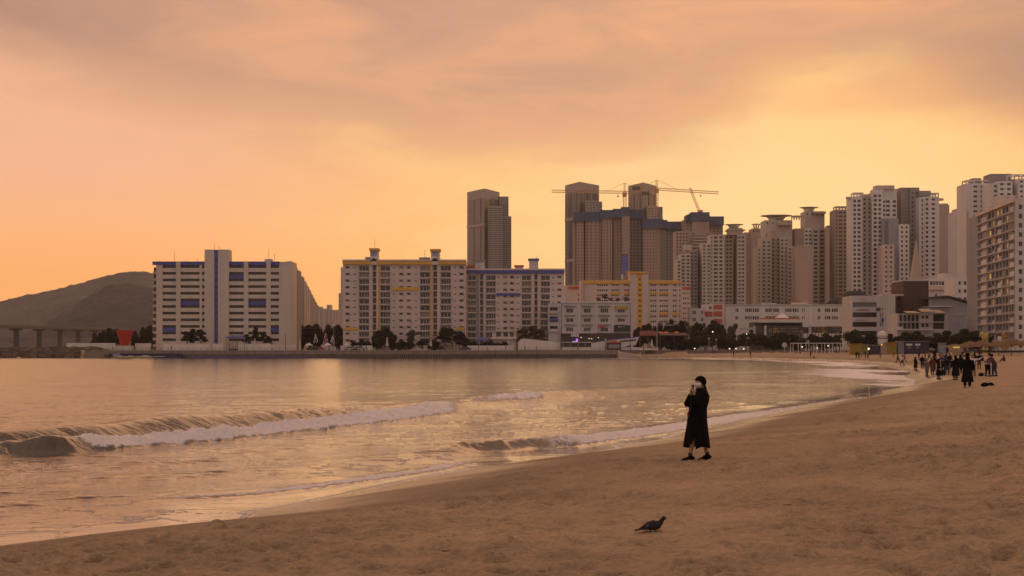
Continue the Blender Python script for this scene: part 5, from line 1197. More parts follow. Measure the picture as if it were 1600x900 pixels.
# red funnel sculpture
d = 548; x = PX(195, d); root = empty('funnel_sculpture', (x, d, BZ), 'big red funnel-shaped sculpture with a wide flat top on the promenade', 'sculpture'); LO = root.location.copy()
q = MB(LO); n = 20; s_ = d/F
def ring(z, r, ry): return [(x+r*math.cos(2*math.pi*k/n), d+ry*math.sin(2*math.pi*k/n), z) for k in range(n)]
rr = [ring(PZ(540.4, d), 6.4*s_, 1.2), ring(PZ(528, d), 9.6*s_, 1.9), ring(PZ(516.4, d), 13.4*s_, 2.6), ring(PZ(515.6, d), 13.2*s_, 2.5), ring(PZ(520, d), 11.6*s_, 2.1)]
for A_, C_ in zip(rr, rr[1:]):
    for k in range(n): q.quad(A_[k], A_[(k+1) % n], C_[(k+1) % n], C_[k])
q.add(rr[-1], [tuple(range(n))]); q.build('funnel', mat('bright_red_paint', (.40, .025, .015), .5, .08), root, True)
q = MB(LO); q.box(x-3, x+3, d-2, d+2, BZ, PZ(540.3, d)); q.build('plinth', greyw, root)
# dark banner, moored barge and blue boat by the seawall
d = SW-1.6; root = empty('banner_fence', (PX(228, d), d, 0), 'long dark blue banner fence with white writing behind the yellow barge', 'banner'); LO = root.location.copy()
q = MB(LO); q.box(PX(170, d), PX(285, d), d, d+.2, .3, PZ(552.3, d)); q.build('cloth', mat('navy_cloth', (.025, .022, .05), .8, .2, 1), root)
for a, c in ((183.6, 185.6), (186, 188), (188.6, 190.6), (201, 203.6), (205, 207), (222, 224), (224.6, 226.6), (227, 229), (230, 232.4)): q = MB(LO); q.box(PX(a, d), PX(c, d), d-.06, d-.01, PZ(557.2, d), PZ(555.2, d)); q.build('lettering', whitemetal, root)
d = 520; root = empty('barge', (PX(206, d), d, 0), 'long yellow-green flat barge with a pale cabin moored by the seawall', 'barge'); LO = root.location.copy()
def vp2(pts, y0, y1, name, m): q = MB(LO); q.vprism([(PX(a, d), PZ(y, d)) for a, y in pts][::-1], y0, y1); return q.build(name, m, root)
vp2([(173, 557.6), (239, 557.6), (238, 562.6), (176, 562.6)][::-1], d, d+5, 'hull', mat('yellow_green_paint', (.27, .23, .06), .7, .2)); vp2([(174, 562.2), (238, 562.2), (237, 563.6), (177, 563.6)][::-1], d+.05, d+4.9, 'waterline', darkband)
vp2([(175, 557.5), (175, 552.6), (182.4, 552.6), (182.4, 557.5)], d+1, d+4, 'cabin', mat('pale_blue_paint', (.25, .26, .40), .7, .1)); vp2([(183, 557.4), (183, 556.6), (237, 556.6), (237, 557.4)], d+.2, d+.3, 'rail', whitemetal)
d = 526; root = empty('boat', (PX(262, d), d, 0), 'low dark blue boat with white stripe right of the yellow barge', 'boat'); LO = root.location.copy()
vp2([(239, 557.6), (286, 557), (284, 561), (242, 561)][::-1], d, d+3, 'hull', mat('navy_paint', (.03, .03, .09), .6, .1)); vp2([(240, 557.4), (240, 556.8), (256, 556.6), (256, 557.4)], d+.3, d+2.4, 'deck', whitemetal); vp2([(262, 557), (262, 554.4), (270, 554.4), (270, 557)], d+1, d+2.6, 'cabin', darkband)
b = MB((PX(385, SW-3), SW-3, 0)); 
for k in range(60): xx = PX(287+k*3.3, SW-3); b.tube([(xx, SW-3, .1), (xx+.85, SW-3, .1)], .42, 7)
b.build('floating_boom', mat('purple_navy_float', (.05, .04, .10), .6, .2, 1), label='line of dark blue floats along the foot of the seawall', cat='float line', kind='stuff')

# ================================================================== TREES
leafA = mat('pine_foliage', (.022, .024, .014), .95, .3, 1.2, spec=.1); leafB = mat('dark_foliage', (.028, .028, .016), .95, .35, 1.2, spec=.1); leafC = mat('autumn_foliage', (.11, .06, .035), .9, .3, 1.2); leafD = mat('grey_green_foliage', (.09, .075, .05), .9, .3, 1.2)
bark = mat('bark', (.09, .06, .045), .95, .2, 2); palebark = mat('pale_trunk', (.34, .28, .22), .9, .15, 2)
def crown_mesh(kind, seed, leaf=.042):
    """unit tree: height 1, width about 1"""
    r = random.Random(seed); V = []; Fc = []
    if kind == 'pine':
        blobs = [(r.uniform(-.16, .16), r.uniform(-.2, .2), .93, .22, .07)]
        for k in range(7): z = .50+.40*k/7; a = k*2.4+r.random(); q = .30*(1.25-z)*1.3; blobs.append((math.cos(a)*q, math.sin(a)*q, z+r.uniform(-.04, .04), r.uniform(.17, .27), r.uniform(.05, .085)))
    elif kind == 'airy':
        blobs = [(r.uniform(-.32, .32), r.uniform(-.3, .3), r.uniform(.42, .92), r.uniform(.08, .17), r.uniform(.05, .10)) for _ in range(13)]
    elif kind == 'bush':
        blobs = [(r.uniform(-.36, .36), r.uniform(-.3, .3), r.uniform(.16, .66), r.uniform(.15, .26), r.uniform(.14, .26)) for _ in range(12)]+[(r.uniform(-.2, .2), 0, .82, .16, .13)]
    else:
        blobs = [(r.uniform(-.30, .30), r.uniform(-.3, .3), r.uniform(.36, .80), r.uniform(.15, .24), r.uniform(.11, .18)) for _ in range(12)]+[(r.uniform(-.1, .1), 0, .86, .15, .12)]
    for bx, by, bz, br, bh in blobs:
        for _ in range(int(170+900*br*bh*10*.4)):
            th = r.uniform(0, 6.283); cz = r.uniform(-1, 1); q = r.random()**.4; s_ = math.sqrt(1-cz*cz)
            c = Vector((bx+br*q*s_*math.cos(th), by+br*q*s_*math.sin(th), bz+bh*q*cz)); a = Vector((r.gauss(0, 1), r.gauss(0, 1), r.gauss(0, .6))).normalized(); b_ = a.orthogonal().normalized()
            l = leaf*r.uniform(.5, 1.3); n = len(V); V += [c+a*l, c+b_*l*.7, c-a*l, c-b_*l*.7]; Fc.append((n, n+1, n+2, n+3))
    me = bpy.data.meshes.new('crown'); me.from_pydata(V, [], Fc); me.update(); return me, blobs
def trunk_mesh(kind, blobs, seed):
    b = MB(); r = random.Random(seed); k = .05 if kind == 'pine' else 0
    b.tube([(0, 0, -.04), (k, 0, .2), (-k*.6, 0, .45), (0, 0, .72)], [.032, .026, .02, .01], 6)
    for bl in blobs[:6]: b.tube([(0, 0, max(.1, bl[2]-.25)), (bl[0]*.5, bl[1]*.5, bl[2]-.10), (bl[0]*.9, bl[1]*.9, bl[2])], [.013, .010, .004], 4)
    o = b.build('trunk', bark); me = o.data; bpy.data.objects.remove(o); return me
PROTO = {}
for kind, ns, lm in (('pine', 3, leafA), ('round', 4, leafB), ('bush', 4, leafB), ('airy', 3, leafD), ('autumn', 1, leafC)):
    PROTO[kind] = []
    for s_ in range(ns):
        me, bl = crown_mesh(kind if kind != 'autumn' else 'airy', s_*7+len(kind), .05 if kind in ('airy', 'autumn') else .042); me.materials.append(lm); PROTO[kind].append((me, trunk_mesh(kind, bl, s_)))
tcount = {}
def tree(px, ytop, wpx, d, kind, label, group, ybase=None, name='tree', z=None, pale=False):
    k = tcount.get(kind, 0); tcount[kind] = k+1; me, tr = PROTO[kind][k % len(PROTO[kind])]
    z0 = BZ-.05 if z is None else z; h = PZ(ytop, d)-z0; wd = wpx*d/F
    root = empty(name, (PX(px, d), d, z0), label, 'tree' if name != 'shrub' else 'shrub', group, rz=0)
    root.rotation_euler = (0, 0, k*.4 % .7); wd *= 1.3; root.scale = (wd, wd, h*1.04)
    for nm, m_ in (('crown', me), ('trunk', tr)):
        o = bpy.data.objects.new(nm, m_); col.objects.link(o); o.parent = root
    return root
g1 = 'pines before the blue-striped slab'
for a in ((293, 519, 17, 'leftmost small pine before the blue-striped slab'), (302, 515, 16, 'tallest pine of the left clump before the blue-striped slab'), (314, 516, 17, 'right pine of the left clump, beside the stair tower'),
          (386, 523.5, 13, 'low pine at the left of the right-hand clump, by the carport'), (400, 512.5, 14, 'tallest pine before the blue-striped slab, in the right-hand clump'), (411.6, 520, 14, 'broad pine next to the tallest one'), (420, 526, 11, 'lowest pine at the right end of the right-hand clump')):
    tree(a[0], a[1], a[2], 551, 'pine', a[3], g1, name='pine_tree')
g2 = 'dark trees in the gap between the two big slabs'; ordw = ['first', 'second', 'third', 'fourth', 'fifth', 'sixth', 'seventh', 'eighth', 'ninth', 'tenth', 'eleventh', 'twelfth', 'thirteenth', 'fourteenth', 'fifteenth', 'sixteenth']
for i, a in enumerate(((462, 513, 20), (472, 507, 26), (486, 508, 26), (500, 505, 28), (514, 508, 24), (526, 506, 22), (531, 512, 18))): tree(*a, 598, 'bush' if i % 2 else 'round', f'{ordw[i]} dark tree from the left in the gap between the two big slabs', g2)
g3 = 'dark trees behind the red funnel'
for i, a in enumerate(((151, 520, 17), (161, 517, 14), (172, 511.5, 20), (185, 514, 18), (214, 516, 16), (224, 512, 18), (233, 507, 18))): tree(*a, 600, 'round' if i % 2 else 'bush', f'{ordw[i]} dark tree from the left behind the red funnel sculpture', g3)
g4 = 'trees and shrubs before the yellow-trimmed block'
for i, a in enumerate(((553, 531, 16, 'bush'), (566, 530, 16, 'bush'), (578, 533, 12, 'bush'), (588, 517, 13, 'bush'), (600, 511.5, 21, 'round'), (614.6, 518, 15, 'bush'), (628, 531, 18, 'bush'), (645, 516, 22, 'airy'), (644, 533, 20, 'bush'), (660, 530.5, 18, 'bush'), (680, 531, 18, 'bush'), (694, 513, 22, 'pine'), (706, 514, 22, 'pine'), (718, 518, 18, 'round'), (731, 529, 16, 'bush'))):
    nm = 'shrub' if a[1] > 525 else 'tree'; tree(a[0], a[1], a[2], 553, a[3], f'{ordw[i]} dark {"shrub" if nm == "shrub" else "tree"} from the left before the yellow-trimmed block', g4, name=nm)
g5 = 'planting before the blue-banded block'
for i, a in enumerate(((744, 533, 18, 'bush'), (757, 534, 14, 'bush'), (771, 533, 20, 'bush'), (789, 533, 18, 'bush'), (816, 512, 24, 'autumn'), (828, 509, 26, 'autumn'), (842, 514, 22, 'autumn'))):
    tree(a[0], a[1], a[2], 556, a[3], (f'{ordw[i]} low dark shrub from the left before the blue-banded block' if i < 4 else f'{["left", "tallest", "right"][i-4]} bare reddish tree before the blue-banded block'), g5, name='shrub' if i < 4 else 'tree')
g6 = 'street trees between the white building and the school'
for i, a in enumerate(((1002, 510, 18, 'bush'), (1016, 506, 20, 'round'), (1030, 503, 22, 'bush'), (1043, 505, 18, 'round'), (1053, 498, 20, 'bush'), (1065, 500, 18, 'bush'), (1075, 503, 16, 'airy'), (1088, 504, 18, 'round'), (1101, 506, 18, 'airy'), (1113, 501, 24, 'round'), (1132, 506, 20, 'bush'), (1146, 506, 18, 'airy'))): tree(*a[:3], 580, a[3], f'{ordw[i]} street tree from the left between the white shop building and the school', g6)
g7 = 'dense round trees along the back of the beach'
for i, a in enumerate(((1052, 534, 22, 'bush'), (1068, 526, 30, 'bush'), (1086, 526, 26, 'bush'), (1103, 524, 24, 'round'), (1124, 521, 32, 'round'), (1146, 524, 28, 'bush'), (1166, 520, 26, 'round'), (1186, 522, 26, 'round'), (1206, 524, 24, 'bush'), (1226, 519, 26, 'round'), (1248, 524, 24, 'bush'), (1270, 522, 26, 'round'), (1292, 520, 28, 'bush'), (1312, 523, 24, 'round'))): tree(*a[:3], 566, a[3], f'{ordw[i]} dense dark tree from the left along the back of the beach', g7)
g8 = 'dark trees before the cafe block and the hall'
for i, a in enumerate(((1340, 514, 28, 'bush'), (1358, 520, 22, 'round'), (1376, 524, 20, 'bush'), (1396, 521, 24, 'bush'), (1416, 518, 32, 'bush'), (1440, 517, 34, 'bush'), (1462, 519, 30, 'bush'), (1486, 516, 34, 'bush'), (1508, 513, 38, 'bush'), (1530, 516, 32, 'bush'), (1552, 523, 28, 'bush'), (1572, 527, 26, 'round'), (1594, 526, 28, 'bush'))): tree(*a[:3], 474 if a[0] < 1500 else 462, a[3], f'{ordw[i]} dark bushy tree from the left before the cafe block and hall', g8)
g9 = 'plants on the roof of the white shop building'; zr = PZ(472.5, 552)
for i, a in enumerate(((936, 465, 9), (945, 459, 11), (955, 465.5, 10), (967, 466, 10), (978, 464, 11))): tree(*a, 555, 'airy', f'{ordw[i]} rooftop plant from the left on the white shop building', g9, z=zr, name='shrub')
for i, a in enumerate(((1449, 521, .2), (1483, 460, 12), (1497, 455, 16), (1462, 462, 10))):
    if i: tree(a[0], a[1], a[2], 575, 'airy', f'{ordw[i-1]} small tree from the left of those behind the dark hall roof', 'small trees behind the hall roof')

# ================================================================== STREET THINGS
def lamp(px, ytop, d, label, m=metal, arm=1.2, lit=False, z=None):
    x = PX(px, d); z0 = BZ if z is None else z; zt = PZ(ytop, d); root = empty('street_lamp', (x, d, z0), label, 'street lamp', 'street lamps by the promenade'); LO = root.location.copy()
    b = MB(LO); b.tube([(x, d, z0), (x, d, zt)], [.14, .09], 6); b.build('pole', m, root)
    b = MB(LO); b.tube([(x, d, zt), (x+arm, d, zt+.1)], .06, 5); b.build('arm', m, root)
    b = MB(LO); b.box(x+arm*.6, x+arm*1.2, d-.2, d+.2, zt-.06, zt+.1) if arm else b.ball((x, d, zt), .3, 8, 6); b.build('lamp_head', lampm if lit else whitemetal, root)
lamp(362.6, 515, 545, 'tall thin lamp pole before the carport of the blue-striped slab'); lamp(521.6, 508, 543, 'tall grey lamp pole in the gap between the two big slabs', greyp, 0); lamp(794.6, 524, 545, 'slim pale pole before the blue-banded block', whitemetal, .5); lamp(877.4, 473, 541, 'tall dark pole at the left corner of the white shop building', metal, 0)
lamp(985, 472, 541, 'tall dark purple pole at the right corner of the white shop building', blue, 0); lamp(1026.6, 508, 545, 'pale lamp pole with side arm right of the boat-shaped terrace', greyw, 5, z=BZ); lamp(946, 531, 538, 'thin pole in front of the red-brown kiosk', metal, 0); lamp(1107.6, 529, 556, 'left pale post among the trees behind the beach', palebark, 0); lamp(1119, 530.5, 556, 'right pale post among the trees behind the beach', palebark, 0); lamp(446, 521, 546, 'short pole at the right end of the blue-striped slab', metal, .6)
# awnings and carport
def shed(px0, px1, y0, y1, d, m, label, cat='canopy', depth=5):
    root = empty('canopy', (PX((px0+px1)/2, d), d, BZ), label, cat); LO = root.location.copy()
    b = MB(LO); X0, X1 = PX(px0, d), PX(px1, d); b.add([(X0, d, PZ(y1, d)), (X1, d, PZ(y1, d)), (X1-.6, d+depth, PZ(y0, d)), (X0+.6, d+depth, PZ(y0, d)), (X0, d, PZ(y1, d)-.25), (X1, d, PZ(y1, d)-.25), (X1-.6, d+depth, PZ(y0, d)-.25), (X0+.6, d+depth, PZ(y0, d)-.25)], [(0, 1, 2, 3), (0, 4, 5, 1), (1, 5, 6, 2), (2, 6, 7, 3), (3, 7, 4, 0), (4, 7, 6, 5)]); b.build('roof', m, root)
    for xx in (X0+.5, (X0+X1)/2, X1-.5):
        for yy in (d+.4, d+depth-.6): b = MB(LO); b.tube([(xx, yy, BZ), (xx, yy, PZ(y1, d)-.1)], .1, 5); b.build('post', metal, root)
shed(352, 384, 523.6, 527.4, 549, mat('blue_roof', (.10, .11, .24), .6, .1), 'blue-roofed carport at the foot of the blue-striped slab'); shed(744, 763, 527.6, 531.4, 551, blue, 'small blue-roofed canopy before the blue-banded block')
shed(999, 1028, 516.4, 524, 560, mat('dark_red_cloth', (.13, .03, .03), .8, .1), 'long dark red awning right of the white shop building', 'awning'); shed(1030, 1076, 519.6, 523.6, 562, brick, 'dark brown eaves with orange light strips among the street trees', 'awning')
orl = mat('orange_strip_light', (.6, .2, .05), .5, 0, emit=lin(200, 90, 35), estr=.8)
for a, c in ((1028.4, 1036), (1038, 1044), (1054, 1060)): b = MB((PX(a, 561), 561, PZ(519, 561))); b.box(PX(a, 561), PX(c, 561), 561, 561.2, PZ(519.6, 561), PZ(518.6, 561)); b.build('strip_light', orl, label={1028.4: 'leftmost orange strip light under the brown eaves', 1038: 'middle orange strip light under the brown eaves', 1054: 'rightmost small orange strip light under the brown eaves'}[a], cat='strip light')
B = Bld('house', 770, 556, 'low white annexe with flat roof before the blue-banded block', 'annexe', wall=cream2, panes=(gl_a, gl_b)); B.fpx(769, 806, 517.6, None, [(775, 783), (786.4, 794), (796, 803)], [(519, 526)], recess=.4); B.body([(PX(769, 556), 556), (PX(806, 556), 556), (PX(806, 556), 564), (PX(769, 556), 564)], BZ, PZ(517.6, 556)); B.pbox('floor_slab', cream2, 767, 808, 527, 530, 1.6, off=1.2); B.pbox('roof_slab', cream2, 768, 807, 516.2, 517.7, 9, off=.6); B.done()
# small white sculptures / cone markers and decorated trees
def cone(px, y0, y1, wpx, d, m, label, name='cone_sculpture', cat='sculpture'):
    b = MB((PX(px, d), d, BZ)); r = wpx*d/F/2; b.tube([(PX(px, d), d, PZ(y1, d)), (PX(px, d), d, PZ((y0+y1)/2, d)), (PX(px, d), d, PZ(y0, d))], [r, r*.62, .06], 9); return b.build(name, m, label=label, cat=cat)
cone(398.4, 528, 540, 4, 546, greyw, 'slim white cone statue before the right-hand pine clump'); cone(329.4, 527, 543, 3, 546, greyw, 'slim grey cone statue between the carport and the left pines'); cone(468.4, 528, 552, 4.4, 536, greyw, 'tall grey cone statue by the seawall right of the blue-striped slab'); cone(605, 526, 540.6, 4.6, 547, greyw, 'white draped cone statue before the yellow-trimmed block'); cone(1018.4, 530, 541, 5, 544, greyw, 'white cone statue right of the boat-shaped terrace'); cone(673.4, 530, 541, 4, 547, greyw, 'white cone statue at the right before the yellow-trimmed block')
fairy = mat('fairy_light_white', (.6, .5, .45), .5, 0, emit=lin(170, 140, 130), estr=.5); fairyp = mat('fairy_light_pink', (.6, .3, .35), .5, 0, emit=lin(200, 110, 120), estr=.6)
for px, y0, y1, m_, lb in ((493.4, 522, 536, fairy, 'slim light-strung tree frame with white lights, left in the gap'), (508.6, 520.6, 537, fairyp, 'slim light-strung tree frame with pink lights, middle of the gap'), (519.6, 525, 537, fairy, 'short light-strung tree frame beside the grey pole')):
    d = 547; rg = random.Random(int(px)); x = PX(px, d); root = empty('light_tree', (x, d, BZ), lb, 'light tree'); b = MB(root.location); b.tube([(x, d, BZ), (x, d, PZ(y0, d))], .05, 5); b.build('pole', metal, root); b = MB(root.location)
    for k in range(60): t_ = rg.random(); a = rg.random()*6.28; r = .9*(1-t_)+.1; b.ball((x+r*math.cos(a), d+r*math.sin(a), PZ(y1, d)+t_*(PZ(y0, d)-PZ(y1, d))), .085, 4, 3)
    b.build('lights', m_, root, kind='stuff')
for px, d, lb, wd in ((482.6, 548, 'small pale tent at the left of the gap between the slabs', 12), (512, 545, 'pale gazebo tent by the grey pole in the gap', 13), (542, 549, 'small grey tent at the left foot of the yellow-trimmed block', 10)):
    root = empty('gazebo', (PX(px, d), d, BZ), lb, 'gazebo'); r = wd*d/F/2; x = PX(px, d); b = MB(root.location); b.add([(x-r, d-r, BZ+1.9), (x+r, d-r, BZ+1.9), (x+r, d+r, BZ+1.9), (x-r, d+r, BZ+1.9), (x, d, BZ+3)], [(0, 1, 4), (1, 2, 4), (2, 3, 4), (3, 0, 4), (3, 2, 1, 0)]); b.build('roof', greyw, root)
    for sx, sy in ((-1, -1), (1, -1), (1, 1), (-1, 1)): b = MB(root.location); b.tube([(x+sx*r*.95, d+sy*r*.95, BZ), (x+sx*r*.95, d+sy*r*.95, BZ+1.95)], .05, 5); b.build('pole', whitemetal, root)
# parked cars
carcol = [mat('white_car_paint', (.6, .58, .56), .3, 0), mat('silver_car_paint', (.35, .34, .35), .3, 0, metal=.3), mat('dark_car_paint', (.05, .05, .06), .3, 0), mat('red_car_paint', (.35, .04, .03), .3, 0)]
tyre = mat('tyre_rubber', (.02, .02, .02), .9, 0)
def car(px, d, c, label, lit=None):
    x = PX(px, d); root = empty('parked_car', (x, d, BZ), label, 'car', 'cars parked on the promenade'); L = root.location
    b = MB(L); prof = [(-2.2, .35), (2.2, .35), (2.25, .8), (1.5, .92), (.9, 1.42), (-1.1, 1.45), (-1.8, .98), (-2.2, .9)]
    b.vprism([(x+a, BZ+z) for a, z in prof][::-1], d-.85, d+.85); b.build('body', carcol[c], root)
    b = MB(L); b.vprism([(x+a, BZ+z) for a, z in [(-1.55, .98), (1.3, .95), (.85, 1.36), (-1.05, 1.38)]][::-1], d-.88, d+.88); b.build('glass', gl_a, root)
    for a in (-1.4, 1.4):
        for yy in (-.8, .8): b = MB(L); b.tube([(x+a, d+yy-.1, BZ+.33), (x+a, d+yy+.1, BZ+.33)], .33, 10); b.build('wheel', tyre, root)
    if lit:
        for yy in (-.6, .6): b = MB(L); b.box(x+2.2*lit, x+2.3*lit, d+yy-.15, d+yy+.15, BZ+.65, BZ+.82); b.build('headlight', lampm, root)
for a in ((488, 550, 2, 'dark car with lights on in the gap, beside the small pale tent', 1), (499, 550, 3, 'red car in the gap between the two tents', -1), (547, 547, 1, 'silver car parked before the left end of the yellow-trimmed block'), (556, 547.5, 0, 'white car parked second before the yellow-trimmed block'), (562.6, 547, 1, 'grey car parked at the right of the row before the yellow-trimmed block'), (728, 545, 2, 'dark car parked by the low wall before the blue-banded block'), (146, 557, 0, 'white car parked behind the breakwater wall, left of the dark trees'), (170, 557, 0, 'white car parked just left of the red funnel')): car(*a)
# lamps glowing low along the back of the beach
for i, (px, y) in enumerate(((1085.4, 544.6), (1140, 544.8), (1150, 544.6), (1162, 545), (1253.4, 542), (1277, 544), (1294, 540.4), (1166.6, 521.6), (1113.6, 518.4))):
    d = 549; b = MB((PX(px, d), d, PZ(y, d))); b.ball((PX(px, d), d, PZ(y, d)), .24, 8, 5); lo_ = b.build('lamp', lampm, label=f'{ordw[i]} small glowing lamp of those among the dark beach-edge trees', cat='lamp', group='small lamps at the back of the beach'); b = MB(lo_.location); b.tube([(PX(px, d), d+.3, BZ), (PX(px, d), d+.3, PZ(y, d)-.2)], .05, 4); b.build('post', metal, lo_)

# white open frame on the beach
gx, gd, gz = ground_at(1282, 551.6); 
root = empty('pergola', (PX(1282, gd), gd, gz), 'long white open steel pergola standing on the sand before the trees', 'pergola'); L = root.location
zt = PZ(535.6, gd)
for yy in (0, 5): b = MB(L); b.box(PX(1239, gd), PX(1326, gd), gd+yy, gd+yy+.25, zt-.25, zt); b.build('beam', whitemetal, root)
for k in range(8):
    xx = PX(1239.4+k*12.3, gd)
    b = MB(L); b.box(xx-.1, xx+.1, gd+.02, gd+.22, gz-.1, zt-.25); b.build('post', whitemetal, root); b = MB(L); b.box(xx-.1, xx+.1, gd+5.02, gd+5.22, gz-.1, zt-.25); b.build('post', whitemetal, root)
    b = MB(L); b.box(xx-.08, xx+.08, gd+.25, gd+5, zt-.2, zt-.05); b.build('cross_beam', whitemetal, root)
b = MB((PX(1226, gd+20), gd+20, 2.6)); x = PX(1226, gd+20); b.tube([(x, gd+20, PZ(539, gd+20)), (x, gd+20.3, PZ(539, gd+20))], 1.0, 14); b.tube([(x, gd+20.15, 1.8), (x, gd+20.15, PZ(543, gd+20))], .12, 6); b.build('round_sign', greyw, label='round pale sign disc on a post left of the white frame', cat='sign')

# beach stalls
def stand(name, px0, px1, y0, ybase, m, label, cat, extra=None, depth=3., dd=None):
    x, d, z = ground_at((px0+px1)/2, ybase)
    if d > 448: d = 448.; x = PX((px0+px1)/2, d); z = float(sand_z(np.array([x]), np.array([d]))[0])
    root = empty(name, (x, d, z), label, cat); L = root.location; b = MB(L); b.box(PX(px0, d), PX(px1, d), d, d+depth, z-.05, PZ(y0, d)); b.build('body', m, root)
    if extra:
        for (nm, a, c, e, f_, mm) in extra: b = MB(L); b.box(PX(a, d), PX(c, d), d-.07, d-.005, PZ(f_, d), PZ(e, d)); b.build(nm, mm, root)
    b = MB(L); b.box(PX(px0-.6, d), PX(px1+.6, d), d-.3, d+depth+.3, PZ(y0, d)+.003, PZ(y0, d)+.16); b.build('roof', greyp if m is not ypaint else ypaint, root)
    return root
ypaint = mat('mustard_paint', (.25, .165, .01), .7, .12, .8); purple = mat('purple_navy_paint', (.028, .018, .045), .7, .12, .8)
stand('container', 1330, 1348, 537.6, 551.4, ypaint, 'mustard yellow container at the back of the beach', 'container', [('door', 1331, 1334, 539, 550.6, mat('dark_yellow_door', (.22, .15, .01), .7, .05))]); stand('container', 1348.5, 1358, 539, 551, mat('olive_paint', (.18, .17, .03), .7, .12), 'olive green container joined to the yellow one', 'container', [('lamp', 1356, 1358.6, 543.6, 546.2, lampm)])
stand('stall', 1376, 1386, 537.4, 552.6, mat('patterned_cloth', (.32, .24, .16), .8, .3, 2), 'small patterned stall with an orange lamp left of the yellow stall', 'stall', [('lamp', 1376.6, 1378.6, 537.6, 539.4, mat('orange_lamp', (.9, .4, .1), .5, 0, emit=(1, .45, .15), estr=1.2))]); stand('stall', 1386, 1401, 535.6, 552.4, ypaint, 'yellow stall with orange front stripe behind the beach walkers', 'stall', [('stripe', 1387, 1400.6, 536, 538.6, mat('orange_cloth', (.40, .14, .03), .8, .1))])
stand('container', 1403, 1412.4, 533.6, 551, mat('mauve_panel', (.20, .16, .20), .7, .1), 'pale mauve panel hut joined to the purple container', 'hut'); stand('container', 1412.6, 1452, 533.8, 551.4, purple, 'dark purple container with two white signs and yellow marks', 'container', [('sign', 1416, 1425.4, 537, 540, whitemetal), ('sign', 1430, 1437.6, 537, 540, whitemetal), ('mark', 1419, 1422.6, 541.4, 544.6, ly), ('mark', 1432, 1435, 541.4, 544.4, lt)], depth=4)
stand('info_board', 1466.6, 1478, 536.6, 553.6, mat('slate_blue_panel', (.17, .20, .26), .7, .1), 'slate blue standing board between the crowd and the straw parasols', 'board', depth=.6); stand('kiosk', 1488, 1504.6, 541, 556, mat('kiosk_cloth', (.32, .22, .13), .8, .35, 2), 'patterned kiosk with a glowing yellow top behind the two women in black', 'kiosk', [('light_panel', 1489, 1499.6, 541.4, 543.8, mat('yellow_light_panel', (.6, .5, .1), .5, 0, emit=lin(190, 170, 50), estr=.6))]); stand('stall', 1360, 1374, 540, 551, purple, 'dark purple stall between the olive container and the patterned stall', 'stall')
# dome sculpture
d = 470; x = PX(1379, d); root = empty('dome_hut', (x, d, BZ), 'white dome-shaped hut with dark window band behind the beach stalls', 'dome hut'); b = MB(root.location); n = 14
rings = [(540, 7), (530, 8), (528.6, 6.4), (524, 8.4), (519, 6), (517, 2)]
for (ya, ra), (yb_, rb) in zip(rings, rings[1:]):
    for k in range(n):
        a0, a1 = 2*math.pi*k/n, 2*math.pi*(k+1)/n; s_ = d/F; b.quad((x+ra*s_*math.cos(a0), d+ra*s_*math.sin(a0), PZ(ya, d)), (x+ra*s_*math.cos(a1), d+ra*s_*math.sin(a1), PZ(ya, d)), (x+rb*s_*math.cos(a1), d+rb*s_*math.sin(a1), PZ(yb_, d)), (x+rb*s_*math.cos(a0), d+rb*s_*math.sin(a0), PZ(yb_, d)))
b.add([(x+2*d/F*math.cos(2*math.pi*k/n), d+2*d/F*math.sin(2*math.pi*k/n), PZ(517, d)) for k in range(n)], [tuple(range(n))]); b.build('dome', white, root, True); b = MB(root.location); b.tube([(x, d, PZ(530.6, d)), (x, d, PZ(528.4, d))], 7.5*d/F, 14); b.build('window_band', gl_a, root)
# straw parasols
straw = mat('straw_thatch', (.14, .075, .032), .95, .3, 3, bump=.6, bscale=8)
for i, (px, yt, yb_, wpx, d) in enumerate(((1492, 537.4, 543, 52, 400), (1516, 532.6, 542, 44, 372), (1534, 531, 539.4, 36, 356), (1560, 532, 541.8, 52, 360), (1580, 526.6, 538, 46, 345), (1604, 530, 540, 50, 352), (1632, 527, 538, 50, 345))):
    x = PX(px, d); z0 = float(sand_z(np.array([x]), np.array([float(d)]))[0]); root = empty('straw_parasol', (x, d, z0), f'{["leftmost low", "second", "third and highest-standing", "fourth", "tallest peaked", "sixth", "rightmost"][i]} straw parasol from the left at the right edge of the beach', 'parasol', 'straw parasols at the back of the beach'); L = root.location
    r = wpx*d/F/2; z1, z2 = PZ(yb_, d), PZ(yt, d); b = MB(L); n = 20; pv = None; rg = random.Random(i)
    for t_ in (0, .25, .55, .85, 1):
        rgi = [(x+(r*(1-t_)+.05)*math.cos(2*math.pi*k/n)*(1+(rg.uniform(-.04, .04) if t_ == 0 else 0)), d+(r*(1-t_)+.05)*math.sin(2*math.pi*k/n), z1+(z2-z1)*(t_**.85)-(.12*rg.random() if t_ == 0 else 0)) for k in range(n)]
        if pv:
            for k in range(n): b.quad(pv[k], pv[(k+1) % n], rgi[(k+1) % n], rgi[k])
        pv = rgi
    b.add(pv, [tuple(range(n))]); b.build('thatch', straw, root); b = MB(L); b.tube([(x, d, z0-.1), (x, d, z2-.1)], .09, 6); b.build('pole', bark, root)
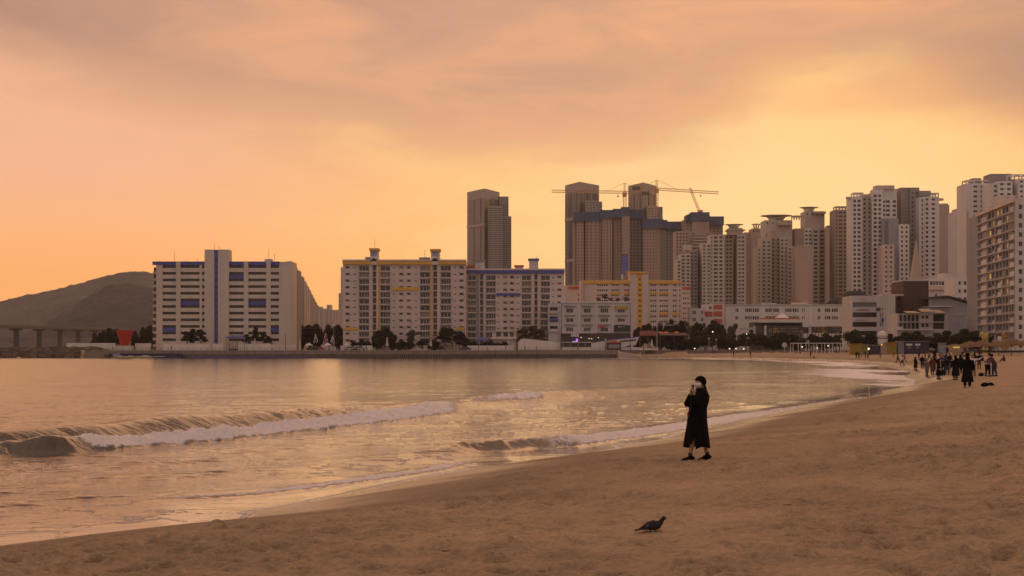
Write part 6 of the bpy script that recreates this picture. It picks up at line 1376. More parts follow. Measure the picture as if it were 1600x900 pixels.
# loungers and low tables under the parasols
for i, (px, d) in enumerate(((1556, 350), (1574, 346), (1592, 342))):
    x = PX(px, d); z0 = float(sand_z(np.array([x]), np.array([float(d)]))[0]); root = empty('beach_table', (x, d, z0), f'{["left", "middle", "right"][i]} white table under the straw parasols', 'table', 'white tables under the parasols'); b = MB(root.location); b.box(x-1.1, x+1.1, d-.5, d+.5, z0+.68, z0+.75); b.build('table_top', whitemetal, root)
    for sx in (-1, 1):
        for sy in (-1, 1): b = MB(root.location); b.box(x+sx-.04, x+sx+.04, d+sy*.4-.04, d+sy*.4+.04, z0, z0+.68); b.build('leg', whitemetal, root)
# yellow balloon figures behind the parasols
for px, y0, y1, d, m_, lb in ((1539, 518.6, 532, 440, mat('pale_yellow_figure', (.48, .36, .10), .6, .1), 'pale yellow rounded inflatable figure behind the straw parasols'), (1572, 519, 530, 440, mat('orange_figure', (.50, .24, .07), .6, .1), 'orange and yellow inflatable figure right of the pale yellow one')):
    x = PX(px, d); b = MB((x, d, BZ)); h = PZ(y0, d)-PZ(y1, d); z = PZ(y1, d); b.ball((x, d, z+h*.45), h*.42, 10, 8, (1.1, .8, 1)); b.ball((x-h*.3, d-.1, z+h*.74), h*.26, 10, 6); b.tube([(x-h*.5, d, z+h*.75), (x-h*.66, d, z+h*.4)], [h*.1, h*.06], 7); b.tube([(x-h*.15, d, BZ), (x-h*.15, d, z+h*.3)], h*.14, 8); b.tube([(x+h*.25, d, BZ), (x+h*.25, d, z+h*.3)], h*.14, 8); b.ball((x+h*.35, d, z+h*.8), h*.16, 8, 5)
    o = b.build('inflatable_figure', m_, label=lb, cat='inflatable'); remesh(o, .12, 2)

# ================================================================== PEOPLE
skin = mat('skin', (.36, .20, .13), .6, .05, 5); hair = mat('black_hair', (.005, .0045, .004), .9, 0, spec=.06); fb = mat('black_cloth', (.006, .005, .005), .95, .2, 8, spec=.12); mask_w = mat('white_mask', (.62, .55, .55), .8, 0)
CL = {'black': fb, 'navy': mat('navy_wool', (.02, .022, .04), .9, .1), 'grey': mat('grey_knit', (.19, .175, .19), .9, .1), 'maroon': mat('maroon_cloth', (.09, .022, .03), .9, .1), 'white': mat('white_cloth', (.55, .50, .48), .9, .1), 'brown': mat('brown_cloth', (.10, .06, .045), .9, .1), 'taupe': mat('taupe_cloth', (.13, .10, .08), .9, .1), 'orange': mat('orange_cloth2', (.24, .09, .03), .9, .1), 'red': mat('dark_red_cloth2', (.10, .014, .014), .9, .1), 'blue': mat('denim', (.028, .03, .045), .9, .1)}
def rot2(p, a): c, s_ = math.cos(a), math.sin(a); return (p[0]*c-p[1]*s_, p[0]*s_+p[1]*c, p[2])
def person(px, py, hpx, label, face=0., top='black', bot='black', coat=False, pose='stand', bag=False, hood=False, vox=.024, group='people on the beach', at=None, name='person', skirt=False, hpers=None):
    """face: heading in radians, 0 looks at the viewer; pose: stand walk sit bend arm hug"""
    if at: x, d, z = at
    else: x, d, z = ground_at(px, py, 20)
    h = hpx/F*d if hpx else hpers
    h = min(max(h, 1.0), 1.85) if hpx else hpers
    sc = h/1.66; root = empty(name, (x, d, z), label, 'person', group, rz=face); root.scale = (sc, sc, sc)
    st = {'walk': .22, 'stand': .04, 'arm': .1, 'bend': .06, 'sit': 0, 'hug': .03}[pose]
    if pose == 'sit': hz = .16; hips = [(-.09, 0, hz), (.09, 0, hz)]; knees = [(-.12, -.38, .40), (.13, -.42, .30)]; ank = [(-.10, -.60, .07), (.14, -.76, .07)]; lean = .12
    else: hz = .86; hips = [(-.085, 0, hz), (.085, 0, hz)]; knees = [(-.09, -st*.6-.02, .47), (.09, st*.3-.02, .47)]; ank = [(-.09, -st, .09), (.10, st, .10)]; lean = {'bend': .30, 'hug': .1}.get(pose, 0.)
    t_ = math.sin(lean*1.6); ch = math.cos(lean*1.6); sh = hz+.50*ch; sy = -.50*t_
    def tp(k, dx=0, dy=0): return (dx, -.50*k*t_+dy, hz+.50*k*ch)
    neck = (0, sy-.015-.08*t_, sh+.07); head = (0, sy-.03-.22*t_, sh+.185)
    b = MB(); b.tube([tp(-.08), tp(.1), tp(.45), tp(.8), tp(1.)], [(.13, .10), (.155, .115), (.125, .095), (.165, .105), (.10, .08)], 10)
    b.tube([tp(.96), neck, (head[0], head[1]+.01, head[2]-.05)], [.06, .05, .05], 8)
    b.ball(head, .098, 12, 8, (.86, 1, 1.18)); b.ball((0, head[1]-.100, head[2]-.012), .018, 6, 4, (.8, 1, 1.4)); b.ball((0, head[1]-.085, head[2]-.06), .022, 6, 4, (1.4, .7, .5))
    for s_ in (-1, 1): b.ball((s_*.084, head[1]+.01, head[2]-.005), .022, 6, 4, (.5, .8, 1.3))
    for i in (0, 1):
        b.tube([hips[i], ((hips[i][0]+knees[i][0])/2, (hips[i][1]+knees[i][1])/2-.01, (hips[i][2]+knees[i][2])/2), knees[i], ((knees[i][0]+ank[i][0])/2, (knees[i][1]+ank[i][1])/2+.02, (knees[i][2]+ank[i][2])/2+.04), ank[i]], [.085, .078, .055, .052, .036], 8)
        b.tube([(ank[i][0], ank[i][1]+.05, ank[i][2]-.04), (ank[i][0], ank[i][1]-.07, ank[i][2]-.05), (ank[i][0], ank[i][1]-.16, ank[i][2]-.065)], [.036, .036, .02], 7)
    S_ = [tp(.93, -.17), tp(.93, .17)]
    if pose == 'arm': E = [(-.36, S_[0][1]-.1, sh-.06), (.26, -.06, sh-.27)]; H_ = [(-.56, S_[0][1]-.16, sh+.12), (.22, -.2, sh-.42)]
    elif pose == 'hug': E = [(-.25, -.12, sh-.22), (.25, -.12, sh-.22)]; H_ = [(-.08, -.28, sh-.20), (.07, -.28, sh-.22)]
    elif pose == 'bend': E = [(-.22, sy-.14, sh-.24), (.22, sy-.12, sh-.25)]; H_ = [(-.14, sy-.38, sh-.30), (.12, sy-.36, sh-.32)]
    elif pose == 'sit': E = [(-.22, sy-.16, sh-.26), (.22, sy-.12, sh-.26)]; H_ = [(-.12, sy-.36, sh-.28), (.14, sy-.34, sh-.3)]
    else: E = [(-.235, st*.5, sh-.29), (.235, -st*.3, sh-.29)]; H_ = [(-.24, st*.4-.08, sh-.53), (.24, -st*.7-.08, sh-.53)]
    for i in (0, 1):
        b.tube([S_[i], tuple((np.array(S_[i])+E[i])/2), E[i], tuple((np.array(E[i])+H_[i])/2), H_[i]], [.052, .046, .038, .034, .024], 7)
    o = b.build('body', skin, root); remesh(o, vox, 1)
    # hands: palm, four fingers and thumb, joined into the same body mesh
    hb = MB()
    for i in (0, 1):
        dv_ = (Vector(H_[i])-Vector(E[i])).normalized(); q = dv_.orthogonal().normalized(); r_ = dv_.cross(q)
        P0_ = Vector(H_[i]); hb.tube([P0_-dv_*.02, P0_+dv_*.04, P0_+dv_*.085], [(.024, .016), (.036, .015), (.034, .013)], 7)
        for k, ln in zip((-1.5, -.5, .5, 1.5), (.055, .072, .068, .05)):
            f0 = P0_+dv_*.08+q*k*.017; hb.tube([f0, f0+dv_*ln*.55+r_*.006, f0+dv_*ln+r_*.022], [.0085, .008, .006], 5)
        f0 = P0_+dv_*.02+q*.028; hb.tube([f0, f0+dv_*.03+q*.022, f0+dv_*.055+q*.026+r_*.01], [.011, .010, .007], 5)
    me = o.data; bm = bmesh.new(); bm.from_mesh(me); vv = [bm.verts.new(p) for p in hb.v]
    for f_ in hb.f:
        try: bm.faces.new([vv[j] for j in f_]).smooth = True
        except ValueError: pass
    bm.to_mesh(me); bm.free()
    # clothes
    b = MB(); g = .022
    low = -.12 if not coat else -.12
    b.tube([tp(low), tp(.1), tp(.45), tp(.8), tp(1.0), tp(1.08)], [(.165, .125), (.175, .135), (.15, .12), (.19, .13), (.135, .10), (.07, .065)], 12)
    if coat and pose != 'sit': b.tube([(0, .01, .30), (0, 0, .60), (0, 0, .88)], [(.25, .21), (.21, .17), (.17, .135)], 12)
    for i in (0, 1):
        w2 = tuple(np.array(H_[i])*.92+np.array(E[i])*.08)
        b.tube([S_[i], tuple((np.array(S_[i])+E[i])/2), E[i], tuple((np.array(E[i])+H_[i])/2), w2], [.075, .068, .06, .054, .046], 8)
    if hood: b.tube([(0, neck[1]+.03, neck[2]-.05), (0, head[1]+.03, head[2]), (0, head[1]+.03, head[2]+.09)], [.12, .125, .06], 9)
    j = b.build('coat' if coat else 'jacket', CL[top], root); remesh(j, vox*.95, 1)
    b = MB()
    if skirt: b.tube([(0, 0, .34), (0, 0, .6), (0, 0, .9)], [(.24, .2), (.2, .17), (.15, .12)], 12)
    else:
        b.tube([tp(-.1), tp(.12)], [(.15, .12), (.16, .125)], 10)
        for i in (0, 1): b.tube([(hips[i][0], hips[i][1], hips[i][2]+.03), ((hips[i][0]+knees[i][0])/2, (hips[i][1]+knees[i][1])/2-.01, (hips[i][2]+knees[i][2])/2), knees[i], (ank[i][0], ank[i][1], ank[i][2]+.03)], [.105, .098, .075, .062], 8)
    j = b.build('skirt' if skirt else 'trousers', CL[bot], root); remesh(j, vox*.95, 1)
    b = MB(); b.ball((0, head[1]+.018, head[2]+.022), .108, 12, 8, (.9, 1., 1.10)); hm = b
    V = [Vector(p) for p in hm.v]
    hm.v = [tuple(p if not (p.y < head[1]-.05 and p.z < head[2]+.045) else Vector((p.x*.8, head[1]-.05, p.z))) for p in V]
    if seedh(label) % 2: hm.tube([(0, head[1]+.06, head[2]-.0), (0, head[1]+.09, head[2]-.12), (0, head[1]+.08, head[2]-.24)], [.08, .085, .05], 8)
    hm.build('hair', hair, root, True)
    for i in (0, 1):
        b = MB(); a = ank[i]; b.tube([(a[0], a[1]+.07, a[2]-.045), (a[0], a[1]-.02, a[2]-.035), (a[0], a[1]-.12, a[2]-.055), (a[0], a[1]-.19, a[2]-.068)], [.045, .05, .046, .026], 8); b.build('shoe', fb, root, True)
    return root
def seedh(s_): return sum(ord(c) for c in s_)
P_ = math.pi
# the near group at the right
person(1511.6, 607, 57, 'person in a long black coat standing with back turned, nearest of the crowd', P_-.2, coat=True, vox=.02)
person(1493, 594, 45, 'person in a long black coat behind the nearest one, seen from the back', P_+.1, coat=True, vox=.02)
person(1520, 588, 38, 'person stretching a pale-sleeved arm out to the right behind the two in black', .0, top='white', bot='taupe', pose='arm').scale.x *= -1
person(1543, 588.4, 39, 'person in a grey top and black trousers leaning right by the small bag', P_/2+.5, top='grey', bot='black', pose='bend', vox=.02)
person(1554, 588.2, 38, 'person in a maroon top bending beside the one in grey', -P_/2+.2, top='maroon', bot='blue', pose='bend', vox=.02)
person(1569.6, 565.6, 0, 'person in dark clothes sitting on the sand at the far right', -P_/2+.3, top='black', bot='brown', pose='sit', hpers=1.65)
person(1536, 565, 0, 'person in dark clothes sitting on the sand behind the leaning pair', -P_/2, top='black', bot='black', pose='sit', hpers=1.65)
person(1466.6, 592.6, 41, 'person in a long dark coat with a pale hem in the middle of the crowd', P_/2, coat=True, bot='grey', vox=.02)
person(1448, 588, 38, 'person in a taupe outfit standing left of the dark coat', .4, top='taupe', bot='taupe')
person(1456.6, 585, 35, 'person with a dark red top between the taupe outfit and the dark coat', 0, top='red', bot='brown')
person(1474, 581, 30, 'person in navy with arms held close right of the dark coat', -.4, top='navy', bot='black', pose='hug')
person(1430.4, 578.4, 27, 'person in a long black coat standing alone by the water on the right', P_/2+.4, coat=True)
person(1410, 571.4, 22, 'person in a white top and dark trousers walking by the water', -P_/2, top='white', bot='black', pose='walk')
person(1413.4, 566, 16, 'person in a pale top right behind the white-topped walker', -P_/2, top='grey', bot='brown', pose='walk')
person(1402.6, 566.6, 19, 'person in dark clothes walking left of the white-topped walker', P_/2, top='brown', bot='black', pose='walk')
person(1396, 558, 10, 'child in an orange coat by the yellow stall', 0, top='orange', bot='orange')
person(1375.6, 560, 11, 'person in taupe standing before the patterned stall', 0, top='taupe', bot='grey')
for i, (a, y, h_, c) in enumerate(((1338, 560, 11.5, 'black'), (1342, 560.4, 11, 'black'), (1346.6, 558.6, 11, 'grey'), (1352, 559, 12, 'black'), (1356, 559.4, 11, 'brown'))): person(a, y, h_, f'{ordw[i]} person from the left in the group before the yellow container', .5*i, top=c, bot='black', vox=.03, group='group before the yellow container')
more = [(1441, 575, 24, 'black', 'navy', 'person in black at the left edge of the crowd'), (1462, 574, 23, 'brown', 'black', 'person in brown behind the dark red top'), (1470, 568, 18, 'orange', 'blue', 'person with an orange top in front of the slate board'), (1478, 571, 21, 'navy', 'black', 'person in navy in front of the slate board'), (1484, 575, 24, 'black', 'taupe', 'person in black left of the two long coats'), (1503, 572, 22, 'taupe', 'black', 'person in taupe between the two long black coats'), (1436, 562, 13, 'black', 'black', 'distant person in black before the purple container'), (1452, 562, 13, 'grey', 'black', 'distant person in grey right of the purple container'), (1445.6, 560.6, 12, 'red', 'blue', 'distant person in red before the purple container'), (1460, 560, 12, 'black', 'brown', 'distant person in black left of the slate board'), (1486, 562, 13, 'white', 'black', 'distant person in white by the patterned kiosk'), (1512, 563, 14, 'brown', 'black', 'distant person in brown right of the patterned kiosk'), (1523, 570, 20, 'black', 'black', 'person in black behind the stretched-out arm')]
for i, (a, y, h_, c, c2, lb) in enumerate(more): person(a, y, h_, lb, (i*1.7) % 6.2, top=c, bot=c2, pose=('stand', 'walk', 'hug')[i % 3], vox=.03)
for a, y, h_, lb, ps in ((1146, 557.6, 9, 'tiny dark figure on the far sand, left of the lone pair', 'stand'), (1172.6, 557.6, 9, 'tiny dark figure on the far sand, right of the lone pair', 'walk'), (1114, 553, 6.6, 'left of two tiny figures near the retaining wall', 'stand'), (1117.4, 552.6, 6.6, 'right of two tiny figures near the retaining wall', 'stand'), (1266.4, 558.6, 9.6, 'tiny figure in black standing below the white frame', 'stand'), (1250.6, 552.6, 8, 'tiny dark figure under the left half of the white frame', 'walk'), (1307, 552, 7, 'tiny figure under the right half of the white frame', 'stand'), (1302, 551, 7, 'tiny dark figure leaning under the white frame', 'bend')):
    person(a, y, h_, lb, .8, pose=ps, vox=.035, group='distant beach walkers')
person(1271.4, 560.6, 0, 'tiny figure in dark red crouching on the sand below the white frame', 0, top='red', bot='brown', pose='sit', vox=.035, hpers=1.6, group='distant beach walkers')
for i, (a, h_) in enumerate(((176, 1.6), (235.8, 1.7), (268, 1.65), (572.6, 1.7), (748, 1.7), (761, 1.65), (790.4, 1.7), (820, 1.75), (838.6, 1.7), (1005.6, 1.7), (902.6, 1.65), (557, 1.6))):
    d = 537.4 if a < 1000 else 541; person(0, 0, 0, f'{ordw[i]} tiny dark figure from the left walking on the promenade', (1.57 if i % 2 else -1.57), top=('black', 'brown', 'navy')[i % 3], pose='walk', vox=.04, group='walkers on the promenade', at=(PX(a, d), d, BZ), hpers=h_)
for a_, y_, h_, c_, c2_, lb_, ps_ in ((1459, 580, 30, 'black', 'black', 'person in black turned away between the dark red top and the navy top', 'stand'), (1480, 586, 36, 'black', 'navy', 'person in black bending forward left of the second long coat', 'bend'), (1500, 583, 32, 'black', 'black', 'person in black half hidden behind the two long coats', 'hug'), (1471, 588, 0, 'black', 'black', 'person in black sitting low at the feet of the crowd', 'sit'), (1530, 577, 26, 'black', 'brown', 'person in black right of the stretched-out arm', 'hug')):
    person(a_, y_, h_, lb_, 2.6, top=c_, bot=c2_, pose=ps_, hpers=1.65 if ps_ == 'sit' else None)
for o in list(scene.objects):
    if o.get('group') == 'people on the beach': o.scale.x *= 1.18; o.scale.y *= 1.18
# bags on the sand
def bag(px, py, w_, h_, label, white_top=True):
    x, d, z = ground_at(px, py, 20); s_ = d/F; root = empty('bag', (x, d, z), label, 'bag'); L = root.location
    b = MB(L); W_ = w_*s_/2; H_ = h_*s_; b.tube([(x-W_, d, z+H_*.30), (x-W_*.6, d, z+H_*.48), (x, d, z+H_*.5), (x+W_*.6, d, z+H_*.5), (x+W_, d, z+H_*.3)], [H_*.22, H_*.46, H_*.52, H_*.48, H_*.24], 10); o = b.build('body', fb, root); remesh(o, .03, 1)
    b = MB(L); b.tube([(x-W_*.4, d, z+H_*.85), (x-W_*.2, d, z+H_*1.12), (x+W_*.2, d, z+H_*1.12), (x+W_*.4, d, z+H_*.85)], .012, 6); b.build('handle', fb, root)
    if white_top: b = MB(L); b.ball((x, d-.03, z+H_*.93), W_*.24, 8, 5, (1.3, .7, .4)); b.build('paper', mask_w, root, True)
bag(1543, 604.6, 21, 7.5, 'black bag with something white on top lying on the sand'); bag(1533, 588, 8, 5.5, 'small black bag at the feet of the leaning pair', False)

# ---------------------------------------------------------------- the woman with the phone
wx, wd_, wz = ground_at(1088, 721.5)
root = empty('person', (wx, wd_, wz), 'woman in a long black coat and white mask taking a photo by the water', 'person'); L0_ = Vector((0, 0, 0))
sc = (wd_/F)*82; root.scale = (sc, sc, sc)
b = MB()
b.tube([(.05, 0, .82), (.045, 0, .92), (.045, 0, 1.05), (.055, 0, 1.2), (.06, 0, 1.31), (.07, 0, 1.36)], [(.13, .15), (.15, .15), (.125, .12), (.14, .155), (.10, .12), (.055, .055)], 12)
b.tube([(.07, 0, 1.33), (.072, -.01, 1.42), (.068, -.02, 1.47)], [.055, .05, .05], 8)
hc = Vector((.066, -.025, 1.50)); fd = Vector((-.86, -.5, -.08)).normalized(); rt = Vector((-.5, .86, 0)).normalized()
b.ball(hc, .099, 14, 10, (.98, .94, 1.16))
b.ball(hc+fd*.10+Vector((0, 0, -.015)), .018, 8, 5, (1, 1, 1.3)); b.ball(hc+fd*.083+Vector((0, 0, -.085)), .032, 8, 5, (1, 1, .8))
for s_ in (-1, 1): b.ball(hc+rt*s_*.09+Vector((0, 0, -.01)), .024, 7, 5, (.7, .7, 1.3)); b.ball(hc+fd*.088+rt*s_*.034+Vector((0, 0, .012)), .014, 6, 4)
sh_n = (.155, -.13, 1.29); sh_f = (-.03, .13, 1.29); el_n = (-.125, -.20, 1.115); el_f = (-.17, .02, 1.10); ha_n = (-.065, -.185, 1.305); ha_f = (-.10, -.09, 1.30)
for S_, E_, H_ in ((sh_n, el_n, ha_n), (sh_f, el_f, ha_f)): b.tube([S_, tuple((np.array(S_)+E_)/2), E_, tuple((np.array(E_)+H_)/2), H_], [.054, .048, .040, .034, .026], 9)
legs = [((.02, -.06, .84), (-.085, -.075, .50), (-.125, -.06, .12)), ((.08, .07, .84), (.13, .07, .50), (.215, .09, .135))]
for a, k_, n_ in legs:
    a, k_, n_ = map(np.array, (a, k_, n_)); b.tube([tuple(a), tuple((a+k_)/2), tuple(k_), tuple(k_*.6+n_*.4+np.array([.018, 0, 0])), tuple(k_*.2+n_*.8), tuple(n_)], [.088, .08, .056, .054, .038, .035], 10)
    b.tube([tuple(n_+np.array([.03, 0, -.05])), tuple(n_+np.array([-.06, 0, -.065])), tuple(n_+np.array([-.15, -.01, -.085]))], [.036, .036, .02], 8)
o = b.build('body', skin, root); remesh(o, .012, 2)
hb = MB(); ph = Vector((-.088, -.155, 1.40))            # phone centre
for S_, side in ((Vector(ha_n), 1), (Vector(ha_f), -1)):
    up_ = Vector((-.12*side*.3, .0, 1)).normalized(); q = Vector((-.5, -.86*1, 0)).normalized()*side; palm = S_+Vector((0, 0, .045))
    hb.tube([S_-Vector((0, 0, .02)), palm, palm+Vector((0, 0, .035))], [(.026, .018), (.036, .018), (.034, .016)], 8)
    for k, ln in zip((-1.5, -.5, .5, 1.5), (.05, .066, .062, .046)):
        f0 = palm+Vector((0, 0, .03))+q*k*.002+Vector((-.86, .5, 0))*k*.016; tgt = ph+Vector((0, 0, -.03+k*.016))+Vector((-.3, -.9, 0))*.012*side
        f1 = f0*.5+tgt*.5+Vector((0, 0, .012)); dl = (tgt-f0).normalized()*ln; hb.tube([f0, f0+dl*.55+Vector((0, 0, .008)), f0+dl], [.009, .0085, .0065], 6)
    hb.tube([palm+q*-.02, palm+q*-.03+Vector((.0, 0, .03)), ph+Vector((.02, 0, -.035))*1], [.012, .011, .008], 6)
me = o.data; bm = bmesh.new(); bm.from_mesh(me); vv = [bm.verts.new(p) for p in hb.v]
for f_ in hb.f:
    try: bm.faces.new([vv[j] for j in f_]).smooth = True
    except ValueError: pass
bm.to_mesh(me); bm.free()
# coat: upper part with sleeves and collar, then a split skirt panel
b = MB(); b.tube([(.02, 0, .86), (.03, 0, .96), (.035, 0, 1.04), (.06, 0, 1.17), (.08, 0, 1.27), (.085, 0, 1.345), (.078, 0, 1.40)], [(.185, .18), (.18, .17), (.168, .16), (.185, .19), (.178, .19), (.13, .13), (.08, .08)], 14)
for S_, E_, H_ in ((sh_n, el_n, ha_n), (sh_f, el_f, ha_f)):
    w2 = tuple(np.array(H_)*.86+np.array(E_)*.14); b.tube([tuple(np.array(S_)*.9+np.array((.06, 0, 1.27))*.1), tuple((np.array(S_)+E_)/2), E_, tuple((np.array(E_)+H_)/2), w2], [.088, .078, .072, .064, .055], 10)
b.tube([(.13, .03, 1.36), (.15, .05, 1.30), (.16, .06, 1.22)], [.07, .09, .07], 9)     # hood lying on the back
j = b.build('coat', fb, root); remesh(j, .014, 2)
b = MB(); na, nz_ = 72, 16; V = []
def hemz(a):
    # a = angle round the body, measured from the viewer's side (-y) towards the right
    if -1.1 < a < -.50: return .30+.06*(a+1.1)/.6
    if -.50 <= a < -.18: return .36+.14*math.sin((a+.5)/.32*P_*.5) if a < -.34 else .50
    if -.18 <= a < .0: return .255
    return .275+.02*math.sin(a*3)
for i in range(na):
    a = -P_+2*P_*i/na
    for k in range(nz_+1):
        t_ = k/nz_; z = .92*(1-t_)+hemz(a)*t_; w_ = (.92-z)/.65
        fold = .012*math.sin(a*9+z*3)*w_+.008*math.sin(a*17)*w_
        rx = .175+.078*w_+fold; ry = .165+.065*w_+fold; cx = .022-.022*w_
        V.append((cx+rx*math.sin(a), -ry*math.cos(a), z))
Fc = [(i*(nz_+1)+k, i*(nz_+1)+k+1, ((i+1) % na)*(nz_+1)+k+1, ((i+1) % na)*(nz_+1)+k) for i in range(na) for k in range(nz_)]
b.add(V, Fc); j = b.build('coat_skirt', fb, root, True); md = j.modifiers.new('thick', 'SOLIDIFY'); md.thickness = .012
b = MB(); b.ball(hc+Vector((.012, .008, .024)), .114, 20, 14, (1, .98, 1.0))
V = [Vector(p) for p in b.v]; nv = []
for p in V:
    q = p-hc
    if q.dot(fd) > .04 and q.z < .030: p = hc+q-fd*(q.dot(fd)-.04)*1.0
    nv.append(tuple(p))
b.v = nv; b.tube([hc+Vector((.065, .03, -.03)), hc+Vector((.085, .04, -.10)), hc+Vector((.10, .04, -.17))], [.04, .045, .05], 9); b.build('hair', hair, root, True)
b = MB(); n = 10; V = []
for i in range(n+1):
    for k in range(7):
        a = -1.15+2.3*i/n; zz = -.012-.088*k/6; r_ = .100+.016*math.cos(a)*math.sin(P_*k/6); di = (fd*math.cos(a)+rt*math.sin(a)); V.append(tuple(hc+di*r_*(1-.22*(k/6)**2)+Vector((0, 0, zz+.02))))
b.add(V, [(i*7+k, (i+1)*7+k, (i+1)*7+k+1, i*7+k+1) for i in range(n) for k in range(6)]); j = b.build('face_mask', mask_w, root, True); md = j.modifiers.new('thick', 'SOLIDIFY'); md.thickness = .004; md.offset = 1
for a, k_, n_ in legs:
    n_ = np.array(n_); front = n_[0] < 0; tilt = 0 if front else .05
    b = MB(); b.tube([tuple(n_+np.array([.065, 0, -.02])), tuple(n_+np.array([.05, 0, -.065+tilt*.4])), tuple(n_+np.array([-.04, 0, -.062])), tuple(n_+np.array([-.11, -.005, -.080-tilt*.4])), tuple(n_+np.array([-.17, -.01, -.095-tilt*.4]))], [.034, .046, .046, .038, .02], 10); b.tube([tuple(n_+np.array([.01, 0, -.05])), tuple(n_+np.array([.01, 0, .0]))], [.05, .043], 10); b.build('shoe', fb, root, True)
    b = MB(); b.tube([tuple(n_+np.array([.004, 0, -.01])), tuple(n_+np.array([0, 0, .055]))], [.040, .042], 10); b.build('sock', mat('dark_sock', (.03, .028, .03), .9, 0), root, True)
# what she holds
def wpt(v_): return Vector((wx, wd_, wz))+Vector(v_)*sc
pr = empty('phone', wpt(ph), 'dark phone held up in front of the masked face', 'phone'); pr.rotation_euler = (0, 0, math.atan2(-.25, -1)+P_/2+.35); pr.scale = (sc, sc, sc)
b = MB(); b.box(-.037, .037, -.004, .004, -.075, .075); o = b.build('case', mat('phone_case', (.015, .015, .018), .35, 0), pr); md = o.modifiers.new('b', 'BEVEL'); md.width = .003; md.segments = 2
b = MB(); b.box(-.033, .033, .0042, .005, -.069, .069); b.build('screen', gl_a, pr); b = MB(); b.box(-.028, -.008, -.0062, -.0042, .04, .066); b.build('camera_bump', metal, pr)
hbg = empty('handbag', wpt((-.165, -.10, .93)), 'small dark red handbag at the front of the black coat', 'handbag'); hbg.scale = (sc*.7, sc*.7, sc*.7)
b = MB(); b.tube([(.03, 0, -.08), (.0, 0, -.075), (0, 0, .0), (.05, 0, .09)], [(.03, .05), (.035, .09), (.03, .085), (.02, .04)], 10); o = b.build('body', CL['red'], hbg); remesh(o, .012, 1); b = MB(); b.tube([(.05, 0, .08), (.10, .02, .2), (.16, .05, .33)], .008, 6); b.build('strap', CL['red'], hbg)

# ---------------------------------------------------------------- pigeon
pgx, pgd, pgz = ground_at(1018, 832.5); s_ = pgd/F
root = empty('pigeon', (pgx, pgd, pgz), 'dark grey pigeon walking on the sand in the foreground', 'pigeon'); q = pgd/F*156; root.scale = (q, q, q)
feather = mat('pigeon_feather', (.018, .016, .02), .7, .25, 30, spec=.2); feather2 = mat('pigeon_wing', (.026, .022, .026), .7, .25, 40, spec=.2); neckm = mat('pigeon_neck', (.035, .04, .045), .35, .2, 30)
b = MB(); b.tube([(-.085, 0, .066), (-.05, 0, .078), (-.01, 0, .088), (.03, 0, .093), (.065, 0, .098), (.092, 0, .122), (.110, 0, .150), (.122, 0, .164)], [(.018, .022), (.034, .036), (.046, .048), (.051, .052), (.043, .046), (.027, .028), (.019, .02), (.019, .019)], 14); b.ball((.124, 0, .164), .0205, 12, 8, (1.12, .9, 1)); o = b.build('body', feather, root); remesh(o, .0045, 2)
b = MB()
for k, wv in enumerate((-1.5, -.5, .5, 1.5)): b.tube([(-.05, wv*.008, .072), (-.12, wv*.013, .050+.001*k), (-.170, wv*.016, .037+.001*k)], [(.010, .010), (.0055, .012), (.003, .011)], 6)
b.build('tail', feather, root, True)
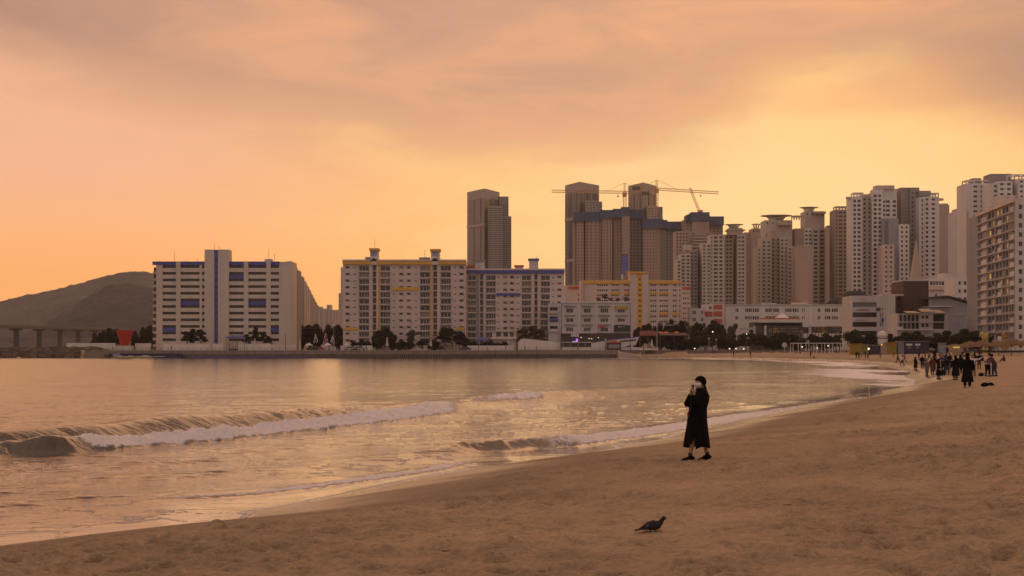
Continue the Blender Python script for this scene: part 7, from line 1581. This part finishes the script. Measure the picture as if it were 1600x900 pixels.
for sd_ in (-1, 1):
    b = MB(); b.tube([(.065, sd_*.036, .112), (.03, sd_*.050, .104), (-.03, sd_*.048, .088), (-.085, sd_*.026, .066), (-.125, sd_*.010, .054)], [(.018, .006), (.036, .009), (.034, .009), (.018, .007), (.005, .004)], 10); wg = b.build('wing', feather2, root, True)
    for k in range(2): b = MB(); b.tube([(-.035-k*.02, sd_*.0585, .112-k*.012), (-.05-k*.016, sd_*.057, .088-k*.008), (-.052-k*.01, sd_*.050, .066)], .0028, 5); b.build('wing_bar', metal if k else mat('wing_bar_pale', (.20, .20, .21), .6, 0), wg)
    b = MB(); fx = -.012 if sd_ < 0 else .034; b.tube([(fx+.006, sd_*.018, .052), (fx, sd_*.018, .03), (fx+.004, sd_*.018, .006)], [.012, .006, .004], 6)
    for an in (-.5, 0, .5, P_): b.tube([(fx+.004, sd_*.018, .006), (fx+.004+.026*math.cos(an), sd_*.018+.022*math.sin(an), .003)], [.0035, .002], 5)
    b.build('leg', mat('pigeon_leg', (.20, .07, .06), .6, 0), root, True)
    b = MB(); b.ball((.130, sd_*.0175, .168), .0035, 6, 4); b.build('eye', orangemetal, root, True)
b = MB(); b.tube([(.140, 0, .162), (.152, 0, .158), (.160, 0, .154)], [.006, .004, .0015], 6); b.build('beak', metal, root, True)
for o in root.children:
    if not o.name.startswith('leg'): o.location.z = -.017
    else: o.location.z = -.004
# clumps of weed and shells lying on the sand
rg = random.Random(12)
for i, (px, py, wv) in enumerate(((915, 819, .0), (1174, 735, .0), (758, 663, .0), (300, 863, .10), (1230, 790, .05), (1168, 870, .05), (1458, 845, .05), (1130, 777, .05), (560, 852, .06), (700, 862, .05))):
    if not wv: continue
    x, d, z = ground_at(px, py); b = MB((x, d, z))
    for k in range(14): a = rg.random()*6.28; r_ = rg.random()*wv; b.ball((x+r_*math.cos(a), d+r_*math.sin(a)*.5, z+.008), wv*rg.uniform(.12, .26), 6, 4, (1.5, 1, .45))
    b.build('seaweed_clump', mat('dried_weed', (.07, .045, .03), .95, .3, 10), label=f'{ordw[i]} small dark clump of dried weed lying on the open sand', cat='seaweed', group='weed clumps on the sand')

# ================================================================== HAZE
b = MB((0, 2400, 0)); b.box(-6900, 6900, -70, 5010, -3.2, 240); hz_ = bpy.data.materials.new('haze'); hz_.use_nodes = True; t = hz_.node_tree
for n_ in list(t.nodes): t.nodes.remove(n_)
ou = t.nodes.new('ShaderNodeOutputMaterial'); pv_ = t.nodes.new('ShaderNodeVolumePrincipled'); pv_.inputs['Color'].default_value = (.92, .90, .92, 1); pv_.inputs['Density'].default_value = .00007; pv_.inputs['Anisotropy'].default_value = .5
t.links.new(pv_.outputs[0], ou.inputs['Volume']); b.build('haze', hz_, kind='stuff')
